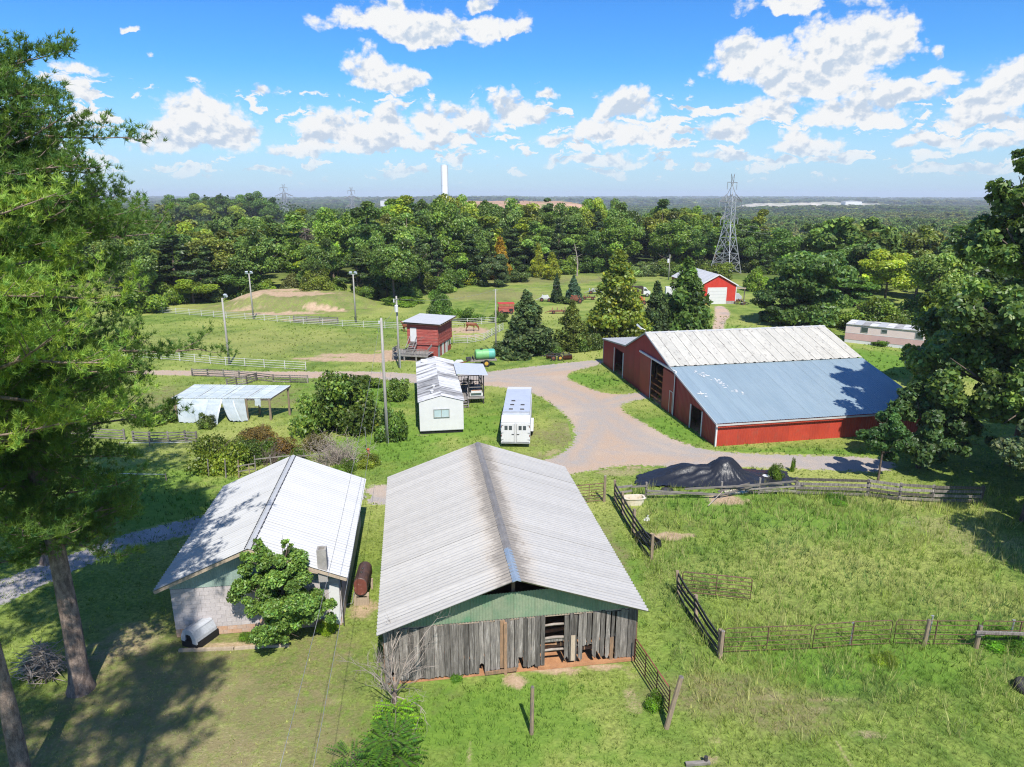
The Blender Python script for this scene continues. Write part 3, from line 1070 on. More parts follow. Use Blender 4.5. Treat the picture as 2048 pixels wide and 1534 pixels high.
# ================================================================ the weathered barn in the foreground
def build_barn():
 t = thing('wooden_barn', 'old barn with silvery corrugated roof, green gable sheeting and grey plank front', 'barn', (0.19, 23.3, 0), rad(8.4))
 HW, LEN, EZ, RZ = 5.42, 15.4, 2.78, 4.7
 rg = random.Random(5)
 roof_side(t, 'roof_sheet', 0, RZ, HW, EZ, 0, LEN, .66, .22, .05, M['barn_roof'], rg=rg, sag=.05)
 roof_side(t, 'roof_sheet', 0, RZ, -HW, EZ, 0, LEN, .66, .22, .05, M['barn_roof'], rg=rg, sag=.05)
 # ridge caps, the front one newer and blue
 ys = [0, 2.55, 5.6, 8.7, 11.9, LEN]
 for i in range(5):
  b = MB()
  w = .17
  dz = .035 + .004 * (i % 2)
  pr = [(-w, RZ + dz - .06), (-.03, RZ + dz + .012), (.03, RZ + dz + .012), (w, RZ + dz - .06), (w, RZ + dz - .075), (0, RZ + dz - .012), (-w, RZ + dz - .075)]
  b.prism(pr, 'y', ys[i] - .02, ys[i + 1] + .03)
  b.build('ridge_cap', M['galv_blue'] if i == 0 else M['cap'], t, label='new blue ridge cap' if i == 0 else None)
 # frame: corner and side posts, plates, rafters
 for x in (-5.15, 5.15):
  for y in (.9, 4.5, 8, 11.5, 15.0):
   MB().box(x - .09, x + .09, y - .09, y + .09, 0, 2.72).build('post', M['wood_frame'], t)
  MB().box(x - .05, x + .05, .8, 15.1, 2.54, 2.70).build('wall_plate', M['wood_frame'], t)
 for k in range(9):
  y = .35 + k * 1.83
  for s in (-1, 1):
   MB().bar((0, y, RZ - .12), (s * 5.3, y, EZ - .075), .05, .12).build('rafter', M['wood_frame'], t)
 MB().box(-.07, .07, .93, 1.05, 2.5, 4.5).build('king_post', M['wood_frame'], t)
 MB().box(-5.25, -5.2, .9, 15.05, .05, 2.6).build('side_wall', M['board'], t)
 MB().box(5.2, 5.25, .9, 15.05, .05, 2.6).build('side_wall', M['board'], t)
 MB().box(-5.2, 5.2, 15.05, 15.1, .05, 2.6).build('rear_wall', M['board'], t)
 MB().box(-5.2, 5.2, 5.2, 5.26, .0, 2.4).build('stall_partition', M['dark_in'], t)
 MB().box(-5.18, 5.18, .72, 15.0, .0, .03).build('earth_floor', M['clay'], t)
 # front: rail, boards
 yf = .78
 MB().bar((-5.2, yf + .05, 2.50), (5.2, yf + .05, 2.53), .06, .13).build('top_rail', M['pale_wood'], t)
 MB().bar((-.3, yf + .12, 1.25), (5.2, yf + .12, 1.25), .06, .12).build('nailing_rail', M['board'], t)
 MB().bar((-5.2, yf + .12, .62), (-.3, yf + .12, .62), .06, .12).build('nailing_rail', M['board'], t)
 x = -5.2
 while x < 5.16:
  w = rg.uniform(.13, .23)
  if x + w > 5.2:
   w = 5.2 - x
  zb = .06 + rg.uniform(0, .08) + (.10 if x > -1.0 else 0)
  zt = 2.50 + rg.uniform(-.06, .04)
  f = (x + 5.2) / 10.4
  gap = rg.choice([0.004, .006, .01, .022])
  skipb = False
  if .622 < f + w / 20.8 < .70:
   skipb = True
  if .70 <= f < .90:
   zb = rg.choice([.25, .35, .45, .6, .38, .3])
   gap = rg.choice([.01, .03, .05, .06])
   if .77 < f < .81:
    zb = .95
  if rg.random() < .06 and f < .6:
   zb += .45
  if not skipb:
   b = MB()
   lean = rg.uniform(-.012, .012)
   rag = [rg.uniform(-.05, .06) for _ in range(4)]
   if .70 <= f < .90:
    rag = [rg.uniform(-.12, .10) for _ in range(4)]
   y0, y1 = yf - .03 + rg.uniform(-.012, .008), yf - .006
   vs = []
   n = 4
   for yy in (y0, y1):
    for k in range(n):
     vs.append((x + lean + w * k / (n - 1), yy, zb + rag[k]))
    for k in range(n):
     vs.append((x + w * (n - 1 - k) / (n - 1), yy, zt))
   m2 = 2 * n
   fs = [tuple(range(m2)), tuple(range(2 * m2 - 1, m2 - 1, -1))] + [(i, i + m2, (i + 1) % m2 + m2, (i + 1) % m2) for i in range(m2)]
   b.add(vs, fs)
   stained = rg.random() < .05 or (.44 < f < .455)
   b.build('board', M['board_red'] if stained else M['board'], t)
  x += w + gap
 # nailed patch boards lower down, and the tall post in the middle
 MB().box(2.38, 2.56, yf - .065, yf - .035, .3, 1.5).build('board', M['pale_wood'], t, label='short pale patch board')
 MB().box(4.05, 4.2, yf - .065, yf - .035, .02, 1.25).build('board', M['board_red'], t)
 MB().box(-.42, -.30, yf - .16, yf - .04, -.05, 2.42).build('door_post', M['board_red'], t)
 for (x0, x1, z, r) in ((1.2, 2.15, 1.98, .05), (1.2, 2.15, 1.36, .06), (1.0, 2.2, .78, .05), (2.6, 3.7, .92, .04)):
  MB().tube([(x0, yf + .1, z), ((x0 + x1) / 2, yf + .1, z + .04), (x1, yf + .1, z + .02)], [r, r * 1.1, r], 7).build('pole_rail', M['dead_wood'], t, smooth=True)
 for (x0, x1, z, y) in ((.9, 2.5, .35, 1.6), (1.0, 2.8, .55, 2.4), (2.3, 4.9, .22, 1.5)):
  MB().bar((x0, yf + y - .78, z), (x1, yf + y - .6, z + .04), .05, .16).build('plank', M['board_red'], t)
 MB().bar((-1.2, yf - .1, .12), (.1, yf - .14, .22), .07, .14).build('sill_log', M['board_red'], t)
 MB().bar((1.0, yf - .02, .08), (5.1, yf - .05, .10), .12, .14).build('sill_log', M['clay'], t)
 # green gable sheeting
 slope = (RZ - EZ) / HW

 def top(s):
  xx = -5.2 + s
  return max(2.57, min(RZ - slope * abs(xx) - .16, 3.74 + .02 * xx))
 siding(t, 'gable_sheet', (-5.2, yf - .02), (5.2, yf - .02), 2.56, top, .86, .123, .022, M['green_panel'], 'sine')
 # dark loft behind the peak opening
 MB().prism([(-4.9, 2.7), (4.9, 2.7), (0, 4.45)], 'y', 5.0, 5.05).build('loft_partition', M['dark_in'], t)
 return t


build_barn()


# ================================================================ white-roofed outbuilding on the left
def build_house():
 t = thing('block_outbuilding', 'low block outbuilding with bright white metal roof, half shaded by pines', 'outbuilding', (-11.25, 26.1, 0), rad(7.4))
 HW, LEN, EZ, RZ = 4.05, 10.9, 2.78, 4.5
 rg = random.Random(8)
 roof_side(t, 'roof_sheet', 0, RZ, HW, EZ, 0, LEN, .9, .225, .042, M['white_roof'], 'sine', rg=rg, jitter=.003)
 roof_side(t, 'roof_sheet', 0, RZ, -HW, EZ, 0, LEN, .9, .225, .042, M['white_roof'], 'sine', rg=rg, jitter=.003)
 for i in range(4):
  b = MB()
  w = .12
  dz = .035 + .004 * (i % 2)
  b.prism([(-w, RZ + dz - .045), (0, RZ + dz + .015), (w, RZ + dz - .045), (w, RZ + dz - .06), (0, RZ + dz), (-w, RZ + dz - .06)], 'y', i * 2.73, i * 2.73 + 2.76)
  b.build('ridge_cap', M['white_roof'], t)
 for k in range(52):
  for s in (-1, 1):
   pass
 # scalloped closure strip seen along the ridge
 b = MB()
 for k in range(70):
  y = .1 + k * .155
  b.box(-.165, -.118, y, y + .075, RZ - .025, RZ + .004)
  b.box(.118, .165, y, y + .075, RZ - .025, RZ + .004)
 b.build('ridge_closure', M['iron'], t)
 yf = .75
 HB = 3.62
 # block walls laid course by course on the front, plain elsewhere
 bw, bh = .40, .20
 me_full = MB().box(0, bw - .008, -.06, .09, 0, bh - .008).mesh('wall_block', M['block'])
 me_half = MB().box(0, bw / 2 - .008, -.06, .09, 0, bh - .008).mesh('wall_block', M['block'])
 me_fs = MB().box(0, bw - .008, -.06, .09, 0, bh - .008).mesh('wall_block', M['block_stain'])
 me_hs = MB().box(0, bw / 2 - .008, -.06, .09, 0, bh - .008).mesh('wall_block', M['block_stain'])
 for c in range(12):
  z = c * bh + .02
  st = c < 2 or (c == 2 and rg.random() < .0)
  xx = -HB
  if c % 2:
   link('wall_block', me_hs if st else me_half, t, (xx, yf, z))
   xx += bw / 2
  while xx < HB - .05:
   wdt = bw
   if .05 < xx + .2 < 1.55 and 3 <= c <= 9:   # window opening
    xx += wdt
    continue
   use_half = xx + bw > HB + .01
   if use_half:
    link('wall_block', me_hs if st else me_half, t, (xx, yf, z))
   else:
    s2 = st or (c == 2 and rg.random() < .35)
    link('wall_block', me_fs if s2 else me_full, t, (xx, yf, z))
   xx += bw
 MB().box(-HB, HB, yf + .1, yf + .2, 0, 2.42).box(-HB, -HB + .15, yf + .2, LEN - .5, 0, 2.6).box(HB - .15, HB, yf + .2, LEN - .5, 0, 2.6).box(-HB, HB, LEN - .5, LEN - .35, 0, 2.6).build('block_wall', M['block'], t)
 w = MB().box(.1, 1.5, yf + .0, yf + .05, .66, 1.98).build('window', M['glass'], t)
 b = MB()
 for x0 in (.1, .78, 1.46):
  b.box(x0 - .03, x0 + .03, yf - .05, yf - .005, .62, 2.02)
 b.box(.13, 1.43, yf - .05, yf - .005, .62, .68).box(.13, 1.43, yf - .05, yf - .005, 1.96, 2.02).box(.13, 1.43, yf - .045, yf - .006, 1.3, 1.34)
 b.build('window_frame', M['iron'], w)
 slope = (RZ - EZ) / HW
 siding(t, 'gable_sheet', (-HB, yf - .08), (HB, yf - .08), 2.44, lambda s: max(2.45, RZ - slope * abs(-HB + s) - .17), .9, .09, .012, M['pale_green'], 'sine')
 for s in (-1, 1):
  MB().bar((s * .0, .06, RZ - .10), (s * (HW - .03), .06, EZ - .09), .035, .14).build('barge_board', M['pale_wood'], t)
 for k in range(5):
  x = -3.4 + k * .8
  MB().bar((x, .08, RZ - slope * abs(x) - .16), (x, yf, RZ - slope * abs(x) - .16), .045, .09).build('lookout', M['pale_wood'], t)
 # masonry flue standing through the right roof edge
 fl = MB()
 x0, y0 = 3.0, .35
 fl.box(x0 - .2, x0 + .2, y0 - .2, y0 - .12, 2.6, 4.15).box(x0 - .2, x0 + .2, y0 + .12, y0 + .2, 2.6, 4.15).box(x0 - .2, x0 - .12, y0 - .12, y0 + .12, 2.6, 4.15).box(x0 + .12, x0 + .2, y0 - .12, y0 + .12, 2.6, 4.15)
 f = fl.build('chimney', M['concrete'], t)
 MB().box(x0 - .12, x0 + .12, y0 - .12, y0 + .12, 2.6, 3.9).build('flue_core', M['dark'], f)
 MB().bar((x0 - .75, y0 - .3, 3.30), (x0 - .2, y0 - .25, 3.10), .12, .04).build('loose_batten', M['pale_wood'], t)
 # white door at right end of front, meter conduit
 d = MB().box(3.1, 3.55, yf - .075, yf - .062, .1, 2.1).build('door', M['white'], t)
 MB().tube([(3.68, .6, 0), (3.68, .6, 2.6)], .03, 6).build('conduit', M['iron'], t)
 return t


build_house()


# ================================================================ big red barn
def build_red_barn():
 A = G(1430, 893)
 ang = math.atan2(.187, .983)
 # local x runs along the long front, local y back along the left gable
 t = thing('red_pole_barn', 'big red metal barn with cream upper roof, blue-grey lean-to roof and dark door bays', 'barn', (A.x, A.y, 0), ang)
 W_ = 18.9
 prof = [(0, 2.02), (8.9, 4.25), (15.1, 6.15), (20.4, 3.75), (28.0, 2.95)]   # (y, z) of the roofline
 # roofs
 o = .18
 def row(ya, za, yb, zb, mat, w, period, amp, n0, dz, x0=-o, x1=W_ + o):
  L = math.hypot(yb - ya, zb - za)
  n = int(round((x1 - x0) / w))
  ww = (x1 - x0) / n
  me = corr_mesh('roof_sheet', L, ww + (.01 if mat != M['upper_roof'] else -.035), ww / round(ww / period), amp, mat, 'rib')
  a = math.atan2(za - zb, abs(yb - ya))
  rg = random.Random(2)
  for i in range(n):
   if yb < ya:      # falls towards the front
    R = Matrix.Rotation(-math.pi / 2, 4, 'Z') @ Matrix.Rotation(a, 4, 'Y')
    T = Matrix.Translation((x0 + i * ww, ya, za + dz + (i % 2) * .008 + rg.uniform(-.004, .004)))
   else:
    R = Matrix.Rotation(math.pi / 2, 4, 'Z') @ Matrix.Rotation(a, 4, 'Y')
    T = Matrix.Translation((x0 + (i + 1) * ww, ya, za + dz + (i % 2) * .008))
   link('roof_sheet', me, t, T @ R)
 row(15.1, 6.15, 8.85, 4.25, M['upper_roof'], .95, .95, .075, 0, .06)
 row(8.9, 4.22, -.3, 1.96, M['blue_roof'], .92, .23, .022, 0, .03)
 row(15.1, 6.15, 20.5, 3.75, M['upper_roof'], .95, .32, .03, 0, .06)
 row(20.3, 3.78, 28.2, 2.95, M['white_roof'], .95, .32, .03, 0, .03)
 MB().prism([(14.85, 6.16), (15.1, 6.25), (15.35, 6.14), (15.1, 6.215)], 'x', -o - .02, W_ + o + .02).build('ridge_cap', M['white_roof'], t)

 def top(s):
  y = s
  for (a, b) in zip(prof[:-1], prof[1:]):
   if a[0] <= y <= b[0] + 1e-6:
    return a[1] + (b[1] - a[1]) * (y - a[0]) / (b[0] - a[0]) - .03
  return 2.9
 # openings along the gable (distance from the front corner, width, head height)
 opens = [(2.45, 4.6, 2.1), (10.4, 13.6, 4.0), (21.3, 24.2, 2.75)]

 def skip(a, b):
  m = (a + b) / 2
  for (p, q, h) in opens:
   if p < m < q:
    return [(h, None)]
  return [(.0, None)]
 # panels are laid from the back corner to the front corner so that their faces look outward (left)
 def top_r(s):
  return top(28.0 - s)

 def skip_r(a, b):
  return skip(28.0 - b, 28.0 - a)
 siding(t, 'wall_panel', (0, 28.0), (0, 0), 0, top_r, .5, .25, .02, M['shaded_red_wall'], 'rib', skip_r)
 siding(t, 'wall_panel', (0, 0), (W_, 0), .0, lambda s: 1.97, .92, .23, .02, M['red_wall'], 'rib')
 MB().box(W_ - .05, W_, .0, 28, 0, 2.0).build('end_wall', M['red_wall'], t)
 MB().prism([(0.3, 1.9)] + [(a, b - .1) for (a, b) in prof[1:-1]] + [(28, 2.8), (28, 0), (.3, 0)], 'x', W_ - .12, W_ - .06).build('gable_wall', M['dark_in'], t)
 MB().box(.05, W_, 27.92, 28, 0, 2.85).build('rear_wall', M['shaded_red_wall'], t)
 # inner partitions that keep the bays dark, posts, floor
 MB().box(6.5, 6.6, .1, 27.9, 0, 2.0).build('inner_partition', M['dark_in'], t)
 MB().box(.1, W_ - .2, .1, 27.9, -.02, .02).build('earth_floor', M['clay'], t)
 for y in (8.9, 20.4):
  for x in (.4, 3.4, 6.4):
   MB().box(x - .08, x + .08, y - .08, y + .08, 0, 3.6).build('post', M['dark_in'], t)
 for k, (y, z) in enumerate(((11.4, .5), (12.4, 1.1), (12.9, .5))):
  MB().box(2.0 + k * .3, 4.0, y - .5, y + .5, z - .5, z + .45).build('hay_bale', M['pale_wood'], t)
 # white trim
 tr = M['white']
 MB().box(-.06, .06, -.08, .04, 0, 1.98).build('corner_trim', tr, t)
 MB().box(-.06, .02, 27.98, 28.06, 0, 2.9).build('corner_trim', M['steel'], t)
 for (a, b) in zip(prof[:-1], prof[1:]):
  MB().bar((-.20, a[0] - (.3 if a[0] == 0 else 0), a[1] - .02 - (.07 if a[0] == 0 else 0)), (-.20, b[0], b[1] - .02), .03, .15).build('barge_trim', M['steel'] if a[0] > 14 else tr, t)
 MB().box(-.25, W_ + .2, -.36, -.31, 1.80, 1.93).build('eave_trim', M['galv'], t)
 for (p, q, h) in opens:
  for y in (p, q):
   if p == 10.4 and y == p:
    continue
   MB().box(-.07, -.01, y - .07, y + .07, 0, h).build('door_trim', tr, t)
 # sliding door on its track
 d = MB().box(-.11, -.05, 7.9, 10.5, .05, 3.75)
 d.build('sliding_door', M['shaded_red_wall'], t)
 d2 = MB().box(-.11, -.05, 13.6, 16.1, .05, 3.95).build('sliding_door', M['shaded_red_wall'], t)
 MB().box(-.2, -.04, 7.7, 16.4, 3.98, 4.14).build('door_track', tr, t)
 MB().box(-.13, -.10, 7.85, 7.98, .05, 3.95).build('door_trim', tr, t)
 w = MB().box(-.135, -.112, 8.1, 8.75, .1, 2.1).build('walk_door', M['shaded_red_wall'], t)
 MB().box(-.15, -.136, 8.06, 8.12, .1, 2.14).box(-.15, -.136, 8.73, 8.79, .1, 2.14).box(-.15, -.136, 8.12, 8.73, 2.08, 2.14).build('door_frame', tr, w)
 # white paint marks on the lean-to roof
 rg = random.Random(4)
 sl = (4.22 - 1.96) / 9.2
 for (x, y) in ((1.75, 7.9), (2.15, 7.5), (2.35, 7.0), (2.75, 6.1), (3.1, 5.6), (3.3, 5.1), (3.65, 4.2), (4.0, 3.9), (-.05 + .6, 4.2), (.75, 3.9), (2.0, 7.2), (3.0, 6.2), (2.0, 3.3)):
  b = MB()
  for k in range(4):
   xx = x + rg.uniform(-.25, .25)
   yy = y + rg.uniform(-.25, .25)
   hw, hy = rg.uniform(.05, .16), rg.uniform(.04, .12)
   n = 6
   ang0 = rg.uniform(0, 6)
   P = []
   for i in range(n):
    a = ang0 + i * 2 * math.pi / n
    px_, py_ = xx + math.cos(a) * hw * rg.uniform(.6, 1.3), yy + math.sin(a) * hy * rg.uniform(.6, 1.4)
    P.append((px_, py_, 1.96 + sl * (py_ + .3) + .03 + .034))
   if x == 2.0 and y == 3.3:
    continue
   b.add(P, [tuple(range(n))])
  if b.v:
   b.build('paint_mark', tr, t)
 # yard light on the ridge end
 MB().tube([(-.2, 15.1, 5.9), (-.2, 15.1, 6.45), (-.55, 15.3, 6.6)], .03, 6).build('lamp_arm', M['steel'], t)
 MB().bar((-.5, 15.3, 6.52), (-.95, 15.5, 6.95), .34, .12).build('flood_lamp', M['alu'], t)
 # low pale rag by the bay
 tag(MB().box(0, .9, 0, .7, .0, .45).build('white_crate', M['white'], None, Matrix.Translation(t.matrix_basis @ Vector((.9, 12.4, .03)))), 'small white crate standing inside the tall open bay of the red barn', 'crate')
 return t


build_red_barn()


# ================================================================ white single-wide with porch
def build_mobile_home():
 t = thing('mobile_home', 'narrow white mobile home with flaking stained roof and a covered side porch', 'mobile home', (-5.78, 53.35, 0), rad(8.4))
 w, L, h, rz_ = 1.8, 14.2, 2.78, 3.28
 z0 = .28
 MB().box(-w, w, .02, L, z0, h - .02).build('body', M['white'], t)
 MB().prism([(-w, h - .02), (w, h - .02), (0, rz_ - .05)], 'y', .02, L).build('gable', M['white'], t)
 MB().box(-w + .1, w - .1, .12, L - .1, -.02, z0).build('gap_shade', M['dark'], t)  # near-black box puts in the shade of the gap under the home
 rg = random.Random(3)
 for s in (-1, 1):
  a = math.atan2(rz_ - h, w)
  Ls = math.hypot(w + .1, (rz_ - h) * (w + .1) / w)
  n = 11
  for i in range(n):
   wy = (L + .1) / n
   dirty = 1 <= i <= 4 if s < 0 else i in (1, 5)
   me = corr_mesh('roof_panel', Ls, wy - .012, wy, .018, M['grimy_roof'] if dirty else M['old_roof'], 'rib')
   R = Matrix.Rotation(a, 4, 'Y') if s > 0 else Matrix.Rotation(math.pi, 4, 'Z') @ Matrix.Rotation(a, 4, 'Y')
   y = -.05 + (i if s > 0 else i + 1) * wy
   link('roof_panel', me, t, Matrix.Translation((0, y, rz_ + .03)) @ R)
 for (x, y) in ((-.7, 1.4), (-.5, 3.0)):
  MB().lathe((x, y, rz_ - .1), [(.12, 0), (.12, .14), (.16, .15), (.1, .22)], 8).build('roof_vent', M['white'], t)
 for (x, y) in ((-1.1, 13.2), (.6, 13.3)):
  MB().box(x - .3, x + .3, y - .15, y + .15, rz_ - .25, rz_ - .02).build('roof_hatch', M['white'], t)
 wn = MB().box(-.62, .62, -.03, .01, 1.45, 2.12).build('window', M['pale_glass'], t)
 b = MB()
 for x in (-.62, 0, .62):
  b.box(x - .035, x + .035, -.06, -.032, 1.42, 2.15)
 b.box(-.585, .585, -.06, -.032, 1.42, 1.48).box(-.585, .585, -.06, -.032, 2.09, 2.15)
 b.build('window_frame', M['steel'], wn)
 # grey strip that draws in the shadow line of the skirting gap
 MB().box(-w - .015, w + .015, -.0, .016, z0 - .0, z0 + .05).build('shadow_strip', M['steel'], t)
 # porch
 y0, y1, x0, x1 = 7.9, 12.3, 1.83, 4.35
 dk = .72
 for i in range(11):
  a = x0 + (x1 - x0) * i / 11
  MB().box(a, a + .21, y0, y1, dk - .04, dk).build('deck_board', M['deck'], t)
 b = MB()
 b.box(x0, x1, y0 - .04, y0 - .004, dk - .2, dk - .002)
 b.box(x1 + .004, x1 + .04, y0, y1, dk - .2, dk - .002)
 b.build('deck_rim', M['deck'], t)
 for (x, y) in ((x1 - .05, y0 + .05), (x1 - .05, y1 - .1), (2.9, y0 + .05), (x1 - .05, (y0 + y1) / 2)):
  MB().box(x - .06, x + .06, y - .06, y + .06, 0, 2.72).build('porch_post', M['iron'], t)
 me = corr_mesh('porch_roof_sheet', 2.95, .92, .23, .015, M['alu'], 'rib')
 for i in range(5):
  link('porch_roof_sheet', me, t, Matrix.Translation((x0 - .05, y0 - .2 + i * .92, 3.02)) @ Matrix.Rotation(.07, 4, 'Y'))
 for z in (dk + .42, dk + .92):
  MB().bar((x1 - .05, y0, z), (x1 - .05, y1, z), .04, .07).build('porch_rail', M['iron'], t)
  MB().bar((2.9, y0 + .05, z), (x1, y0 + .05, z), .04, .07).build('porch_rail', M['deck'], t)
  MB().bar((x0 + .1, y1 - .05, z), (x1, y1 - .05, z), .04, .07).build('porch_rail', M['iron'], t)
 for k in range(8):
  x = x0 + .15 + k * .3
  MB().box(x - .02, x + .02, y1 - .07, y1 - .03, dk, dk + .92).build('baluster', M['iron'], t)
 MB().box(3.0, 4.25, y0 - .0, y0 + .03, dk + .06, dk + .36).build('lattice_panel', M['white'], t)
 for k in range(4):
  z = dk - .16 * (k + 1)
  MB().box(x0 + .1, 2.75, y0 - .3 - k * .27, y0 - .06 - k * .27, z - .035, z).build('porch_step', M['deck'], t)
 for x in (x0 + .08, 2.78):
  MB().bar((x, y0 - .05, dk - .12), (x, y0 - 1.3, 0.02), .04, .2).build('stair_stringer', M['deck'], t)
 MB().bar((2.78, y0, dk + .9), (2.78, y0 - 1.2, .9), .04, .06).build('stair_rail', M['deck'], t)
 d = MB().box(w + .005, w + .03, 8.6, 9.5, dk, dk + 1.95).build('door', M['steel'], t)
 mw = t.matrix_basis

 def chair(x, y, rz, lab):
  c = thing('porch_chair', lab, 'chair', mw @ Vector((x, y, dk)), rz + rad(8.4), 'chairs on the porch')
  MB().box(-.25, .25, -.24, .24, .4, .44).build('seat', M['iron'], c)
  for q in range(4):
   MB().bar((-.21 + q * .14, .24, .44), (-.21 + q * .14, .36, 1.05), .09, .02).build('back_slat', M['iron'], c)
  for sx in (-1, 1):
   MB().box(sx * .24 - .02, sx * .24 + .02, -.22, -.18, 0, .4).build('leg', M['iron'], c)
   MB().box(sx * .24 - .02, sx * .24 + .02, .2, .24, 0, .4).build('leg', M['iron'], c)
   MB().box(sx * .27 - .03, sx * .27 + .03, -.25, .27, .62, .65).build('armrest', M['iron'], c)
 chair(3.5, 10.6, 2.6, 'dark slatted porch chair nearest the right post of the porch')
 chair(2.7, 11.2, -2.7, 'dark slatted porch chair beside the mobile home wall')
 tb = thing('porch_table', 'low dark round table between the two porch chairs', 'table', mw @ Vector((2.9, 9.9, dk)), 0)
 MB().lathe((0, 0, 0), [(.38, .5), (.4, .52), (.4, .55), (.02, .55)], 14).build('tabletop', M['iron'], tb)
 MB().lathe((0, 0, 0), [(.2, 0), (.04, .05), (.04, .5)], 8).build('leg', M['iron'], tb)
 pl = thing('porch_planter', 'white planter box hung on the front rail of the porch', 'planter', mw @ Vector((3.6, y0 - .14, dk + .42)), rad(8.4))
 MB().box(-.5, .5, -.09, .09, 0, .22).build('trough', M['white'], pl)
 MB().box(-.46, .46, -.06, .06, .222, .26).build('soil', M['clay'], pl)
 return t


build_mobile_home()


# ================================================================ horse trailer
def build_trailer():
 t = thing('horse_trailer', 'long white horse trailer with silver roof and two rear doors', 'trailer', (.275, 50.07, 0), rad(-2.6))
 w, L = 1.13, 8.0
 # cross-section with rounded shoulders
 def sec(w_, z0, z1, r):
  P = [(-w_, z0), (-w_, z1 - r)]
  for k in range(1, 6):
   a = math.pi - k * math.pi / 12
   P.append((-w_ + r + r * math.cos(a), z1 - r + r * math.sin(a)))
  Q = [(-x, z) for (x, z) in reversed(P)]
  return P + Q
 MB().prism(sec(w, .42, 2.05, .05), 'y', .02, L).build('body', M['white'], t)
 MB().prism(sec(w - .04, 2.03, 2.5, .22), 'y', .55, L - .15).build('upper_body', M['alu'], t)
 MB().prism([(.0, 2.052), (.0, 2.12), (.6, 2.49), (.6, 2.052)], 'x', -w + .03, w - .03).build('rear_fairing', M['white'], t)
 MB().prism(sec(w - .06, 2.49, 2.545, .03), 'y', .62, L - .2).build('roof_skin', M['alu'], t)
 for (x, y) in ((-.35, 4.2), (-.4, 3.1), (.45, 3.1), (-.45, 1.9), (.45, 1.9)):
  MB().box(x - .16, x + .16, y - .08, y + .08, 2.55, 2.60).build('roof_vent', M['iron'], t)
 MB().box(-w + .05, w - .05, .9, .95, 2.546, 2.60).box(-w + .05, w - .05, 1.15, 1.19, 2.546, 2.6).build('roof_rack', M['steel'], t)
 for s in (-1, 1):
  x0, x1 = (-w + .07, -.03) if s < 0 else (.03, w - .07)
  d = MB().box(x0, x1, -.035, .015, .5, 2.0).build('rear_door', M['white'], t)
  c = (x0 + x1) / 2
  for q in (-1, 1):
   wn = MB().box(c - .02 + q * .17 - .12, c - .02 + q * .17 + .12, -.048, -.036, 1.48, 1.82).build('window', M['glass'], d)
  for z in (.7, 1.25, 1.85):
   xx = x0 + .03 if s < 0 else x1 - .03
   MB().box(xx - .09, xx + .09, -.055, -.036, z - .03, z + .03).build('hinge', M['steel'], d)
  MB().tube([(s * .1, -.06, .55), (s * .1, -.06, 1.98)], .018, 6).build('latch_rod', M['steel'], d)
  MB().box(s * .1 - .02, s * .1 + s * .2, -.08, -.062, 1.12, 1.16).build('latch_handle', M['iron'], d)
  MB().box(s * (w - .035) - .03, s * (w - .035) + .03, -.03, .015, 1.7, 1.82).build('tail_lamp', M['red_pipe'], t)
  MB().box(s * (w - .035) - .03, s * (w - .035) + .03, -.03, .015, .95, 1.07).build('tail_lamp', M['red_pipe'], t)
  # fenders and wheels
  f = MB()
  f.prism([(2.4, .55), (2.5, .85), (2.8, 1.0), (4.5, 1.0), (4.8, .85), (4.9, .55)], 'x', s * w + (0.002 if s > 0 else -.22), s * w + (.22 if s > 0 else -.002))
  f.build('fender', M['white'], t)
  for y in (3.1, 4.2):
   wh = MB()
   wh.lathe((s * (w + .06) - .12, y, .37), [(.22, 0), (.36, .03), (.37, .12), (.36, .21), (.22, .24)], 16, 'x')
   o = wh.build('wheel', M['tyre'], t)
   MB().lathe((s * (w + .06) - .13, y, .37), [(.05, 0), (.2, .0), (.2, .26), (.05, .26)], 12, 'x').build('rim', M['alu'], o)
 MB().box(-w, w, -.05, .018, .36, .46).build('bumper', M['steel'], t)
 MB().box(-w - .02, -w - .004, .1, .8, .5, 1.2).build('side_flap', M['blue'], t)
 MB().box(-w - .018, -w - .004, 1.0, L - .3, 1.5, 1.56).box(w + .004, w + .018, 1.0, L - .3, 1.5, 1.56).build('side_trim', M['steel'], t)
 # gooseneck nose
 MB().prism([(L, 1.5), (L, 2.45), (L + 1.4, 2.3), (L + 1.8, 1.9), (L + 1.6, 1.5)], 'x', -w + .06, w - .06).build('gooseneck', M['white'], t)
 MB().tube([(0, L + 1.3, 1.5), (0, L + 1.3, .3)], .06, 8).build('hitch_post', M['iron'], t)
 return t


build_trailer()


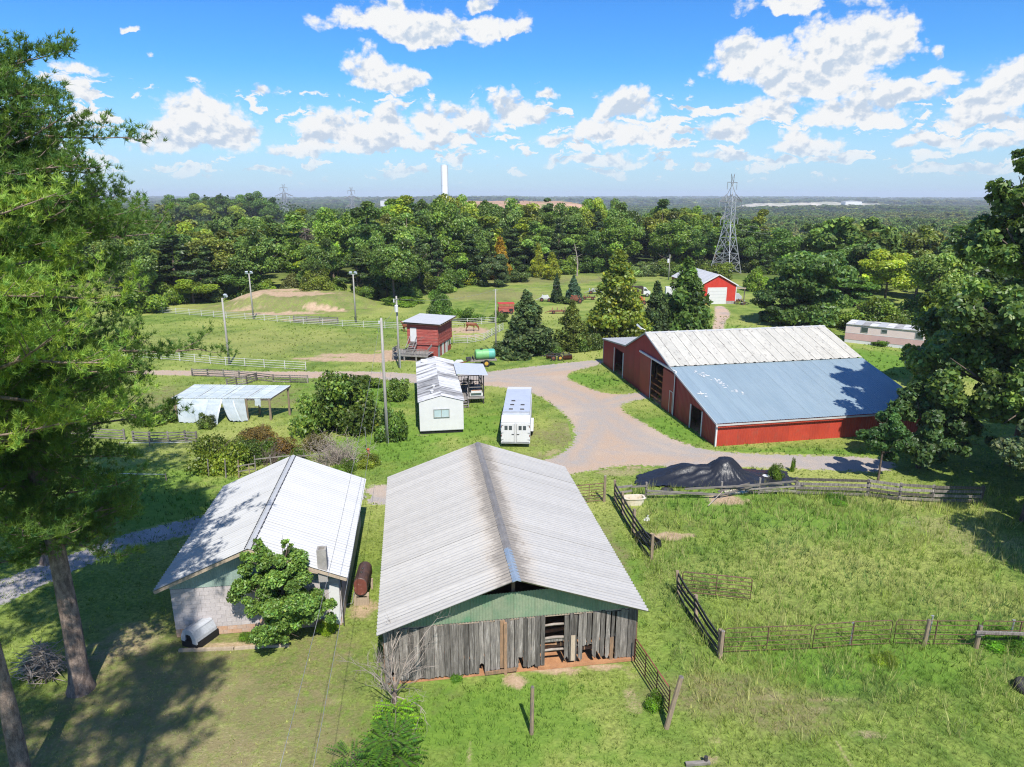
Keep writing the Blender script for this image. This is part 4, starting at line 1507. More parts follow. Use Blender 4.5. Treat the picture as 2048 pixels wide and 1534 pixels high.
# ================================================================ red judging tower by the arena
def build_tower():
 C = G(872, 716)
 t = thing('arena_tower', 'two-storey faded red board tower with white roof and grey timber deck', 'tower', (C.x + .3, C.y, 0), rad(-13.0))
 # local x to the right along right face is away: use local y for right face, local -x for left face
 a, b = 3.9, 5.4      # left face length, right face length
 zl, zt = 1.55, 4.05
 MB().box(-a + .12, -.12, .12, b - .12, 0, zl).build('lower_wall', M['tower_red'], t)
 nb = 14
 hh = (zt - zl) / nb
 rg = random.Random(9)
 for i in range(nb):
  z = zl + i * hh
  e = .012 * (i % 2) + rg.uniform(0, .006)
  MB().prism([(-e - .02, z), (-e, z + hh - .006), (.05, z + hh - .006), (.05, z)], 'x', -a, 0.0).build('clapboard', M['tower_red'], t)
  MB().prism([(.02 + e, z), (e, z + hh - .006), (-.05, z + hh - .006), (-.05, z)], 'y', .055, b).build('clapboard', M['tower_red'], t)
 MB().box(-a, -.055, .06, b, zl, zt).build('core_wall', M['tower_red'], t)
 MB().box(.0, .05, -.05, .0, zl, zt).build('corner_board', M['tower_red'], t)
 # roof: shallow mono-pitch slab with overhang
 n = 5
 wd = (b + 1.0) / n
 me = corr_mesh('roof_sheet', a + 1.0, wd - .004, .3, .02, M['white_roof'], 'rib')
 for i in range(n):
  link('roof_sheet', me, t, Matrix.Translation((-a - .5, -.5 + i * wd, zt + .30)) @ Matrix.Rotation(.03, 4, 'Y'))
 MB().box(-a - .45, .45, -.45, b + .45, zt + .02, zt + .12).build('roof_deck', M['dark_in'], t)
 for k in range(9):
  y = -.4 + k * .75
  MB().box(.30, .62, y - .04, y + .04, zt - .02, zt + .10).build('rafter_tail', M['wood_frame'], t)
 # doors
 d = MB().box(-3.5, -2.7, -.075, -.03, zl + .35, zl + 2.05).build('door', M['white'], t, label='white upper door at the head of the stairs')
 MB().box(.0 - .118, -.085, .25, .95, .0, 1.45).build('door', M['galv_blue'], t, label='dark blue-grey ground floor door')
 for (y, mat) in ((1.7, M['white']), (3.1, M['white'])):
  MB().box(-.118, -.085, y, y + .75, .0, 1.42).build('door', mat, t)
 wn = MB().box(-.118, -.09, 4.2, 5.0, .75, 1.3).build('window', M['glass'], t)
 MB().box(-.115, -.075, 4.1, 4.18, .7, 1.35).box(-.115, -.075, 5.02, 5.1, .7, 1.35).box(-.115, -.075, 4.18, 5.02, 1.27, 1.35).build('window_frame', M['white'], wn)
 # deck on the left and front of the tower
 X0, X1, Y0, Y1 = -5.0, -.5, -2.3, -.1
 z = .78
 for i in range(12):
  x = X0 + (X1 - X0) * i / 12
  MB().box(x, x + (X1 - X0) / 12 - .012, Y0, Y1, z - .04, z).build('deck_board', M['deck'], t)
 MB().box(X0, X1, Y0 - .04, Y0 - .003, z - .22, z + .01).build('deck_rim', M['deck'], t)
 for x in (X0 + .1, X0 + 1.5, X0 + 3.0, X1 - .1):
  MB().box(x - .07, x + .07, Y0 - .0, Y0 + .14, -.02, z - .05).build('deck_post', M['deck'], t)
 for zz in (z + .12, z + .62):
  MB().box(X0, X1, Y0 - .03, Y0 + .03, zz, zz + .07).build('deck_rail', M['deck'], t)
  MB().box(X0 - .03, X0 + .03, Y0 + .04, Y1, zz, zz + .07).build('deck_rail', M['deck'], t)
 MB().bar((X1, Y0, z + .65), (X1 + .1, Y0 + 1.2, z + 1.0), .06, .25).build('deck_rail', M['deck'], t)
 me = MB().box(-.03, .03, -.015, .015, z + .19, z + .62).mesh('baluster', M['deck'])
 for k in range(24):
  link('baluster', me, t, (X0 + .12 + k * (X1 - X0 - .2) / 23, Y0, 0))
 for k in range(10):
  link('baluster', me, t, (X0, Y0 + .2 + k * .2, 0))
 # stairs up to the upper door
 for k in range(7):
  MB().box(-3.45 + .0, -2.7, -.25 - k * .24, -.03 - k * .24, 1.8 - k * .16, 1.84 - k * .16).build('stair_tread', M['deck'], t)
 for x in (-3.5, -2.65):
  MB().bar((x, -.1, 1.75), (x, -1.75, .75), .05, .2).build('stair_stringer', M['deck'], t)
  MB().bar((x, -.1, 2.6), (x, -1.75, 1.5), .05, .08).build('stair_rail', M['deck'], t)
 return t


build_tower()


# ================================================================ red garage and lean-to
def build_garage():
 P = G(1395, 609)
 t = thing('red_garage', 'bright red metal garage with white roll-up door and white roof', 'garage', (P.x + 3.6, P.y + .5, 0), rad(6))
 w, L, h, rz_ = 3.45, 15, 3.5, 5.35
 siding(t, 'wall_panel', (-w, 0), (w, 0), .0, lambda s: h + (rz_ - h) * (1 - abs(s - w) / w) - .05, .69, .23, .02, M['garage_red'], 'rib')
 MB().box(-w, -w + .06, .05, L - .07, 0, h).build('side_wall', M['shaded_red_wall'], t)
 MB().box(w - .06, w, .05, L - .07, 0, h).build('side_wall', M['shaded_red_wall'], t)
 MB().box(-w, w, L - .06, L, 0, h).build('rear_wall', M['shaded_red_wall'], t)
 roof_side(t, 'roof_sheet', 0, rz_, w + .25, h - .12, -.25, L, .92, .23, .02, M['white_roof'], 'rib')
 roof_side(t, 'roof_sheet', 0, rz_, -w - .25, h - .12, -.25, L, .92, .23, .02, M['white_roof'], 'rib')
 for s in (-1, 1):
  MB().bar((0, -.27, rz_ - .02), (s * (w + .28), -.27, h - .17), .04, .18).build('barge_trim', M['white'], t)
  MB().box(s * w - .07, s * w + .07, -.05, .08, 0, h - .1).build('corner_trim', M['white'], t)
 d = MB().box(-1.75, 1.55, -.06, -.02, .02, 2.9).build('roller_door', M['white'], t)
 for k in range(1, 5):
  MB().box(-1.73, 1.53, -.068, -.061, k * .58 - .012, k * .58 + .012).build('door_seam', M['steel'], d)
 MB().box(-1.9, -1.76, -.07, -.025, 0, 3.02).box(1.56, 1.7, -.07, -.025, 0, 3.02).box(-1.76, 1.56, -.07, -.025, 2.91, 3.02).build('door_trim', M['white'], t)
 MB().box(1.75, 3.3, -.055, -.025, 0, .55).build('block_plinth', M['concrete'], t)
 # lean-to on the right
 l = 5.0
 x0, x1 = w + .1, w + 2.7
 me = corr_mesh('lean_to_sheet', 2.9, .9, .23, .02, M['steel'], 'rib')
 for i in range(6):
  link('lean_to_sheet', me, t, Matrix.Translation((x0 - .1, 2.0 + i * .9, 3.15)) @ Matrix.Rotation(.22, 4, 'Y'))
 for (x, y) in ((x0 + .3, 2.1), (x1 - .1, 2.1), (x1 - .1, 7.2)):
  MB().box(x - .07, x + .07, y - .07, y + .07, 0, 2.7).build('lean_to_post', M['board'], t)
 MB().bar((x0 + .1, 2.05, 2.62), (x1 + .1, 2.05, 2.5), .06, .25).build('lean_to_beam', M['pale_wood'], t)
 MB().box(x0, x1, 7.2, 7.26, 0, 2.4).build('lean_to_back', M['dark_in'], t)
 mw = t.matrix_basis
 # covered car under the lean-to
 c = thing('sheeted_car', 'car under a grey cover parked in the lean-to beside the red garage', 'car', mw @ Vector((x0 + 1.35, 2.6, .35)), rad(6))
 MB().prism([(-.95, 0), (-.98, .55), (-.7, .7), (-.35, 1.15), (.35, 1.18), (.75, .75), (.98, .6), (.95, 0)], 'y', 0, 3.8).build('cover', M['grey_plastic'], c, bevel=.08)
 for (x, y) in ((-.7, .6), (.7, .6), (-.7, 3.1), (.7, 3.1)):
  MB().lathe((x - .1, y, 0), [(.2, 0), (.33, .02), (.33, .18), (.2, .2)], 12, 'x').build('wheel', M['tyre'], c)
 MB().box(-1.1, 1.1, -.25, -.12, -.1, .1).build('ramp_beam', M['board_red'], c)
 # scrap and barrels in front
 s = thing('scrap_heap', 'heap of rusty scrap metal in front of the garage lean-to', 'scrap heap', mw @ Vector((4.2, -.6, 0)))
 rg = random.Random(2)
 for k in range(26):
  p = Vector((rg.uniform(-1.0, 1.3), rg.uniform(-1.2, .8), rg.uniform(.02, .55)))
  q = p + Vector((rg.uniform(-.9, .9), rg.uniform(-.6, .6), rg.uniform(-.2, .4)))
  q.z = max(q.z, .04)
  MB().bar(p, q, rg.uniform(.05, .2), rg.uniform(.04, .12)).build('scrap_piece', rg.choice([M['rust'], M['iron'], M['rust_pipe'], M['steel']]), s)
 s = thing('pickup_truck', 'small white pickup nose partly hidden by the evergreen beside the garage', 'truck', mw @ Vector((-3.3, -1.4, 0)), rad(20))
 MB().prism([(0, .45), (0, .95), (1.1, 1.05), (1.6, 1.6), (2.7, 1.62), (2.9, 1.05), (4.8, 1.0), (4.8, .45)], 'y', -.85, .85).build('body', M['white'], s, Matrix.Rotation(rad(90), 4, 'Z'), bevel=.05)
 for y in (.8, 3.8):
  for x in (-.8, .8):
   MB().lathe((x - .11, y, .36), [(.2, 0), (.36, .03), (.36, .19), (.2, .22)], 12, 'x').build('wheel', M['tyre'], s)
 MB().prism([(1.18, 1.08), (1.58, 1.55), (2.62, 1.57), (2.8, 1.08)], 'y', -.87, .87).build('window', M['glass'], s, Matrix.Rotation(rad(90), 4, 'Z'))


build_garage()


# ================================================================ pink single-wide on the right
def build_pink():
 a = G(1688, 684)
 b = G(1830, 700)
 d = (b - a).normalized()
 t = thing('pink_mobile_home', 'long pale pink mobile home with rose lower band and white skirting', 'mobile home', (a.x, a.y, 0), math.atan2(d.y, d.x))
 L = 15.0
 D = 3.6
 MB().box(0, L, 0, D, .45, 1.35).build('lower_siding', M['pink_dark'], t)
 MB().box(0, L, 0.004, D - .004, 1.35, 2.45).build('upper_siding', M['pink'], t)
 MB().box(.03, L - .03, .03, D - .03, 0, .45).build('skirting', M['white'], t)
 rg = random.Random(6)
 n = 16
 for i in range(n):
  x = i * L / n
  MB().box(x + .01, x + L / n - .01, -.12, D + .12, 2.46, 2.52 + rg.uniform(0, .04)).build('roof_panel', rg.choice([M['old_roof'], M['grimy_roof'], M['white_roof'], M['old_roof'], M['galv']]), t)
 for (x, w_, z, h_) in ((1.9, .75, 1.62, .62), (4.3, .6, 1.8, .36), (8.2, .8, 1.5, .75), (11, .8, 1.6, .6)):
  wn = MB().box(x, x + w_, -.035, .0, z, z + h_).build('window', M['glass'], t)
  MB().box(x - .05, x, -.05, 0, z - .05, z + h_ + .05).box(x + w_, x + w_ + .05, -.05, 0, z - .05, z + h_ + .05).box(x, x + w_, -.05, 0, z + h_, z + h_ + .05).box(x, x + w_, -.05, 0, z - .05, z).build('window_frame', M['steel'], wn)
 MB().box(0, L, -.012, -.002, 1.32, 1.38).build('belt_trim', M['white'], t)
 MB().lathe((7.5, 1.5, 2.5), [(.12, 0), (.12, .35), (.18, .36), (.05, .45)], 8).build('roof_vent', M['galv'], t)


build_pink()


# ================================================================ open pole shed with torn sheets
def build_pole_shed():
 fl = G(362, 862)
 e = thing('pole_shed', 'open pole shed whose translucent roof sheets hang down torn over its side', 'shed', (0, 0, 0))
 zE, zR = 2.0, 2.75
 a = G(341, 797, zE)
 b = G(541, 797, zE)
 c = G(388, 769, zR)
 d = G(581, 771, zR)
 def lerp(u, v):
  return (a * (1 - u) + b * u) * (1 - v) + (c * (1 - u) + d * u) * v
 n = 9
 rg = random.Random(12)
 for i in range(n):
  u0, u1 = i / n + .0015, (i + 1) / n - .0015
  V = []
  F = []
  m = 9
  for k in range(m):
   u = u0 + (u1 - u0) * k / (m - 1)
   for v in (0, .5, 1):
    p = lerp(u, v)
    V.append((p.x, p.y, p.z + (.022 if k % 2 else 0) - .03 * (v == .5)))
  for k in range(m - 1):
   for q in (0, 1):
    x = k * 3 + q
    F.append((x, x + 3, x + 4, x + 1))
  link('roof_sheet', np_mesh('roof_sheet', V, F, M['poly']), e)
 # hanging sheets: curtains from the eave, splayed at the foot
 hang = [(.07, .24, .02, -.7, .02), (.22, .42, .10, -.95, .06), (.38, .52, .0, -1.2, -.02), (.50, .62, .14, -.6, .1), (.60, .74, .05, -.4, .03), (.84, .90, 1.35, -.1, 0)]
 for (u0, u1, zb, out, shear) in hang:
  V = []
  F = []
  m = 9
  rows = 6
  for r in range(rows):
   f = r / (rows - 1)
   for k in range(m):
    u = u0 + (u1 - u0) * k / (m - 1)
    p = lerp(u, .0)
    z = p.z - .01 - (p.z - zb) * f
    if r == rows - 1:
     z += rg.uniform(-.08, .12)
    z = max(z, .02)
    off = out * math.sin(f * 1.4) + .05 * math.cos(k * math.pi) * (.4 + f)
    V.append((p.x + shear * 8 * f + rg.uniform(-.02, .02), p.y + off - .02, z))
  for r in range(rows - 1):
   for k in range(m - 1):
    x = r * m + k
    F.append((x, x + 1, x + m + 1, x + m))
  link('torn_sheet', np_mesh('torn_sheet', V, F, M['poly'], False), e)
 for (u, v) in ((.02, .05), (.97, .06), (.97, .98), (.02, .98), (.66, .98), (.34, .98), (.74, .05)):
  p = lerp(u, v)
  MB().tube([(p.x, p.y, 0), (p.x + .03, p.y, p.z - .05)], [.11, .085], 8).build('pole', M['post'], e)
 for v in (.04, .97):
  p, q = lerp(0, v), lerp(1, v)
  MB().bar((p.x, p.y, p.z - .14), (q.x, q.y, q.z - .14), .06, .16).build('beam', M['board'], e)
 for k in range(5):
  u = k / 4
  p, q = lerp(u, .01), lerp(u, 1)
  MB().bar((p.x, p.y, p.z - .06), (q.x, q.y, q.z - .06), .05, .11).build('rafter', M['board'], e)
 for z in (.5, .95, 1.35):
  p, q = lerp(0, .02), lerp(.16, .02)
  MB().bar((p.x, p.y + .1, z), (q.x, q.y + .1, z), .04, .13).build('side_board', M['board'], e)
  p, q = lerp(.98, .05), lerp(.98, .98)


build_pole_shed()
# ================================================================ fences
def pts_from_px(px, z=0.0):
 return [G(a, b) for (a, b) in px]


def fence(name, label, px, h, rails, post_mat, rail_mat, post_w=.1, rail=(.035, .1), step=None, round_=False, cat='fence', group=None, top_extra=.08, sag=0.0, jit=0.0, seed=1, rails_z=None, world=None):
 rg = random.Random(seed)
 P = world or pts_from_px(px)
 e = thing(name, label, cat, P[0], 0, group)
 o = P[0]
 Q = []
 for a, b in zip(P[:-1], P[1:]):
  n = max(1, int(round((b - a).length / step))) if step else 1
  for k in range(n):
   Q.append(a.lerp(b, k / n) - o)
 Q.append(P[-1] - o)
 if round_:
  pm = MB().tube([(0, 0, -.1), (0, 0, h + top_extra)], post_w / 2, 7).mesh('post', post_mat)
 else:
  pm = MB().box(-post_w / 2, post_w / 2, -post_w / 2, post_w / 2, -.1, h + top_extra).mesh('post', post_mat)
 for q in Q:
  R = Matrix.Rotation(rg.uniform(-.5, .5), 4, 'Z') @ Matrix.Rotation(rg.uniform(-jit, jit) * 1.5, 4, 'X') @ Matrix.Rotation(rg.uniform(-jit, jit) * 1.5, 4, 'Y')
  link('post', pm, e, Matrix.Translation(q) @ R)
 zs = rails_z or [h * (k + .55) / rails * (rails / (rails - .45)) for k in range(rails)]
 for z in zs:
  z = min(z, h)
  if round_ and rail[0] == rail[1]:
   b = MB()
   pp = []
   for a, c in zip(Q[:-1], Q[1:]):
    m = (a + c) / 2
    pp += [a + Vector((0, 0, z + rg.uniform(-jit, jit))), m + Vector((0, 0, z - sag))]
   pp.append(Q[-1] + Vector((0, 0, z)))
   b.tube(pp, rail[0] / 2, 5)
   b.build('rail', rail_mat, e, smooth=True)
  else:
   for a, c in zip(Q[:-1], Q[1:]):
    d = (c - a).normalized()
    s = Vector((d.y, -d.x, 0)) * (post_w / 2 + rail[0] / 2 + .003)
    z0, z1 = z + rg.uniform(-jit, jit), z + rg.uniform(-jit, jit)
    b = MB()
    m = (a + c) / 2
    A, Bm, C = a - d * .04 + s + Vector((0, 0, z0)), m + s + Vector((0, 0, (z0 + z1) / 2 - sag)), c - d * .05 + s + Vector((0, 0, z1))
    b.bar(A, Bm, rail[0], rail[1])
    b.bar(Bm, C, rail[0], rail[1])
    b.build('rail', rail_mat, e)
 return e


def pipe_gate(name, label, a, b, h, bars, mat, r=.019, z0=.12, braces=1, cat='gate', group=None, seed=1, bend=0.0):
 """tubular stock gate between two ground points"""
 e = thing(name, label, cat, a, 0, group)
 d = (b - a)
 L = d.length
 u = d / L
 z0 = max(z0, .03)
 fr = MB()
 c = .08
 fr.tube([(0, 0, z0)] + [(0, 0, h - c), tuple(u * c + Vector((0, 0, h)))] + [tuple(u * (L / 2) + Vector((0, 0, h + bend)))] + [tuple(u * (L - c) + Vector((0, 0, h))), tuple(d + Vector((0, 0, h - c))), tuple(d + Vector((0, 0, z0))), tuple(u * (L / 2) + Vector((0, 0, z0 + bend))), (0, 0, z0)], r, 6)
 fr.build('gate_frame', mat, e, smooth=True)
 for k in range(1, bars):
  z = z0 + (h - z0) * k / bars
  MB().tube([(0, 0, z), tuple(u * (L / 2) + Vector((0, 0, z + bend))), tuple(d + Vector((0, 0, z)))], r * .72, 5).build('gate_bar', mat, e, smooth=True)
 for k in range(1, braces + 1):
  p = u * (L * k / (braces + 1))
  MB().bar(p + Vector((0, 0, z0)), p + Vector((0, 0, h)), .03, .05).build('gate_brace', mat, e)
 return e


WP = M['pipe_white']
fence('arena_fence', 'white pipe fence along the far side of the riding arena', [(300, 624), (379, 630), (453, 636), (529, 641), (607, 648), (685, 653), (770, 657), (812, 659)], .95, 4, WP, WP, .09, (.05, .05), 3.0, True)
fence('arena_fence', 'white pipe fence along the near side of the riding arena beside the road', [(60, 700), (250, 713), (360, 722), (452, 731), (529, 736), (612, 741)], .95, 4, WP, WP, .09, (.05, .05), 2.6, True)
fence('pen_fence', 'white pipe pen fence curving below the red tower', [(908, 686), (935, 687), (968, 681), (991, 668), (1006, 660)], 1.0, 5, WP, WP, .09, (.05, .05), 1.7, True)
fence('pen_fence', 'white pipe fence behind the chestnut horse', [(890, 651), (935, 650), (990, 647)], .95, 4, WP, WP, .09, (.05, .05), 2.4, True)
fence('chute_fence', 'grey weathered double chute fence at the foot of the spoil heap', [(588, 644), (640, 646), (676, 648)], .95, 5, M['rail_grey'], M['rail_grey'], .14, (.04, .12), 2.2)
fence('board_fence', 'dark board fence beside the road above the pole shed', [(385, 752), (416, 753), (448, 754), (479, 756), (514, 760), (547, 764), (581, 765), (616, 766)], .78, 4, M['board'], M['board'], .12, (.035, .11), None, jit=.01)
fence('board_fence', 'short dark board fence running down from the road to the pole shed', [(513, 763), (494, 768), (474, 771), (455, 775)], .85, 4, M['board'], M['board'], .12, (.035, .11), None, jit=.02)
fence('rail_fence', 'low weathered rail fence in the shade left of the pole shed', [(268, 884), (300, 885), (337, 885), (372, 883), (394, 885)], .85, 4, M['rail_grey'], M['rail_grey'], .12, (.03, .09), None, jit=.03, seed=4)
fence('rail_fence', 'weathered rail fence beyond the pine trunk on the far left', [(10, 868), (90, 872), (180, 876), (250, 880)], .85, 4, M['rail_grey'], M['rail_grey'], .12, (.03, .09), 2.2, jit=.03, seed=5)
fence('tape_fence', 'single white rail on low posts in the pasture behind the pines', [(120, 958), (230, 960), (333, 962)], .50, 1, M['rail_grey'], M['white'], .08, (.05, .05), None, True, rails_z=[.5], sag=.02)
fence('tape_fence', 'thin white rail in front of the weathered rail fence', [(240, 893), (300, 893), (390, 891)], .3, 1, M['rail_grey'], M['white'], .06, (.05, .05), None, True, rails_z=[.3])
# dark rail fence down the paddock
fence('paddock_fence', 'dark sagging rail fence between the barn lane and the paddock', [(1231, 1002), (1246, 1030), (1267, 1066), (1303, 1119)], 1.22, 4, M['post'], M['rail_dark'], .14, (.05, .12), None, jit=.05, seed=8, top_extra=.28, sag=.03)
fence('paddock_fence', 'short dark drooping rail fence at the open pipe gate', [(1357, 1190), (1392, 1243), (1440, 1316)], 1.12, 4, M['post'], M['rail_dark'], .14, (.05, .12), None, jit=.09, seed=9, top_extra=.2, sag=.07)
g1 = G(1357, 1190)
pipe_gate('pipe_gate', 'rusty pipe gate standing open in the tall grass', g1 + Vector((.14, .02, 0)), G(1500, 1204), 1.28, 5, M['rust_pipe'], r=.028, z0=.2, braces=1)
pipe_gate('pipe_gate', 'rusty pipe gate beside the barn roof, by the trough', G(1148, 1009), G(1207, 1003), 1.28, 6, M['rust_pipe'], r=.028, z0=.12, braces=1)
pipe_gate('pipe_gate', 'faded red pipe gate at the front corner of the wooden barn', G(1268, 1330), G(1336, 1436), 1.32, 6, M['red_pipe'], r=.028, z0=.2, braces=2)
pp = [G(1446, 1307), G(1618, 1300), G(1624, 1300), G(1778, 1290), G(1786, 1289), G(1948, 1291), G(1956, 1291), G(2110, 1294)]
LAB = ['rusty stock panel next to the leaning corner post', 'rusty stock panel second from the corner post', 'rusty stock panel with a grey upright, third along the paddock', 'rusty stock panel running out of view on the right']
for k in range(4):
 pipe_gate('stock_fence', LAB[k], pp[2 * k], pp[2 * k + 1], 1.24, 5, M['rust_pipe'], r=.019, z0=.1, braces=1, cat='fence', group='stock panels along the paddock', bend=(.0, .05, -.03, .0)[k])
for (x, y, h, m, lab) in ((1702, 1292, 1.05, 'steel', 'thin grey steel post behind the second stock panel'), (1858, 1285, 1.25, 'steel', 'thin leaning steel post by the third stock panel'), (2021, 1288, 1.1, 'steel', 'thin steel post near the right edge of the paddock')):
 p = G(x, y) + Vector((0, .12, 0))
 t_ = thing('steel_post', lab, 'post', p)
 MB().bar((0, 0, -.05), (.06, .02, h), .045, .045).build('shaft', M[m], t_)
 MB().box(-.03, .09, -.02, .04, h, h + .03).build('cap', M[m], t_)


def wood_post(x, y, top, lean, r, lab, mat='post', name='fence_post'):
 p = G(x, y)
 h = HT(top, p.y)
 t_ = thing(name, lab, 'post', p)
 MB().tube([(0, 0, -.1), (lean * .5, 0, h * .5), (lean, 0, h)], [r * 1.05, r, r * .92], 8).build('shaft', M[mat], t_)
 MB().lathe((lean, 0, h - .001), [(r * .93, 0), (r * .8, .02), (.01, .03)], 8).build('weathered_top', M['board'], t_)
 return t_


wood_post(1063, 1468, 1374, 0.02, .075, 'lone wooden post standing in the grass in front of the barn')
wood_post(1332, 1456, 1354, .42, .10, 'stout leaning post at the end of the faded red gate')
wood_post(1848, 1291, 1240, .03, .08, 'wooden post among the stock panels')
wood_post(1952, 1296, 1252, .02, .09, 'vine covered wooden post near the grey rail')
wood_post(1208, 1003, 952, .02, .09, 'tall grey post at the latch of the gate beside the barn roof')
wood_post(1440, 1316, 1262, .02, .09, 'stubby corner post where the drooping rails meet the stock panels')
e = thing('loose_rail', 'grey weathered rail resting on the post at the right edge', 'rail', G(1940, 1298))
a, b = G(1940, 1298), G(2120, 1300)
MB().bar((0, -.15, .95), tuple(b - a + Vector((0, -.15, .85))), .11, .10).build('timber', M['board'], e)
MB().bar((.0, -.12, .84), tuple((b - a) * .1 + Vector((0, -.1, .80))), .1, .06).build('splinter', M['rail_grey'], e)
e = thing('fallen_timber', 'cut timber lying at the bottom edge of the grass', 'timber', G(1400, 1532))
MB().bar((-.5, 0, .08), (.35, .06, .1), .14, .1).build('beam', M['rail_grey'], e)
MB().tube([(.22, .1, .0), (.22, .1, .3)], .07, 8).build('stub', M['iron'], e)

# weathered rail fence behind the paddock, built rail by rail
OLD = [(1233, 1002), (1292, 997), (1441, 996), (1517, 988), (1590, 988)]
e = thing('old_rail_fence', 'old grey split rail fence in front of the black plastic heap', 'fence', G(*OLD[0]))
o = G(*OLD[0])
P = [G(*q) - o for q in OLD]
rg = random.Random(21)
for q in P[1:]:
 MB().tube([(q.x, q.y, -.1), (q.x + rg.uniform(-.04, .04), q.y, 1.15)], [.08, .07], 7).build('post', M['rail_grey'], e)
RAILS = [(0, 0, .5, 1.0, 1.02, 1.0), (0, .45, 1.0, .95, .94, .0), (0, 0, .5, .62, .7, 0), (1, 0, .75, .35, .42, 0), (1, 0, 1.0, .6, .3, .1), (0, .2, 1.0, .30, .28, 0), (1, .5, 1.5, .72, .95, 0), (2, -.1, .72, .55, .86, 0), (2, 0, .8, .3, .62, 0), (2, .5, 1.6, .75, .55, 0), (3, -.4, 1.1, .35, .62, 0), (3, -.6, 1.0, .62, .95, 0), (3, 0, 1.0, .3, .25, 0), (3, -.3, .8, .14, .3, 0)]
for (i, u0, u1, z0, z1, _) in RAILS:
 d = P[i + 1] - P[i]
 A, B = P[i] + d * u0, P[i] + d * u1
 MB().bar((A.x, A.y - .1 + rg.uniform(-.05, .05), z0), (B.x, B.y - .1 + rg.uniform(-.05, .05), z1), .07, rg.uniform(.09, .14)).build('rail', M['rail_grey'], e)
pole_ = MB().tube([tuple(P[2] + Vector((-1.2, -1.4, .12))), tuple(P[2] + Vector((.05, -.15, .55)))], [.035, .03], 6).build('fallen_rail', M['dead_wood'], e)
fence('plank_fence', 'dark grey plank fence under the trees at the right end of the paddock', [(1590, 988), (1735, 992), (1797, 1000), (1864, 1004), (1960, 1006)], 1.1, 4, M['board'], M['board'], .15, (.05, .17), None, jit=.03, seed=13)
p = G(1484, 992)
e = thing('plywood_sheet', 'pale plywood sheet lying behind the old rail fence', 'board', p + Vector((0, .55, 0)), rad(8))
MB().box(-1.0, .75, -.3, .35, .02, .09).build('panel', M['tub'], e)
MB().box(-1.0, -.92, -.3, .35, -.02, .02).build('batten', M['pale_wood'], e)

# ================================================================ small things around the yard
p = G(1268, 1008)
e = thing('stock_tub', 'cream enamel bathtub used as a water trough by the fence', 'tub', p, rad(4))
b = MB()
for (ra, rb, za, zb) in ((.62, .30, 0.0, .5),):
 N = 20
 prof = [(.56, .26, 0.0), (.64, .33, .42), (.70, .39, .47), (.70, .39, .50), (.58, .28, .50), (.54, .25, .2), (.48, .2, .14)]
 vs = []
 for (rx, ry, z) in prof:
  for k in range(N):
   a = 2 * math.pi * k / N
   c, s = math.cos(a), math.sin(a)
   vs.append((rx * math.copysign(abs(c) ** .5, c), ry * math.copysign(abs(s) ** .5, s), z))
 fs = []
 for i in range(len(prof) - 1):
  for k in range(N):
   fs.append((i * N + k, i * N + (k + 1) % N, (i + 1) * N + (k + 1) % N, (i + 1) * N + k))
 fs.append(tuple(range(N)))
 fs.append(tuple((len(prof) - 1) * N + k for k in range(N)))
 b.add(vs, fs)
b.build('basin', M['tub'], e, smooth=False)
MB().box(-.5, .5, -.2, .2, .24, .26).build('water', M['glass'], e)

p = G(1296, 1086)
e = thing('black_trough', 'black plastic trough tipped against the dark rail fence', 'trough', p, rad(-58))
MB().prism([(-.28, .02), (-.34, .4), (-.30, .4), (-.24, .08), (.24, .08), (.30, .4), (.34, .4), (.28, .02)], 'x', -.75, .75).build('shell', M['dark'], e, Matrix.Rotation(.25, 4, 'X'))
MB().box(-.8, -.74, -.3, .3, .02, .4).box(.74, .8, -.3, .3, .02, .4).build('end_wall', M['dark'], e, Matrix.Rotation(.25, 4, 'X'))
p = G(1294, 1041)
e = thing('feed_bag', 'crumpled white feed bag lying in the paddock grass', 'bag', p)
b = MB()
rg = random.Random(5)
vs = [(rg.uniform(.7, 1.2) * .22 * math.cos(a), rg.uniform(.7, 1.2) * .14 * math.sin(a), .02) for a in [k * math.pi / 5 for k in range(10)]] + [(.04, .02, .26), (-.1, -.02, .2)]
b.add(vs, [(k, (k + 1) % 10, 10 if k in (8, 9, 0, 1, 2) else 11) for k in range(10)] + [(3, 10, 11), (8, 11, 10)])
b.build('sack', M['white'], e)
MB().tube([(.02, .02, .25), (.05, .03, .33)], [.03, .06], 6).build('tie', M['white'], e)

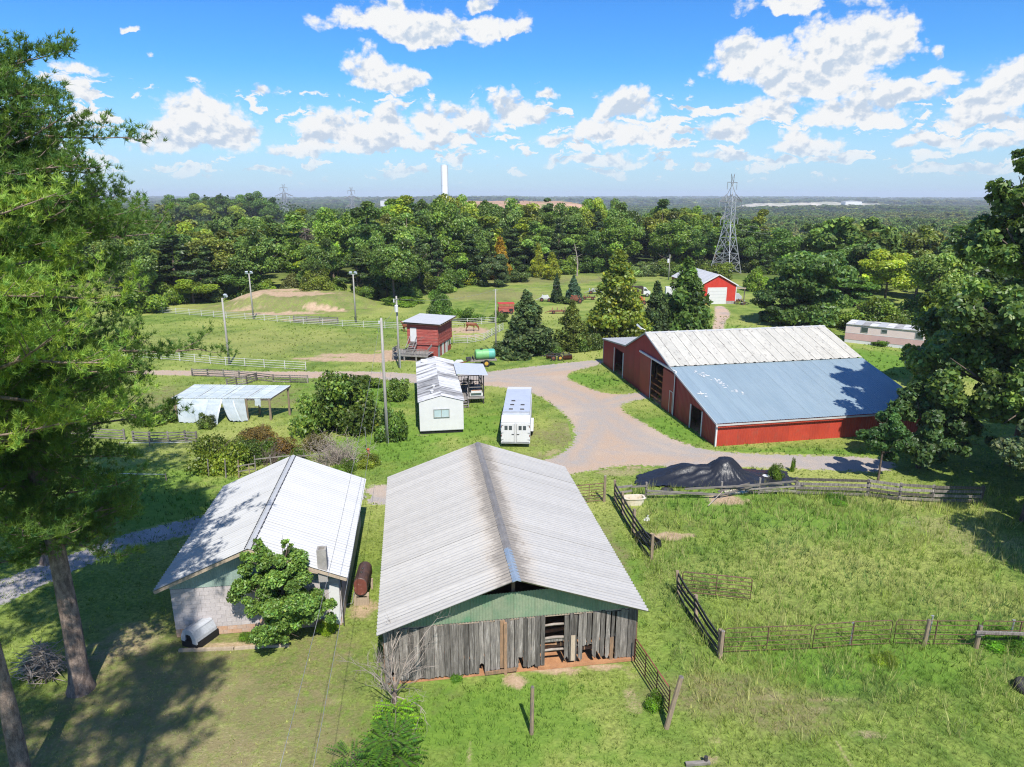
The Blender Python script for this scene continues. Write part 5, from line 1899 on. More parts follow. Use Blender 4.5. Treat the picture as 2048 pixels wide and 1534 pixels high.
# black plastic heap
def build_tarp():
 c = G(1430, 978) + Vector((0, 1.6, 0))
 nx, ny = 110, 60
 X = np.linspace(-5.6, 6.4, nx)
 Y = np.linspace(-2.0, 2.4, ny)
 gx, gy = np.meshgrid(X, Y)
 def bump(cx, cy, rx, ry, h, p=2.0):
  q = ((gx - cx) / rx) ** 2 + ((gy - cy) / ry) ** 2
  return h * np.exp(-q * 1.1)
 z = np.maximum(bump(1.0, .1, 1.45, 1.25, 1.6), bump(-1.3, .25, 2.3, 1.2, .92))
 z = np.maximum(z, bump(.0, .1, 2.6, 1.35, .95))
 z = np.maximum(z, bump(2.3, -.1, 1.2, 1.0, .55))
 n = fbm(gx * 1.1 + 5, gy * 2.1, 77)
 n2 = fbm(gx * 3.2, gy * 3.2 + 9, 78)
 ang = np.arctan2(gy - .1, gx - .9)
 r = np.hypot(gx - .9, gy - .1)
 fold = np.sin(ang * 23 + n * 6) * .05 * np.clip(r / 1.2, 0, 1) * np.clip(z, 0, .5) * 2
 z = z * (1 + (n - .5) * .25) + fold + (n2 - .5) * .06 + (n - .5) * .11 + .08
 # outline of the sheet: long flat tails
 ox = np.where(gx < 0, -gx / (5.4 - .3 * (n - .5) * 6), gx / (6.2 + (n - .5) * 2))
 w_up = np.where(gx < -2, 1.5 + .35 * (gx + 2), 2.1 - .12 * np.abs(gx))
 w_dn = np.where(gx > 2.5, 1.9 - .15 * (gx - 2.5), 1.85 + .1 * gx)
 keep = (ox < 1 + (n2 - .5) * .3) & (gy < w_up + (n2 - .5) * .5) & (gy > -w_dn + (n2 - .5) * .45)
 V = np.stack([gx.ravel(), gy.ravel(), np.maximum(z, .03).ravel()], 1)
 i = np.arange((nx - 1) * (ny - 1))
 a = (i // (nx - 1)) * nx + i % (nx - 1)
 F = np.stack([a, a + 1, a + nx + 1, a + nx], 1)
 k = keep.ravel()
 F = F[k[F].all(1)]
 me = np_mesh('plastic_sheet', V, F, M['tarp'], True)
 e = thing('covered_heap', 'heap covered with wrinkled shiny black plastic sheeting beside the drive', 'heap', c)
 link('plastic_sheet', me, e)
 MB().lathe((.7, .1, -.15), [(.9, 0), (.7, .25), (.4, .5), (.1, .6)], 12).build('earth_core', M['clay'], e)
 for (x, y, lab) in ((-3.4, -1.55, None), (-2.0, -1.75, None)):
  pass


build_tarp()


def tyre(name, lab, p, r, w, lean=0.0, white=False, group=None):
 e = thing(name, lab, 'tyre', p, .4, group)
 R = Matrix.Rotation(lean, 4, 'X')
 MB().lathe((0, 0, .0), [(r * .62, .02), (r * .95, 0), (r, w * .3), (r, w * .7), (r * .95, w), (r * .62, w - .02), (r * .6, w * .5)], 18).build('tread', M['tyre'], e, R)
 MB().lathe((0, 0, .02), [(r * .6, 0), (r * .6, w * .8), (r * .1, w * .7)], 14).build('rim', M['white'] if white else M['iron'], e, R)


tyre('scrap_tyre', 'old tyre with a white rim lying behind the black plastic heap', G(1532, 957), .42, .24, .0, True)
tyre('scrap_tyre', 'plain black tyre under the front hem of the black plastic', G(1334, 984), .42, .2, 0)
tyre('scrap_tyre', 'dark tyre lying at the right edge of the grass', G(2046, 1377), .42, .22, .5)

# heating oil tank on a timber cradle
p = G(722, 1214)
e = thing('oil_tank', 'rusty oval oil tank on a timber cradle between the two near buildings', 'tank', p + Vector((0, .15, 0)), rad(3))
N = 22
def oval(y, k):
 return [(.33 * k * math.cos(a), y, 1.0 + .33 * k * math.sin(a) + math.copysign(.14, math.sin(a))) for a in [2 * math.pi * (i + .5) / N for i in range(N)]]
b = MB()
rings = [(-.02, .9), (.0, .97), (.04, 1.0), (1.52, 1.0), (1.56, .97), (1.58, .9)]
vs = []
for (y, k) in rings:
 vs += oval(y, k)
fs = []
for i in range(len(rings) - 1):
 for k in range(N):
  fs.append((i * N + k, i * N + (k + 1) % N, (i + 1) * N + (k + 1) % N, (i + 1) * N + k))
fs.append(tuple((len(rings) - 1) * N + k for k in range(N)))
b.add(vs, fs)
b.build('shell', surf('brown_rusted_shell', (0.105, 0.062, 0.052), (0.07, 0.045, 0.04), 3, .5, .1, spec=.4, stain=(0.16, 0.08, 0.055), stain_scale=3), e, smooth=False)
b = MB()
b.add(oval(-.021, .9), [tuple(range(N))])
b.build('end_plate', surf('red_oxide_end', (0.20, 0.065, 0.05), (0.16, 0.05, 0.04), 3, .45, .1, spec=.5, stain=(0.40, 0.26, 0.22), stain_scale=4, stain_lo=.6, stain_hi=.72), e)
for y in (.45, .8):
 MB().lathe((0, y, 1.45), [(.04, 0), (.04, .06), (.06, .07), (.03, .1)], 8).build('filler_cap', M['iron'], e)
for y in (.1, 1.35):
 MB().box(-.36, .36, y, y + .1, .42, .58).build('cradle_beam', M['pale_wood'], e)
 for x in (-.3, .3):
  MB().box(x - .05, x + .05, y, y + .1, 0, .42).build('leg', M['pale_wood'], e)
MB().box(-.36, .36, -.03, -.005, .0, .42).build('front_board', M['pale_wood'], e)
MB().tube([(-.3, -.05, .75), (-.42, -.1, .2), (-.9, -.05, .05), (-1.4, .1, .06)], .018, 6).build('fuel_line', M['steel'], e)

# dog house
p = G(380, 1296)
e = thing('dog_house', 'grey moulded plastic dog house with a black base by the block wall', 'dog house', p, rad(-24))
sec_ = [(-.44, .34), (-.42, .50), (-.26, .80), (-.12, .88), (.12, .88), (.26, .80), (.42, .50), (.44, .34)]
b = MB()
b.prism(sec_, 'y', .06, 1.15)
b.build('roof', M['grey_plastic'], e, bevel=.03)
MB().prism([(-.27, .815), (-.12, .895), (-.12, .91), (-.28, .83)], 'y', .1, 1.1).prism([(.27, .815), (.12, .895), (.12, .91), (.28, .83)], 'y', .1, 1.1).build('roof_rib', M['grey_plastic'], e)
MB().box(-.45, .45, -.01, 1.2, 0, .335).build('base', M['dark'], e)
b = MB()
b.prism([(-.46, .28), (-.44, .50), (-.28, .82), (-.14, .90), (-.12, .66), (-.2, .52), (-.22, .28)], 'y', -.02, .058)
b.prism([(.46, .28), (.44, .50), (.28, .82), (.14, .90), (.12, .66), (.2, .52), (.22, .28)], 'y', -.02, .058)
b.prism([(-.14, .9), (.14, .9), (.12, .66), (-.12, .66)], 'y', -.018, .056)
b.build('door_surround', M['grey_plastic'], e)
MB().box(-.21, .21, .06 - .012, .058, .1, .66).build('doorway', M['dark'], e)

e = thing('garden_edging', 'low timber edging along the bed in front of the block wall', 'edging', G(358, 1303))
o = G(358, 1303)
pe = [G(358, 1303) - o, G(470, 1299) - o, G(530, 1294) - o, G(580, 1293) - o]
for a, b_ in zip(pe[:-1], pe[1:]):
 MB().bar(a + Vector((0, 0, .06)), b_ - (b_ - a) * .02 + Vector((0, 0, .06)), .12, .12).build('timber', M['pale_wood'], e)

# brush pile
p = G(84, 1360)
e = thing('brush_pile', 'heap of dead branches beside the pine trunk', 'brush pile', p + Vector((0, .2, 0)))
b = MB()
rg = random.Random(14)
for k in range(230):
 a = rg.uniform(0, 6.28)
 r = rg.uniform(0, .85)
 z = rg.uniform(.05, 1.35) * (1.15 - r * .7)
 q = Vector((r * math.cos(a), r * .6 * math.sin(a), z))
 d = Vector((rg.uniform(-1, 1), rg.uniform(-.7, .7), rg.uniform(-.35, .45))).normalized() * rg.uniform(.3, .75)
 m_ = q + d * .5 + Vector((rg.uniform(-.08, .08), rg.uniform(-.08, .08), rg.uniform(-.04, .08)))
 if min((q - d * .5).z, (q + d).z) < .02:
  d.z = abs(d.z)
 b.tube([q - d * .5, m_, q + d], [.022, .018, .008], 4)
tag(b.build('branches', M['dead_wood'], e), kind='stuff')
for (x, y) in ((-.45, -.3), (.3, -.4), (.05, .3)):
 MB().tube([(x, y, 0), (x + .05, y, .9)], [.035, .025], 6).build('stake', M['bark'], e)

# ================================================================ poles and wires
def up_pole(name, px, top, lab, cat, r=.13, lean=0.0):
 p = G(*px)
 h = HT(top, p.y)
 e = thing(name, lab, cat, p)
 MB().tube([(0, 0, -.2), (lean * .5, 0, h * .5), (lean, 0, h)], [r, r * .85, r * .68], 9).build('shaft', M['pole'], e, smooth=True)
 return e, p, h


def flood(e, x, z, yaw):
 R = Matrix.Translation((x, 0, z)) @ Matrix.Rotation(yaw, 4, 'Z') @ Matrix.Rotation(.5, 4, 'X')
 f = MB().box(-.2, .2, -.12, .12, -.18, .16).build('flood_lamp', M['alu'], e, R)
 MB().box(-.17, .17, -.135, -.122, -.15, .13).build('lens', M['pale_glass'], f)


for (px, top, lab, two) in (((459, 729), 596, 'tall grey floodlight pole at the near left corner of the arena', 0), ((507, 638), 547, 'floodlight pole with two lamps in front of the spoil heap', 1), ((712, 646), 548, 'floodlight pole with two lamps at the middle of the far arena fence', 1)):
 e, p, h = up_pole('floodlight_pole', px, top, lab, 'light pole', .14)
 if two:
  MB().bar((-.35, 0, h - .05), (.35, 0, h - .05), .05, .06).build('crossarm', M['steel'], e)
  flood(e, -.38, h + .18, .6)
  flood(e, .38, h + .18, -.6)
 else:
  MB().tube([(0, 0, h - .15), (.3, 0, h + .05)], .03, 6).build('crossarm', M['steel'], e)
  flood(e, .42, h + .28, -.5)

e4, p4, h4 = up_pole('utility_pole', (775, 886), 636, 'plain grey utility pole rising behind the near buildings', 'utility pole', .135)
MB().lathe((-.16, -.05, h4 - .45), [(.02, 0), (.07, .03), (.05, .14), (.08, .2), (.03, .25)], 8).build('insulator', M['white'], e4)
MB().tube([(.1, -.08, .0), (.1, -.08, 3.0)], .025, 6).build('conduit', M['steel'], e4)
e5, p5, h5 = up_pole('utility_pole', (799, 736), 592, 'utility pole with a white transformer can by the red tower', 'utility pole', .13)
MB().lathe((.0, -.3, h5 - 1.75), [(.05, 0), (.2, .02), (.2, .72), (.16, .78), (.05, .82)], 12).build('transformer', M['white'], e5)
MB().bar((-.2, -.1, h5 - .35), (.25, -.1, h5 - .35), .05, .05).build('bracket', M['steel'], e5)
MB().tube([(-.28, -.1, h5 - .7), (-.28, -.1, h5 - .3)], .07, 8).build('cutout', M['white'], e5)
MB().tube([(.12, -.14, 0), (.12, -.14, 2.2)], .08, 8).build('meter_riser', M['steel'], e5)
e6, p6, h6 = up_pole('utility_pole', (992, 712), 578, 'slim guyed utility pole beside the big juniper', 'utility pole', .1)
MB().tube([(0, 0, h6 - .1), (-4.2, .5, .05)], .012, 5).build('guy_wire', M['wire'], e6)
MB().bar((-.25, 0, h6 - .12), (.25, 0, h6 - .12), .05, .06).build('crossarm', M['steel'], e6)
e7, p7, h7 = up_pole('utility_pole', (1337, 560), 509, 'far utility pole with a transformer behind the evergreens', 'utility pole', .13)
MB().lathe((-.35, 0, h7 - 1.9), [(.05, 0), (.25, .02), (.25, .85), (.05, .95)], 10).build('transformer', M['white'], e7)


def wire(name, lab, a, b, sag, r=.012, n=24):
 e = thing(name, lab, 'cable', a)
 P = []
 for k in range(n + 1):
  f = k / n
  q = Vector(a).lerp(Vector(b), f) - Vector(a)
  q.z -= sag * 4 * f * (1 - f)
  P.append(q)
 MB().tube(P, r, 5).build('strand', M['wire'], e, smooth=True)


T4 = p4 + Vector((-.1, 0, h4 - .25))
wire('service_cable', 'left service cable running from the pole down past the flue of the outbuilding', T4, G(560, 1534, 5.2), 1.0, .009)
wire('service_cable', 'right service cable running from the pole down past the corner of the outbuilding', T4 + Vector((.25, 0, -1.6)), G(622, 1560, 4.6), .8, .009)
wire('power_line', 'thin power line between the plain pole and the transformer pole', T4, p5 + Vector((0, 0, h5 - .4)), .7, .012)
wire('power_line', 'thin power line from the transformer pole to the guyed pole', p5 + Vector((0, 0, h5 - .3)), p6 + Vector((0, 0, h6 - .1)), .6, .012)
wire('power_line', 'thin power line from the guyed pole towards the far pole', p6 + Vector((0, 0, h6 - .1)), p7 + Vector((0, 0, h7 - .2)), 1.6, .012)

# well head
p = G(738, 921)
e = thing('well_box', 'small grey and red well box with a red pipe in the weeds', 'well', p, rad(12))
MB().box(-.32, .32, -.28, .28, 0, .34).build('box', M['concrete'], e)
MB().box(-.34, -.0, -.295, -.283, .02, .34).build('red_face', M['tower_red'], e)
MB().lathe((0, 0, .34), [(.12, 0), (.09, .1), (.09, .5), (.13, .52), (.13, .58), (.05, .62)], 10).build('pipe', M['orange'], e)
e = thing('grey_standpipe', 'thin grey pipe standing beside the well box', 'pipe', G(734, 905))
MB().tube([(0, 0, 0), (-.05, 0, 2.0)], .025, 6).build('tube', M['wire'], e)
MB().lathe((-.05, 0, 1.98), [(.03, 0), (.05, .03), (.01, .07)], 6).build('cap', M['wire'], e)

# ================================================================ farm machines
def wheel(e, c, r, w, mat='rust', axis='x'):
 o = MB().lathe(c, [(r * .55, 0), (r * .96, .01), (r, w * .3), (r, w * .7), (r * .96, w), (r * .55, w - .01)], 16, axis).build('wheel', M['tyre'], e)
 k = {'x': (c[0] - .012, c[1], c[2]), 'y': (c[0], c[1] - .012, c[2])}[axis]
 MB().lathe(k, [(.05, -.01), (r * .52, 0), (r * .56, .02), (r * .56, w), (r * .5, w + .024), (.05, w + .024)], 12, axis).build('rim', M[mat], o)


p = G(962, 737)
e = thing('tank_wagon', 'flat wagon carrying a big green plastic tank near the porch', 'wagon', p + Vector((0, 1.2, 0)), rad(14))
b = MB()
N = 24
b.lathe((-.75, 0, 1.4), [(.3, 0), (.52, .04), (.58, .14), (.58, .8), (.595, .82), (.595, .86), (.58, .88), (.58, 1.55)], N, 'x')
b.build('tank', M['green_tank'], e, smooth=False)
MB().lathe((.802, 0, 1.4), [(.58, 0), (.58, .62), (.52, .74), (.3, .78)], N, 'x').build('tank', M['tank_end'], e)
MB().lathe((.0, 0, 1.97), [(.2, 0), (.2, .07), (.16, .09)], 12).build('filler_lid', M['dark'], e)
MB().box(-1.4, 1.7, -.62, -.5, .68, .8).box(-1.4, 1.7, .5, .62, .68, .8).box(-1.3, 1.7, -.5, .5, .74, .82).build('frame', M['board'], e)
MB().box(-1.0, -.9, -.55, .55, .82, 1.15).build('headboard', M['board'], e)
for y in (-.72, .5):
 wheel(e, (.45, y, .42), .42, .22, 'yellow', 'y')
MB().bar((-1.4, 0, .72), (-2.7, -.2, .5), .1, .1).build('drawbar', M['rust'], e)
MB().box(-1.75, -1.2, -.3, .3, .78, 1.1).build('pump_engine', M['iron'], e)
e = thing('white_hood', 'white sheet metal hood standing at the head of the tank wagon', 'hood', G(917, 731), rad(20))
MB().prism([(-.5, 0), (-.5, .35), (-.1, .62), (.5, .58), (.5, .02)], 'y', -.35, .35).build('shell', M['white'], e)
MB().box(-.42, .44, -.36, -.352, .1, .3).build('grille', M['iron'], e)

p = G(1117, 719)
e = thing('disc_harrow', 'rusty disc harrow with two wheels in front of the junipers', 'harrow', p, rad(10))
for y in (-.5, .5):
 MB().bar((-1.5, y, .62), (1.5, y * .8, .66), .09, .1).build('frame_rail', M['iron'], e)
for x in (-1.2, -.3, .6, 1.3):
 MB().bar((x, -.55, .62), (x, .55, .66), .08, .08).build('cross_member', M['iron'], e)
MB().bar((-.4, 0, .7), (-1.2, .2, 1.05), .06, .06).bar((.1, -.2, .7), (.9, .1, .98), .06, .06).build('lift_arm', M['iron'], e)
MB().bar((-1.5, 0, .62), (-2.2, .1, .45), .1, .08).build('hitch', M['iron'], e)
wheel(e, (-.75, -.65, .34), .34, .2, 'rust', 'y')
wheel(e, (.05, -.7, .33), .33, .2, 'yellow', 'y')
for k in range(9):
 x = .45 + k * .13
 MB().lathe((x, -.45 + k * .02, .3), [(.03, 0), (.3, .05), (.3, .065), (.03, .02)], 14, 'x').build('disc', M['rust'], e)
for k in range(7):
 x = -1.4 + k * .13
 MB().lathe((x, .5, .3), [(.03, 0), (.3, .05), (.3, .065), (.03, .02)], 14, 'x').build('disc', M['rust'], e)

p = G(1013, 628)
e = thing('red_farm_cart', 'small red slatted stock cart in the meadow', 'cart', p, rad(8))
MB().box(-1.3, 1.3, 0, 1.5, .35, .95).build('lower_body', M['tower_red'], e)
for k in range(3):
 MB().box(-1.3, 1.3, -.02, .02, 1.0 + k * .22, 1.16 + k * .22).build('slat', M['tower_red'], e)
for x in (-1.28, -.4, .5, 1.28):
 MB().box(x - .04, x + .04, .03, .1, .95, 1.7).build('stake', M['rust'], e)
MB().box(-1.36, 1.36, -.06, 1.56, 1.68, 1.76).build('roof', M['garage_red'], e)
MB().box(.45, 1.1, -.03, -.002, .55, .85).build('hatch', M['dark'], e)
for x in (-.8, .8):
 wheel(e, (x, -.1, .3), .3, .16, 'rust', 'y')
for (dx, dy, s) in ((0, 0, 1),):
 pass


def implement(px, lab, cat, mats, L, H, seed, name):
 rg = random.Random(seed)
 e = thing(name, lab, cat, G(*px), rg.uniform(-.4, .4))
 MB().box(-L / 2, L / 2, -.35, .35, H * .35, H * .5).build('frame', M[mats[0]], e)
 for k in range(4):
  x = -L / 2 + L * (k + .5) / 4
  MB().bar((x, -.3, H * .45), (x + rg.uniform(-.3, .3), .3, H * rg.uniform(.7, 1.0)), .12, .1).build('arm', M[mats[k % len(mats)]], e)
 MB().bar((-L / 2, 0, H * .4), (-L / 2 - .8, .1, .2), .1, .1).build('drawbar', M[mats[0]], e)
 for x in (-L * .3, L * .3):
  wheel(e, (x, -.5, H * .28), H * .28, .16, 'rust', 'y')
 if len(mats) > 2:
  MB().prism([(-L * .3, H * .52), (-L * .25, H * .85), (L * .1, H * .95), (L * .25, H * .52)], 'y', -.3, .3).build('hopper', M[mats[2]], e)


implement((1092, 603), 'pale hay rake standing left of the dark cypress in the meadow', 'rake', ['galv', 'steel', 'white'], 2.4, 1.3, 1, 'hay_rake')
implement((1150, 607), 'rust red baler by the blue spruce in the meadow', 'baler', ['rust', 'orange', 'rust'], 2.6, 1.6, 2, 'old_baler')
implement((1178, 599), 'dark red plough in the meadow right of the blue spruce', 'plough', ['rust', 'iron'], 2.4, 1.0, 3, 'plough')
implement((1190, 588), 'grey and white tedder at the far side of the meadow', 'tedder', ['steel', 'white', 'galv'], 2.6, 1.3, 4, 'tedder')
implement((1117, 627), 'long rust red mower at the edge of the junipers', 'mower', ['rust', 'rust_pipe'], 3.0, 1.0, 5, 'mower')
implement((1281, 610), 'orange red cultivator behind the yellow-green poplar', 'cultivator', ['orange', 'rust', 'orange'], 1.6, 1.6, 6, 'cultivator')

e = thing('flatbed_truck', 'truck with a dark box body and a white cab behind the poplar', 'truck', G(1277, 594), rad(2))
MB().box(-1.5, .9, 0, 1.6, .6, 2.0).build('box_body', M['dark_in'], e)
MB().prism([(.95, .5), (.95, 1.75), (1.5, 1.75), (1.9, 1.15), (2.3, 1.05), (2.3, .5)], 'y', .05, 1.55).build('cab', M['white'], e)
MB().prism([(1.05, 1.2), (1.05, 1.62), (1.45, 1.62), (1.75, 1.2)], 'y', .035, .06).build('window', M['glass'], e)
for x in (-.8, 1.7):
 wheel(e, (x, -.05, .36), .36, .2, 'steel', 'y')
e = thing('white_van', 'white van parked behind the dark evergreens', 'van', G(1352, 594), rad(-6))
MB().prism([(-2.0, .4), (-2.0, 1.85), (1.2, 1.85), (1.7, 1.2), (2.2, 1.05), (2.25, .4)], 'y', 0, 1.6).build('body', M['white'], e, bevel=.06)
MB().prism([(.5, 1.2), (.5, 1.7), (1.15, 1.7), (1.5, 1.2)], 'y', -.02, .01).build('window', M['glass'], e)
for x in (-1.3, 1.5):
 wheel(e, (x, -.08, .34), .34, .2, 'steel', 'y')


# ================================================================ horses
def horse(px, rz, lab, graze=True, s=.92):
 e = thing('horse', lab, 'horse', G(*px), rz)
 e.scale = (s, s, s)
 # skeleton: x forward
 V = []
 E = []
 R = []

 def pt(x, y, z, r, par=None):
  V.append((x, y, z))
  R.append(r)
  if par is not None:
   E.append((par, len(V) - 1))
  return len(V) - 1
 root = pt(-.45, 0, 1.12, (.27, .29))
 mid = pt(0, 0, 1.08, (.27, .30), root)
 ch = pt(.42, 0, 1.10, (.24, .30), mid)
 rump = pt(-.72, 0, 1.12, (.19, .22), root)
 if graze:
  n1 = pt(.72, 0, 1.05, (.14, .20), ch)
  n2 = pt(1.02, 0, .72, (.10, .15), n1)
  po = pt(1.18, 0, .48, (.085, .12), n2)
  fa = pt(1.2, 0, .30, (.075, .085), po)
  mu = pt(1.19, 0, .12, (.055, .06), fa)
 else:
  n1 = pt(.68, 0, 1.30, (.14, .20), ch)
  n2 = pt(.88, 0, 1.58, (.10, .15), n1)
  po = pt(1.0, 0, 1.76, (.085, .11), n2)
  fa = pt(1.18, 0, 1.66, (.075, .09), po)
  mu = pt(1.36, 0, 1.50, (.055, .06), fa)
 for sy in (-1, 1):
  f0 = pt(.46, sy * .15, .86, (.12, .13), ch)
  f1 = pt(.45, sy * .15, .52, (.06, .065), f0)
  f2 = pt(.46, sy * .15, .48, (.055, .058), f1)
  f3 = pt(.44, sy * .15, .14, (.04, .042), f2)
  pt(.50, sy * .15, .03, (.055, .06), f3)
  h0 = pt(-.58, sy * .15, .86, (.15, .18), rump)
  h1 = pt(-.50, sy * .16, .68, (.085, .095), h0)
  h2 = pt(-.72, sy * .16, .46, (.055, .06), h1)
  h3 = pt(-.70, sy * .16, .14, (.04, .042), h2)
  pt(-.64, sy * .16, .03, (.055, .06), h3)
 me = bpy.data.meshes.new('body')
 me.from_pydata(V, E, [])
 o = link('body', me, e)
 sk = o.modifiers.new('skin', 'SKIN')
 me.skin_vertices.new() if not me.skin_vertices else None
 sv = me.skin_vertices[0].data
 for i, r in enumerate(R):
  sv[i].radius = r
  sv[i].use_root = (i == 0)
 ss = o.modifiers.new('smooth', 'SUBSURF')
 ss.levels = 1
 ss.render_levels = 2
 me.materials.append(M['horse'])
 MB().tube([(-.9, 0, 1.18), (-1.02, 0, .95), (-1.0, 0, .55)], [.05, .06, .03], 7).build('tail', M['mane'], e, smooth=True)
 hp = Vector(V[po])
 npt = Vector(V[n1])
 MB().bar(npt + Vector((.02, 0, .2 if not graze else .22)), hp + Vector((-.06 if not graze else .05, 0, .1)), .05, .1).build('mane', M['mane'], e)
 for sy in (-1, 1):
  MB().tube([hp + Vector((0, sy * .05, .08)), hp + Vector((-.02 if not graze else .06, sy * .07, .2))], [.03, .008], 5).build('ear', M['horse'], e)
 return e


horse((942, 662), 0.1, 'chestnut horse grazing in the pen right of the red tower', True, .95)
horse((813, 664), 2.7, 'chestnut horse half hidden behind the left side of the red tower', False, .85)


# ================================================================ pylons, standpipe
def lattice(e, base_w, levels, arms, topw, mat, r):
 """levels: list of (z, half width); legs, horizontals and X braces each a part"""
 cor = [(-1, -1), (1, -1), (1, 1), (-1, 1)]
 for (sx, sy) in cor:
  MB().tube([(sx * w, sy * w, z) for (z, w) in levels], r * 1.5, 4).build('leg', mat, e)
 for i in range(len(levels) - 1):
  z0, w0 = levels[i]
  z1, w1 = levels[i + 1]
  b = MB()
  for k in range(4):
   a, c = cor[k], cor[(k + 1) % 4]
   b.bar((a[0] * w0, a[1] * w0, z0), (c[0] * w1, c[1] * w1, z1), r * 1.4, r * 1.4)
   b.bar((c[0] * w0, c[1] * w0, z0), (a[0] * w1, a[1] * w1, z1), r * 1.4, r * 1.4)
   if i > 0:
    b.bar((a[0] * w0, a[1] * w0, z0), (c[0] * w0, c[1] * w0, z0), r * 1.4, r * 1.4)
   if i < 3:
    mx = [(a[j] * w0 + c[j] * w0) / 2 for j in (0, 1)]
    m2 = [(a[j] * w1 + c[j] * w1) / 2 for j in (0, 1)]
    zc = (z0 + z1) / 2
    b.bar((a[0] * (w0 + w1) / 2, a[1] * (w0 + w1) / 2, zc), (c[0] * (w0 + w1) / 2, c[1] * (w0 + w1) / 2, zc), r, r)
  b.build('bracing', mat, e)
 for (z, half, up, drop) in arms:
  w = topw
  for s in (-1, 1):
   b = MB()
   tip = Vector((s * half * 1.414, 0, z))
   for q in (-1, 1):
    for dz in (0, up):
     A = Vector((s * w, q * w, z + dz))
     b.bar(A, tip, r * 1.8, r * 1.8)
    for f in (.0, .4, .7):
     A = Vector((s * w, q * w, z))
     b.bar(A.lerp(tip, f), (A + Vector((0, 0, up))).lerp(tip, f * .8), r, r)
   b.build('crossarm', M['wire'], e)
   MB().tube([tip, tip - Vector((0, 0, drop))], r * 1.6, 5).build('insulator', M['steel'], e)


def pylon(p, lab, k=1.0, r=.075, rz=rad(-2), wires=True):
 e = thing('power_pylon', lab, 'pylon', p, rz)
 H = lambda py: (HT(py, 176)) * k
 px = 180 / FPX / 2 * .7071 * k
 lv = [(0, 60 * px), (H(523), 51 * px), (H(505), 43 * px), (H(474), 30 * px), (H(448), 20 * px), (H(426), 19 * px), (H(414), 18.5 * px), (H(403), 18 * px), (H(390), 16.5 * px)]
 pm = 180 / FPX / 2 * k
 lattice(e, 1, lv, [(H(437), 42 * pm, 1.3 * k, 1.3 * k), (H(403), 56 * pm, 1.7 * k, 1.3 * k)], 17 * px, M['steel'], r)
 # waist and Y shaped head
 b = MB()
 d = 1.414
 zt, zh, za = H(390), H(348), H(365)
 w = 16.5 * px
 for s in (-1, 1):
  for q in (-1, 1):
   b.bar((s * w, q * w, zt), (-s * 5 * pm * d, 0, za), r * 1.3, r * 1.3)
  b.bar((-s * 5 * pm * d, 0, za), (-s * 8 * pm * d, 0, zh), r * 1.3, r * 1.3)
  b.bar((s * 5 * pm * d, 0, za), (-s * 8 * pm * d, 0, zh), r, r)
 b.bar((-23 * pm * d, 0, za), (23 * pm * d, 0, za), r * 2.2, r * 2.2)
 b.build('head', M['wire'], e)
 for s in (-1, 1):
  MB().tube([(s * 23 * pm * d, 0, za), (s * 23 * pm * d, 0, za - 1.7 * k)], r * 1.3, 5).build('insulator', M['steel'], e)
 return e


P0 = G(1450, 547)
pylon(P0, 'grey steel lattice pylon behind the red garage', 1.0, .068, rad(42))
px_ = lambda px, d, z: Vector(((px - 1024) / FPX * (d * math.cos(PITCH) - (z - CAM_H) * math.sin(PITCH)), d, z))
Q1, Q2 = px_(572, 620, 0), px_(706, 560, 0)
for (q, lab) in ((Q1, 'distant pale pylon left, above the young pines'), (Q2, 'distant pale pylon right of the oak knoll, in front of the standpipe')):
 z = tz1(q.x, q.y)
 top = 367 if q is Q1 else 373
 hh = HT(top, q.y) - z
 k = hh / (HT(346, 176))
 e = pylon(Vector((q.x, q.y, z)), lab, k, .14, rad(40))
d_ = Vector((math.cos(rad(-20)), math.sin(rad(-20)), 0))
for (lab, zz, s, far) in (('upper power line strung right from the steel pylon', HT(437, 176) - 1.3, 1, (1960, 508)), ('lower power line strung right from the steel pylon', HT(437, 176) - 2.0, -1, (1985, 497))):
 a = P0 + Vector((s * 2.8, s * 2.6, zz))
 r_ = ray(*far)
 t_ = 235 / r_[1]
 wire('power_line', lab, a, Vector((r_[0] * t_, 235, CAM_H + r_[2] * t_)), 1.5, .028)

D = 900
zb = -9.0
q = px_(890, D, 10)
e = thing('water_standpipe', 'tall white cylindrical water standpipe on the horizon', 'water tower', (q.x, q.y, tz1(q.x, q.y) - 1))
hh = HT(331, D) - tz1(q.x, q.y) + 1
R_ = 4.2
n = 9
for k in range(n):
 MB().lathe((0, 0, 0), [(R_, hh * k / n), (R_, hh * (k + 1) / n - .25)], 28).build('shell_course', M['bright_white'], e, smooth=False)
 MB().lathe((0, 0, 0), [(R_ + .12, hh * (k + 1) / n - .25), (R_ + .12, hh * (k + 1) / n)], 28).build('ring', M['bright_white'], e)
MB().lathe((0, 0, hh), [(R_, 0), (R_ * .6, .8), (.3, 1.2)], 28).build('cap', M['white'], e)
MB().bar((R_ + .3, -.5, 2), (R_ + .3, -.5, hh), .5, .5).build('ladder', M['steel'], e)
# ================================================================ foliage
LEAF = leaf_mat('broad_leaves', .44, .45, .42, .12)
NEEDLE = leaf_mat('needles', .42, .25, .5, .08)
GRASS = leaf_mat('grass_blades', .35, .15, .6, .0)


def unit(v):
 return v / (np.linalg.norm(v, axis=1, keepdims=True) + 1e-9)


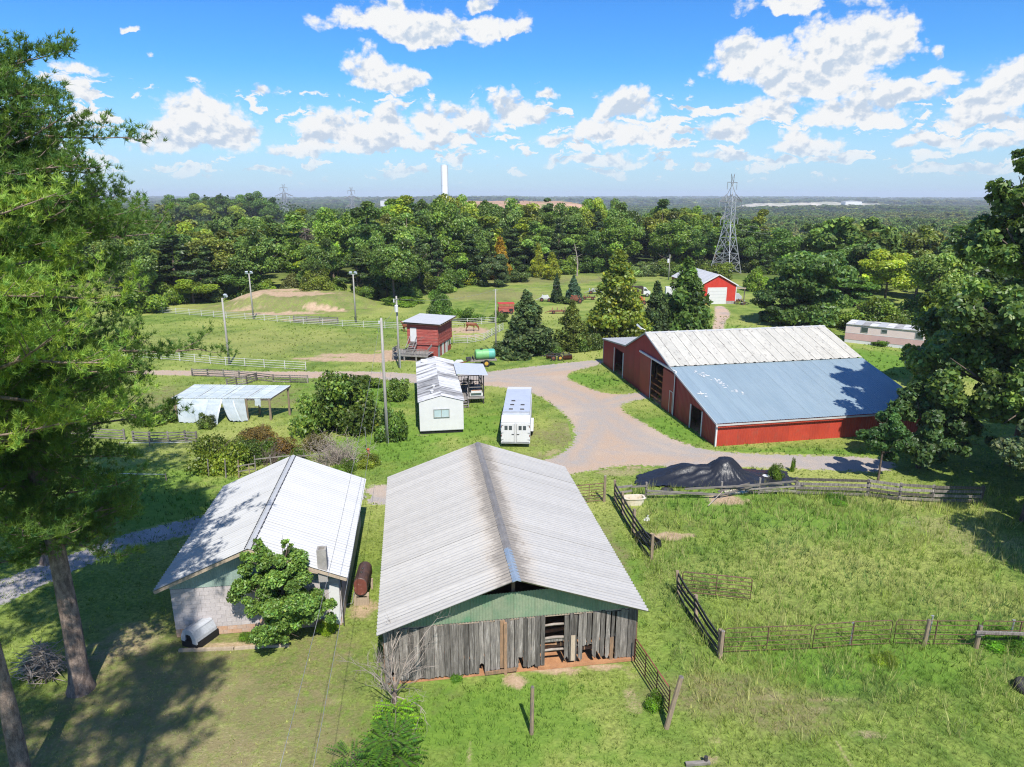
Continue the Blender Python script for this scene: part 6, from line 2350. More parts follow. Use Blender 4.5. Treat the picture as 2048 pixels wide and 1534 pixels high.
def leaf_quads(P, N, S, tint, rng, aspect=1.5):
 """one bent rhombus per leaf (spray of leaves)"""
 n = len(P)
 N = unit(N)
 a = unit(np.cross(N, rng.normal(size=(n, 3))))
 b = np.cross(N, a)
 S = S[:, None]
 v0 = P - a * S * .5 * aspect
 v1 = P + b * S * .5 + N * S * .14
 v2 = P + a * S * .5 * aspect
 v3 = P - b * S * .5 + N * S * .14
 V = np.stack([v0, v1, v2, v3], 1).reshape(-1, 3)
 i = np.arange(n)[:, None] * 4
 F = np.concatenate([i + np.array([[0, 1, 2]]), i + np.array([[0, 2, 3]])], 1).reshape(-1, 3)
 return V, F, np.repeat(tint, 4, 0)


def tint_of(rng, n, base, yellow=.0, spread=.2):
 base = np.array(base)
 f = np.exp(rng.normal(0, spread, (n, 1)))
 h = rng.normal(0, .10, (n, 1))
 t = base[None] * f * np.concatenate([1 + h * 1.3, 1 + h * .4, 1 - h], 1)
 if yellow:
  k = (rng.random((n, 1)) < yellow)
  t = np.where(k, t * np.array([[1.5, 1.22, .9]]), t)
 return np.clip(t, .003, .6)


def crown_from_clumps(rng, C, R, n, leaf, base, squash=.75, spread=.2, yellow=0, out_c=None, up=.35, clumpvar=.28, flat=.5, aspect=1.5):
 C = np.asarray(C)
 R = np.asarray(R)
 w = R ** 2
 k = rng.choice(len(C), n, p=w / w.sum())
 d = unit(rng.normal(size=(n, 3)) + np.array([0, 0, .25]))
 rr = R[k] * (.32 + .78 * rng.random(n) ** .6)
 P = C[k] + d * rr[:, None] * np.array([1, 1, squash])
 N = d * .45 + rng.normal(size=(n, 3)) * flat * 1.5 + np.array([0, 0, up])
 if out_c is not None:
  N += unit(P - out_c) * .35
 t = tint_of(rng, n, base, yellow, spread) * np.exp(rng.normal(0, clumpvar, len(C)))[k][:, None]
 S = leaf * rng.uniform(.65, 1.35, n)
 return leaf_quads(P, N, S, t, rng, aspect)


def shape_clumps(kind, rng, H, R, z0, N):
 C = []
 Rr = []
 if kind in ('broad', 'tall'):
  zc = z0 + (H - z0) * .5
  hz = (H - z0) * .5
  for i in range(N):
   d = unit(rng.normal(size=(1, 3)))[0]
   if d[2] < -.55:
    d[2] *= -.5
   q = rng.uniform(.35, .84) if i % 4 else rng.uniform(.0, .4)
   C.append([d[0] * R * q, d[1] * R * q, zc + d[2] * hz * q * (1.04)])
   Rr.append(R * rng.uniform(.20, .40) * (1 - .1 * abs(d[2])))
  Rr = np.array(Rr)
 elif kind == 'cone':
  for i in range(N):
   f = rng.random() ** 1.25
   z = z0 + (H - z0) * f
   rad_ = R * (1 - f) ** .75
   a = rng.uniform(0, 6.283)
   q = rng.uniform(.35, .95)
   C.append([math.cos(a) * rad_ * q, math.sin(a) * rad_ * q, z])
   Rr.append(max(R * .11, R * .27 * (1 - f * .65)) * rng.uniform(.7, 1.25))
  C.append([0, 0, H - R * .14])
  Rr.append(R * .12)
 elif kind == 'pyramid':
  for i in range(N):
   f = rng.random() ** 1.1
   z = z0 + (H - z0) * f
   rad_ = R * min(1, 1.12 * (1 - f) ** .8 + .06) * (1 if f > .12 else .75)
   a = rng.uniform(0, 6.283)
   q = rng.uniform(.3, .85)
   C.append([math.cos(a) * rad_ * q, math.sin(a) * rad_ * q, z])
   Rr.append(max(R * .17, R * .36 * (1 - f * .5)) * rng.uniform(.7, 1.2))
  C.append([0, 0, H - R * .2])
  Rr.append(R * .18)
 elif kind == 'layer':
  for i in range(N):
   a = rng.uniform(0, 6.283)
   f = rng.random() ** .7
   rad_ = R * math.sqrt(max(.05, 1 - (f * 1.05 - .2) ** 2)) * rng.uniform(.3, .95)
   C.append([math.cos(a) * rad_, math.sin(a) * rad_, z0 + (H - z0) * f * .94])
   Rr.append(R * rng.uniform(.2, .36))
 elif kind == 'shrub':
  for i in range(N):
   d = unit(rng.normal(size=(1, 3)))[0]
   d[2] = abs(d[2])
   q = rng.uniform(.2, .88)
   C.append([d[0] * R * q, d[1] * R * q, .06 * H + d[2] * H * .86 * q])
   Rr.append(min(R, H) * rng.uniform(.22, .42))
 return np.array(C, float), np.array(Rr, float)


def trunk_mesh(name, rng, H, R, z0, r, mat, limbs=6, lean=0.0):
 b = MB()
 top = Vector((lean + rng.normal() * .1, rng.normal() * .1, H * .82))
 b.tube([(0, 0, -.3), (0, 0, .25), tuple(top * .35), tuple(top * .7), tuple(top)], [r * 1.45, r * 1.1, r * .85, r * .5, r * .12], 8)
 for i in range(limbs):
  a = rng.uniform(0, 6.28)
  f = rng.uniform(.25, .7)
  p = top * f
  L = R * rng.uniform(.5, .85)
  e = p + Vector((math.cos(a) * L, math.sin(a) * L, L * rng.uniform(.35, .9)))
  m_ = p.lerp(e, .5) + Vector((0, 0, -.08 * L))
  b.tube([p, m_, e], [r * .42, r * .28, r * .08], 6)
 return b.mesh(name, mat, True)


PROTO = {}


def proto(key, kind, seed, H, R, z0, N, n, leaf, base, mat=None, trunk_r=.2, squash=.75, yellow=0, spread=.2, limbs=6, clumpvar=.28, up=.35, flat=.5, aspect=1.5, bark='bark'):
 rng = np.random.default_rng(seed)
 C, Rr = shape_clumps(kind, rng, H, R, z0, N)
 V, F, T = crown_from_clumps(rng, C, Rr, n, leaf, base, squash, spread, yellow, np.array([0, 0, (H + z0) / 2]), up, clumpvar, flat, aspect)
 V[:, 2] = np.maximum(V[:, 2], .02)
 cm = np_mesh('crown', V, F, mat or LEAF, False, {'tint': T})
 tm = trunk_mesh('trunk', rng, H, R, z0, trunk_r, M[bark], limbs)
 PROTO[key] = (cm, tm, H, R)


DG = (0.145, 0.225, 0.046)
for i in range(4):
 proto('oak%d' % i, 'broad', 100 + i, 14, 5.4, 1.6, 40, 16000, .33, DG, trunk_r=.24, clumpvar=.30)
for i in range(3):
 proto('tall%d' % i, 'tall', 120 + i, 16, 4.1, 1.5, 36, 14000, .32, DG, trunk_r=.22, clumpvar=.30)
for i in range(2):
 proto('pinew%d' % i, 'pyramid', 130 + i, 15, 3.4, 2.5, 34, 7000, .32, (0.085, 0.135, 0.04), trunk_r=.2, squash=.5, up=.1)
for i in range(2):
 proto('juniper%d' % i, 'cone', 140 + i, 8, 3.4, .1, 110, 12000, .26, (0.105, 0.155, 0.056), trunk_r=.16, squash=1.15, clumpvar=.22, spread=.25, aspect=2.0, mat=NEEDLE)
proto('poplar0', 'pyramid', 150, 10, 3.2, .3, 120, 17000, .25, (0.19, 0.25, 0.04), trunk_r=.17, yellow=.22, clumpvar=.26)
proto('layer0', 'layer', 160, 9, 5.0, .4, 46, 15000, .32, (0.105, 0.175, 0.042), trunk_r=.22, squash=.5, clumpvar=.28)
proto('layer1', 'layer', 161, 9, 4.4, .4, 42, 14000, .32, (0.105, 0.175, 0.042), trunk_r=.22, squash=.5, clumpvar=.28)
for i in range(3):
 proto('shrub%d' % i, 'shrub', 170 + i, 3.2, 2.6, 0, 26, 6500, .20, (0.13, 0.20, 0.036), trunk_r=.06, limbs=5, clumpvar=.24)
proto('fine_shrub', 'shrub', 176, 2.4, 2.2, 0, 34, 9000, .12, (0.145, 0.20, 0.034), trunk_r=.05, limbs=6, clumpvar=.3)
proto('bigbush', 'shrub', 178, 5.0, 3.6, 0, 44, 15000, .22, (0.13, 0.20, 0.036), trunk_r=.1, limbs=6, clumpvar=.3, yellow=.05)


def plant(key, x, y, h, w, name, label, cat='tree', group=None, color=(1, 1, 1), rz=None, z=None, trunk=True, parts=('trunk', 'crown'), depth=None):
 cm, tm, H, R = PROTO[key]
 e = thing(name, label, cat, (x, y, tz1(x, y) if z is None else z), random.uniform(0, 6.28) if rz is None else rz, group)
 s = w / (2 * R)
 e.scale = (s, s if depth is None else depth / (2 * R), h / H)
 if trunk:
  link(parts[0], tm, e)
 c = link(parts[1], cm, e)
 c.color = (*color, 1)
 return e


def plant_px(key, px, py, top, wpx, name, label, cat='tree', group=None, color=(1, 1, 1), **k):
 p = G(px, py)
 depth = p.y * math.cos(PITCH) + CAM_H * math.sin(PITCH)
 w = wpx / FPX * depth
 y = p.y + w * .25
 h = max(HT(top, y), .3)
 return plant(key, p.x * y / p.y, y, h, w, name, label, cat, group, color, **k)


# ---- trees and bushes about the farm
plant_px('juniper0', 1052, 716, 588, 128, 'juniper_tree', 'broad dark juniper behind the guyed pole', color=(1, 1, 1))
plant_px('juniper1', 1143, 704, 606, 84, 'juniper_tree', 'smaller olive juniper between the dark juniper and the poplar', color=(1.45, 1.25, .7))
plant_px('poplar0', 1233, 693, 503, 128, 'poplar_tree', 'pointed yellow-green poplar behind the red barn', color=(1.05, 1.05, 1))
plant_px('shrub0', 1192, 700, 655, 50, 'shrub', 'grey green shrub at the foot of the yellow-green poplar', 'shrub', color=(.75, .7, .9))
plant_px('juniper0', 1309, 692, 570, 84, 'cedar_tree', 'slim dark cedar right of the yellow-green poplar', color=(.75, .8, .75))
plant_px('juniper1', 1366, 692, 525, 132, 'cedar_tree', 'tall rich green cedar beside the drive to the red garage', color=(1.05, 1.2, .7))
plant_px('shrub1', 1290, 690, 640, 60, 'shrub', 'bright green shrub between the poplar and the slim cedar', 'shrub', color=(1.1, 1.2, .9))
plant_px('shrub2', 1098, 712, 680, 50, 'shrub', 'dark shrub between the dark juniper and the olive juniper', 'shrub', color=(.7, .8, .8))
plant_px('shrub0', 1168, 704, 668, 50, 'shrub', 'dull green shrub right of the olive juniper', 'shrub', color=(.8, .85, .8))
plant_px('shrub1', 1268, 694, 650, 56, 'shrub', 'dark shrub at the right foot of the yellow-green poplar', 'shrub', color=(.75, .9, .7))
plant_px('juniper0', 1113, 606, 549, 27, 'cypress_tree', 'narrow dark cypress in the meadow', color=(.62, .7, .8))
plant_px('juniper1', 1147, 604, 553, 40, 'spruce_tree', 'rounded blue-green spruce in the meadow', color=(.78, .98, 1.5))
plant_px('shrub2', 1128, 608, 590, 40, 'shrub', 'dark thicket between the cypress and the spruce', 'shrub', color=(.6, .6, .7))
plant_px('layer0', 1612, 655, 497, 170, 'locust_tree', 'big feathery green locust right of the red garage', color=(1.05, 1.08, 1))
plant_px('layer1', 1560, 652, 560, 105, 'locust_tree', 'smaller dark locust at the bend of the garage drive', color=(.8, .85, .85))
plant_px('oak1', 1768, 612, 500, 120, 'tulip_tree', 'yellow-green tulip tree beyond the pink mobile home', color=(2.1, 1.65, .9))
plant_px('layer1', 1680, 612, 545, 120, 'mulberry_tree', 'mid green mulberry between the locust and the tulip tree', color=(1, 1.1, .8))
plant_px('oak2', 1872, 660, 475, 145, 'pecan_tree', 'grey green pecan rising behind the right hand trees', color=(1.55, 1.4, 1.5))
plant_px('bigbush', 1740, 668, 592, 120, 'thicket_bush', 'rounded pale green thicket behind the pink mobile home', 'bush', color=(1.1, 1.05, .8))
plant_px('shrub0', 1800, 655, 610, 80, 'thicket_bush', 'green thicket at the right end of the pink mobile home', 'bush', color=(1.0, 1.0, .9))
plant_px('shrub1', 1764, 694, 678, 36, 'shrub', 'small green bush against the white skirting of the pink home', 'shrub', color=(.8, 1, .7))
plant_px('bigbush', 1512, 583, 535, 50, 'bush', 'bright green bush behind the garage lean-to', 'bush', color=(1.3, 1.3, .8))
plant_px('shrub2', 1552, 590, 555, 50, 'bush', 'pale green bush right of the garage lean-to', 'bush', color=(1.25, 1.2, 1))
plant_px('shrub0', 1430, 560, 515, 70, 'bush', 'olive bush at the foot of the steel pylon', 'bush', color=(1.1, .95, .7))
plant_px('shrub1', 1395, 572, 540, 50, 'bush', 'green bush left behind the red garage roof', 'bush', color=(1., 1, .8))
plant_px('oak0', 388, 610, 555, 98, 'maple_tree', 'low rounded yellow-green maple at the corner of the arena', color=(1.6, 1.4, .75))
plant_px('bigbush', 878, 636, 578, 58, 'holly_tree', 'dark round holly behind the red tower', color=(.8, .95, .8))
plant_px('shrub1', 935, 645, 614, 62, 'bush', 'low green bush behind the horse pen', 'bush', color=(.95, 1.05, .8))
plant_px('shrub2', 1000, 645, 620, 40, 'bush', 'green bush left below the red farm cart', 'bush', color=(.9, .95, .9))
plant_px('bigbush', 676, 872, 738, 168, 'overgrown_bush', 'big tangled green bush between the pole shed and the mobile home', 'bush', color=(1, 1, .9))
plant_px('shrub0', 780, 884, 806, 72, 'overgrown_bush', 'dark bush around the foot of the plain utility pole', 'bush', color=(.8, .9, .8))
plant_px('shrub1', 793, 802, 752, 62, 'bush', 'round bush left of the mobile home roof', 'bush', color=(1, 1.02, .9))
plant_px('shrub2', 735, 778, 744, 60, 'bush', 'leafy bush beside the road behind the plain utility pole', 'bush', color=(1.15, 1.1, .9))
plant_px('fine_shrub', 436, 952, 868, 132, 'hedge_bush', 'yellow-green clipped bush at the left end of the overgrown garden row', 'bush', color=(1.35, 1.3, .9))
plant_px('shrub0', 320, 852, 806, 74, 'bush', 'dark bush at the left end of the pole shed', 'bush', color=(.85, .9, .8))
plant_px('fine_shrub', 520, 930, 872, 90, 'hedge_bush', 'green bush over the garden trellis', 'bush', color=(.8, .95, .8))
plant_px('fine_shrub', 590, 940, 896, 70, 'hedge_bush', 'green bush behind the ridge of the outbuilding', 'bush', color=(.9, 1.1, .8))
plant_px('fine_shrub', 565, 912, 872, 90, 'rusty_shrub', 'rust red dying shrub in the garden row', 'shrub', color=(1.55, .72, .9))
plant_px('fine_shrub', 520, 890, 850, 90, 'shrub', 'brownish grassy shrub below the torn sheets', 'shrub', color=(1.9, 1.0, 1.5))
plant_px('fine_shrub', 470, 905, 872, 60, 'shrub', 'yellow-green weeds between the clipped bush and the pole shed', 'shrub', color=(1.2, 1.2, .7))
plant_px('fine_shrub', 640, 905, 862, 70, 'shrub', 'grey brown shrub left of the bare thicket', 'shrub', color=(1.5, .95, 1.8))
plant_px('shrub2', 415, 858, 822, 40, 'shrub', 'olive sapling in front of the torn hanging sheets', 'shrub', color=(.8, .75, .8))
plant_px('fine_shrub', 735, 935, 908, 60, 'weed_clump', 'tall pale weeds round the well box', 'weeds', color=(1.5, 1.35, .9))
plant_px('fine_shrub', 690, 950, 918, 56, 'weed_clump', 'green weeds behind the eave of the outbuilding', 'weeds', color=(1.0, 1.2, .7))
plant_px('fine_shrub', 655, 1272, 1240, 52, 'bright_shrub', 'small bright lime shrub at the corner of the outbuilding', 'shrub', color=(1.75, 1.9, .55))
plant_px('fine_shrub', 505, 1282, 1268, 50, 'weed_clump', 'low green weeds in the bed below the block wall', 'weeds', color=(.8, 1.1, .6))


for (k, px, py, top, w, nm, lab, col) in (
  ('oak0', 1690, 590, 470, 110, 'oak_tree', 'dark round oak right behind the feathery locust', (.8, .9, .85)),
  ('oak3', 1750, 585, 455, 120, 'oak_tree', 'tall olive oak above the yellow-green tulip tree', (1.3, 1.1, .9)),
  ('tall1', 1830, 600, 450, 100, 'hickory_tree', 'tall brownish hickory left of the grey green pecan', (1.3, 1.05, 1.1)),
  ('tall0', 1900, 610, 440, 120, 'oak_tree', 'tall dark oak behind the grey green pecan', (.85, .95, .9)),
  ('bigbush', 1850, 650, 585, 110, 'thicket_bush', 'dense green thicket between the tulip tree and the pecan', (1, 1.1, .8)),
  ('shrub0', 1690, 655, 612, 90, 'thicket_bush', 'low green thicket behind the left end of the pink home', (1.15, 1.15, .8)),
  ('shrub1', 1640, 690, 655, 70, 'thicket_bush', 'weedy bush between the locust and the pink home', (1.1, 1.05, .8)),
  ('shrub2', 1545, 645, 605, 60, 'thicket_bush', 'dark bush beside the scrap heap', (.9, 1, .8)),
  ('bigbush', 1620, 580, 520, 80, 'thicket_bush', 'green bush showing behind the crown of the locust', (1, 1.1, .8)),
  ('oak1', 1560, 570, 455, 100, 'oak_tree', 'dark oak behind the smaller locust', (.8, .9, .85)),
  ('tall2', 1640, 575, 440, 100, 'maple_tree', 'mid green maple standing high behind the feathery locust', (1.15, 1.15, .9))):
 plant_px(k, px, py, top, w, nm, lab, 'bush' if 'bush' in nm else 'tree', None, col)


# bare thicket of grey twigs
def twigs(name, label, px, py, top, wpx, n, mat, cat='shrub', seed=1, spread=.9):
 rg = random.Random(seed)
 p = G(px, py)
 w = wpx / FPX * (p.y * math.cos(PITCH) + CAM_H * math.sin(PITCH))
 h = HT(top, p.y + w * .2)
 e = thing(name, label, cat, p + Vector((0, w * .2, 0)))
 b = MB()
 for k in range(n):
  a = rg.uniform(0, 6.28)
  r = rg.uniform(0, w * .4)
  q = Vector((r * math.cos(a), r * math.sin(a) * .6, 0))
  d = Vector((rg.uniform(-spread, spread), rg.uniform(-spread, spread), 1.2)).normalized()
  L = h * rg.uniform(.55, 1.1)
  P = [q]
  for s in range(4):
   d = (d + Vector((rg.uniform(-.35, .35), rg.uniform(-.35, .35), rg.uniform(-.28, .1)))).normalized()
   P.append(P[-1] + d * L / 4)
  b.tube(P, [.022, .018, .014, .01, .005], 4, cap=False)
  for s in range(3):
   z = P[rg.randint(1, 4)]
   d2 = Vector((rg.uniform(-1, 1), rg.uniform(-1, 1), rg.uniform(-.2, .9))).normalized()
   b.tube([z, z + d2 * L * .16 + Vector((0, 0, .03)), z + d2 * L * .32], [.012, .009, .004], 3, cap=False)
 tag(b.build('twigs', mat, e), kind='stuff')
 MB().tube([(0, 0, -.1), (.03, 0, h * .5)], [.06, .03], 6).build('stem', mat, e)


twigs('bare_thicket', 'grey leafless thicket behind the outbuilding roof', 668, 935, 868, 110, 150, M['dead_wood'], seed=3)
twigs('bare_thicket', 'brown dry thicket in the middle of the garden row', 545, 935, 890, 90, 60, M['bark'], seed=4)

# garden trellis posts
e = thing('garden_trellis', 'broken wooden trellis posts along the overgrown garden row', 'trellis', G(450, 958))
o = G(450, 958)
rg = random.Random(5)
for (x, y) in ((418, 952), (452, 956), (478, 956), (500, 954), (512, 950), (545, 948), (582, 942), (610, 938), (655, 936)):
 q = G(x, y) - o
 h = rg.uniform(.9, 1.5)
 MB().tube([tuple(q), (q.x + rg.uniform(-.08, .08), q.y, h)], [.05, .04], 6).build('post', M['post'] if x in (478, 500) else M['rail_grey'], e)
for (x0, y0, x1, y1, z) in ((478, 956, 512, 950, .5), (478, 956, 512, 950, .9), (512, 950, 582, 942, 1.2), (582, 942, 655, 936, 1.1)):
 a, b = G(x0, y0) - o, G(x1, y1) - o
 MB().bar((a.x, a.y - .06, z), (b.x, b.y - .06, z), .04, .07).build('rail', M['rail_grey'], e)


# ---- maple against the outbuilding
def big_leafy(name, label, x, y, H, blobs, n, leaf, base, color=(1, 1, 1), trunk_r=.12, seed=5, cat='tree', squash=.85, trunks=None, yellow=0.0, up=.35, clumpvar=.25, lean=0, spread=.22, mat=None):
 """blobs are (x, y, z, r) masses; each is broken into clumps"""
 rng = np.random.default_rng(seed)
 C = []
 R = []
 for (bx, by, bz, br, k) in blobs:
  for i in range(k):
   d = unit(rng.normal(size=(1, 3)))[0]
   q = rng.uniform(.45, .95)
   C.append([bx + d[0] * br * q, by + d[1] * br * q, max(.15, bz + d[2] * br * q * .9)])
   R.append(br * rng.uniform(.2, .42))
 C = np.array(C)
 R = np.array(R)
 V, F, T = crown_from_clumps(rng, C, R, n, leaf, base, squash, spread, yellow, C.mean(0), up, clumpvar)
 V[:, 2] = np.maximum(V[:, 2], .02)
 e = thing(name, label, cat, (x, y, tz1(x, y)))
 c = link('crown', np_mesh('crown', V, F, mat or LEAF, False, {'tint': T}), e)
 c.color = (*color, 1)
 b = MB()
 top = Vector((lean, 0, H * .8))
 b.tube([(0, 0, -.2), tuple(top * .08), tuple(top * .4), tuple(top * .75), tuple(top)], [trunk_r * 1.5, trunk_r * 1.1, trunk_r * .85, trunk_r * .5, trunk_r * .1], 9)
 for (bx, by, bz, br, k) in blobs:
  p = top * min(.75, max(.12, (bz - br * .6) / H))
  q = Vector((bx, by, bz + br * .2))
  b.tube([p, p.lerp(q, .5) + Vector((0, 0, -.05 * br)), q], [trunk_r * .5, trunk_r * .36, trunk_r * .1], 6)
  for j in range(3):
   d = Vector((rng.normal(), rng.normal(), rng.normal() * .6)) * br * .5
   b.tube([p.lerp(q, .6), q + d], [trunk_r * .22, trunk_r * .05], 5)
 b.build('trunk', M['bark'], e, smooth=True)
 return e


p = G(572, 1284)
big_leafy('sweetgum_tree', 'leafy young sweetgum hiding the right half of the block wall', p.x, p.y + .2, 5.0,
          [(-1.0, .1, 3.9, .75, 12), (.1, 0, 3.6, .95, 14), (-1.1, -.2, 2.5, 1.0, 14), (.5, -.3, 2.3, 1.1, 16), (1.5, -.2, 1.8, .9, 12), (-.3, -.5, 1.3, 1.1, 14), (-1.0, .1, 4.7, .35, 6), (.4, .1, 4.6, .3, 5), (-.2, -.4, .6, .8, 8)],
          36000, .085, (0.165, 0.275, 0.055), seed=8, trunk_r=.09, clumpvar=.15, spread=.34)

# ---- big oaks on the right edge
R1 = big_leafy('oak_tree', 'large shady oak filling the right edge of the picture', 36.8, 46.5, 22,
               [(-1, 0, 15.5, 4.2, 22), (2.5, 1, 19, 3.6, 18), (-4.5, -1, 11.5, 3.6, 20), (1.5, -3, 11, 4.2, 22), (5, 0, 14, 4.5, 22), (-5.2, -.5, 6.8, 3.2, 18), (-2, -4, 6.5, 3.4, 20), (3.5, -4, 6.5, 3.6, 20), (-3.4, 0, 21.2, 1.2, 8), (-3.2, 0, 19.0, 1.7, 10), (-3.9, 0, 16.4, 2.5, 13), (.6, 0, 20.8, 2.4, 10), (3.5, 0, 21.5, 2.6, 12), (-2.5, 3.0, 8.0, 4, 14)],
               105000, .26, (0.125, 0.20, 0.048), seed=11, trunk_r=.42, clumpvar=.32, squash=.7)
big_leafy('oak_tree', 'lower oak with silvery green leaves in front of the large oak', 31.0, 37.6, 9.5,
          [(.8, 0, 7.2, 2.1, 16), (-.6, -.5, 4.6, 2.0, 16), (2.2, -.6, 4.8, 2.2, 16), (.6, -1.0, 2.6, 1.8, 12), (3.0, 0, 7.5, 2.2, 14)],
          32000, .20, (0.17, 0.225, 0.095), seed=12, trunk_r=.2, clumpvar=.28, squash=.65)
p = G(1750, 968)
big_leafy('maple_sapling', 'slender young maple with a pale stem at the end of the red barn', p.x + .4, p.y + .4, 5.0,
          [(0, 0, 4.4, 1.0, 10), (-.7, 0, 3.2, 1.0, 10), (.8, .1, 3.2, 1.1, 10), (.2, 0, 2.3, .9, 8)],
          9000, .15, (0.085, 0.175, 0.045), seed=13, trunk_r=.07)
big_leafy('sassafras_tree', 'yellow-green leafy tree beside the far end of the red barn', 38.5, 60.0, 11.5,
          [(-.6, 0, 8.8, 2.0, 14), (.6, 0, 6.8, 2.4, 14), (-.8, -.5, 5.0, 2.2, 14), (1.5, 0, 9.8, 1.6, 8)],
          20000, .24, (0.18, 0.25, 0.038), seed=14, trunk_r=.16, yellow=.12)
big_leafy('dark_tree', 'dark spreading tree against the pale pecan above the pink home', 44.5, 66.0, 13,
          [(-2.0, 0, 8.0, 2.4, 12), (1, 0, 9.8, 2.6, 12), (-.5, -1, 5.2, 2.6, 12), (2, 0, 6, 3, 12)],
          16000, .28, (0.075, 0.125, 0.04), seed=15, trunk_r=.2)
big_leafy('understory_tree', 'dark undergrowth tree between the maple sapling and the lower oak', 29.4, 46.0, 7.0,
          [(-.8, 0, 4.6, 1.8, 12), (1.2, 0, 4.2, 2.0, 12), (-.2, -.8, 2.4, 1.8, 12), (2.6, -1, 2.6, 1.8, 10)],
          12000, .24, (0.075, 0.135, 0.04), seed=16, trunk_r=.14)
big_leafy('understory_tree', 'dark low tree at the far right behind the plank fence', 37.0, 42.0, 8.0,
          [(-1.5, -1, 3.0, 2.4, 14), (1.0, -2, 3.5, 2.8, 14), (1, 0, 5.5, 2.6, 12)],
          13000, .25, (0.078, 0.14, 0.042), seed=17, trunk_r=.14)


big_leafy('oak_tree', 'oak just outside the right edge whose shade falls on the paddock corner', 32.0, 26.8, 14,
          [(0, 0, 9.5, 3.6, 20), (-1.5, .5, 6.5, 3.0, 16), (2, 0, 7, 3.4, 16)], 12000, .32, (0.10, 0.165, 0.042), seed=18, trunk_r=.22)


# ---- foreground pines
def pine(name, label, x, y, H, branches, seed, lean=(0, 0), r=.36, tuft=.20, tufts=3.6, base=(0.125, 0.22, 0.045), nneed=15, cat='tree', top=True):
 """branches: list of (z0, z1, count, length, azimuth centre, azimuth spread)"""
 rng = np.random.default_rng(seed)
 rg = random.Random(seed)
 e = thing(name, label, cat, (x, y, tz1(x, y)))
 tb = MB()
 axis = lambda z: Vector((lean[0] * (z / H) ** 1.2 + .12 * math.sin(z * .35 + seed), lean[1] * (z / H) + .1 * math.sin(z * .27), z))
 zs = [-.2, .0, .35, 1.0, 3, 6, 9, 12, 15, 18, H - 2, H - .4]
 zs = [z for z in zs if z < H]
 tb.tube([axis(max(z, 0)) + Vector((0, 0, min(z, 0))) for z in zs], [r * (1.55 if z < .1 else 1.22 if z < .5 else 1.05) * max(.08, 1 - max(z, 0) / H) ** .75 for z in zs], 12)
 tb.build('trunk', M['pine_bark'], e, smooth=True)
 bb = MB()
 TP = []
 TD = []
 for (z0, z1, cnt, L0, az0, azs) in branches:
  for k in range(cnt):
   z = rg.uniform(z0, z1)
   az = rg.uniform(az0 - azs, az0 + azs)
   L = L0 * rg.uniform(.65, 1.12)
   dirh = Vector((math.cos(az), math.sin(az), 0))
   p0 = axis(z)
   rise = rg.uniform(.0, .38)
   P = [p0]
   d = (dirh + Vector((0, 0, rise))).normalized()
   nseg = 6
   for s in range(nseg):
    d = (d + Vector((rg.uniform(-.13, .13), rg.uniform(-.13, .13), rg.uniform(-.10, .10) + (.05 if s > 3 else -.03)))).normalized()
    P.append(P[-1] + d * L / nseg)
   r0 = max(.025, .016 * L)
   bb.tube(P, [r0 * (1 - .85 * s / nseg) for s in range(nseg + 1)], 5, cap=False)
   for s in range(1, nseg + 1):
    for q in range(rg.choice([2, 3])):
     side = rg.choice([-1, 1])
     sd = (d.cross(Vector((0, 0, 1))) * side * rg.uniform(.5, 1.1) + d * rg.uniform(.4, 1.0) + Vector((0, 0, rg.uniform(-.3, .95)))).normalized()
     sl = L * rg.uniform(.16, .36) * (1.15 - .4 * s / nseg)
     a = P[s - 1].lerp(P[s], rg.random())
     m_ = a + sd * sl * .55
     en = m_ + (sd + Vector((0, 0, .3))).normalized() * sl * .45
     bb.tube([a, m_, en], [.018, .012, .006], 4, cap=False)
     nt = max(2, int(round(3.6 * sl / .8 * tufts)))
     for t in range(nt):
      f = (t + .6) / nt
      c = a.lerp(m_, f * 2) if f < .5 else m_.lerp(en, f * 2 - 1)
      c = c + Vector((rg.gauss(0, .14), rg.gauss(0, .14), rg.gauss(.06, .13)))
      TP.append(c)
      TD.append(sd + Vector((0, 0, .5)))
     TP.append(en)
     TD.append(sd + Vector((0, 0, .6)))
   TP.append(P[-1])
   TD.append(d + Vector((0, 0, .4)))
 bb.build('branches', M['pine_bark'], e)
 TP = np.array(TP)
 TD = unit(np.array(TD))
 n = len(TP)
 K = nneed
 dirs = unit(np.repeat(TD, K, 0) * .75 + np.array([0, 0, .3]) + rng.normal(size=(n * K, 3)) * .75)
 ln = tuft * rng.uniform(.7, 1.25, n * K)[:, None]
 base_p = np.repeat(TP, K, 0) + rng.normal(size=(n * K, 3)) * .02
 side = unit(np.cross(dirs, rng.normal(size=(n * K, 3)))) * .0135
 V = np.stack([base_p - side, base_p + side, base_p + dirs * ln], 1).reshape(-1, 3)
 F = np.arange(n * K * 3).reshape(-1, 3)
 tt = tint_of(rng, n, base, 0, .16)
 T = np.repeat(np.repeat(tt, K, 0), 3, 0)
 me = np_mesh('needles', V, F, NEEDLE, False, {'tint': T})
 c = link('needles', me, e)
 c['kind'] = 'stuff'
 return e


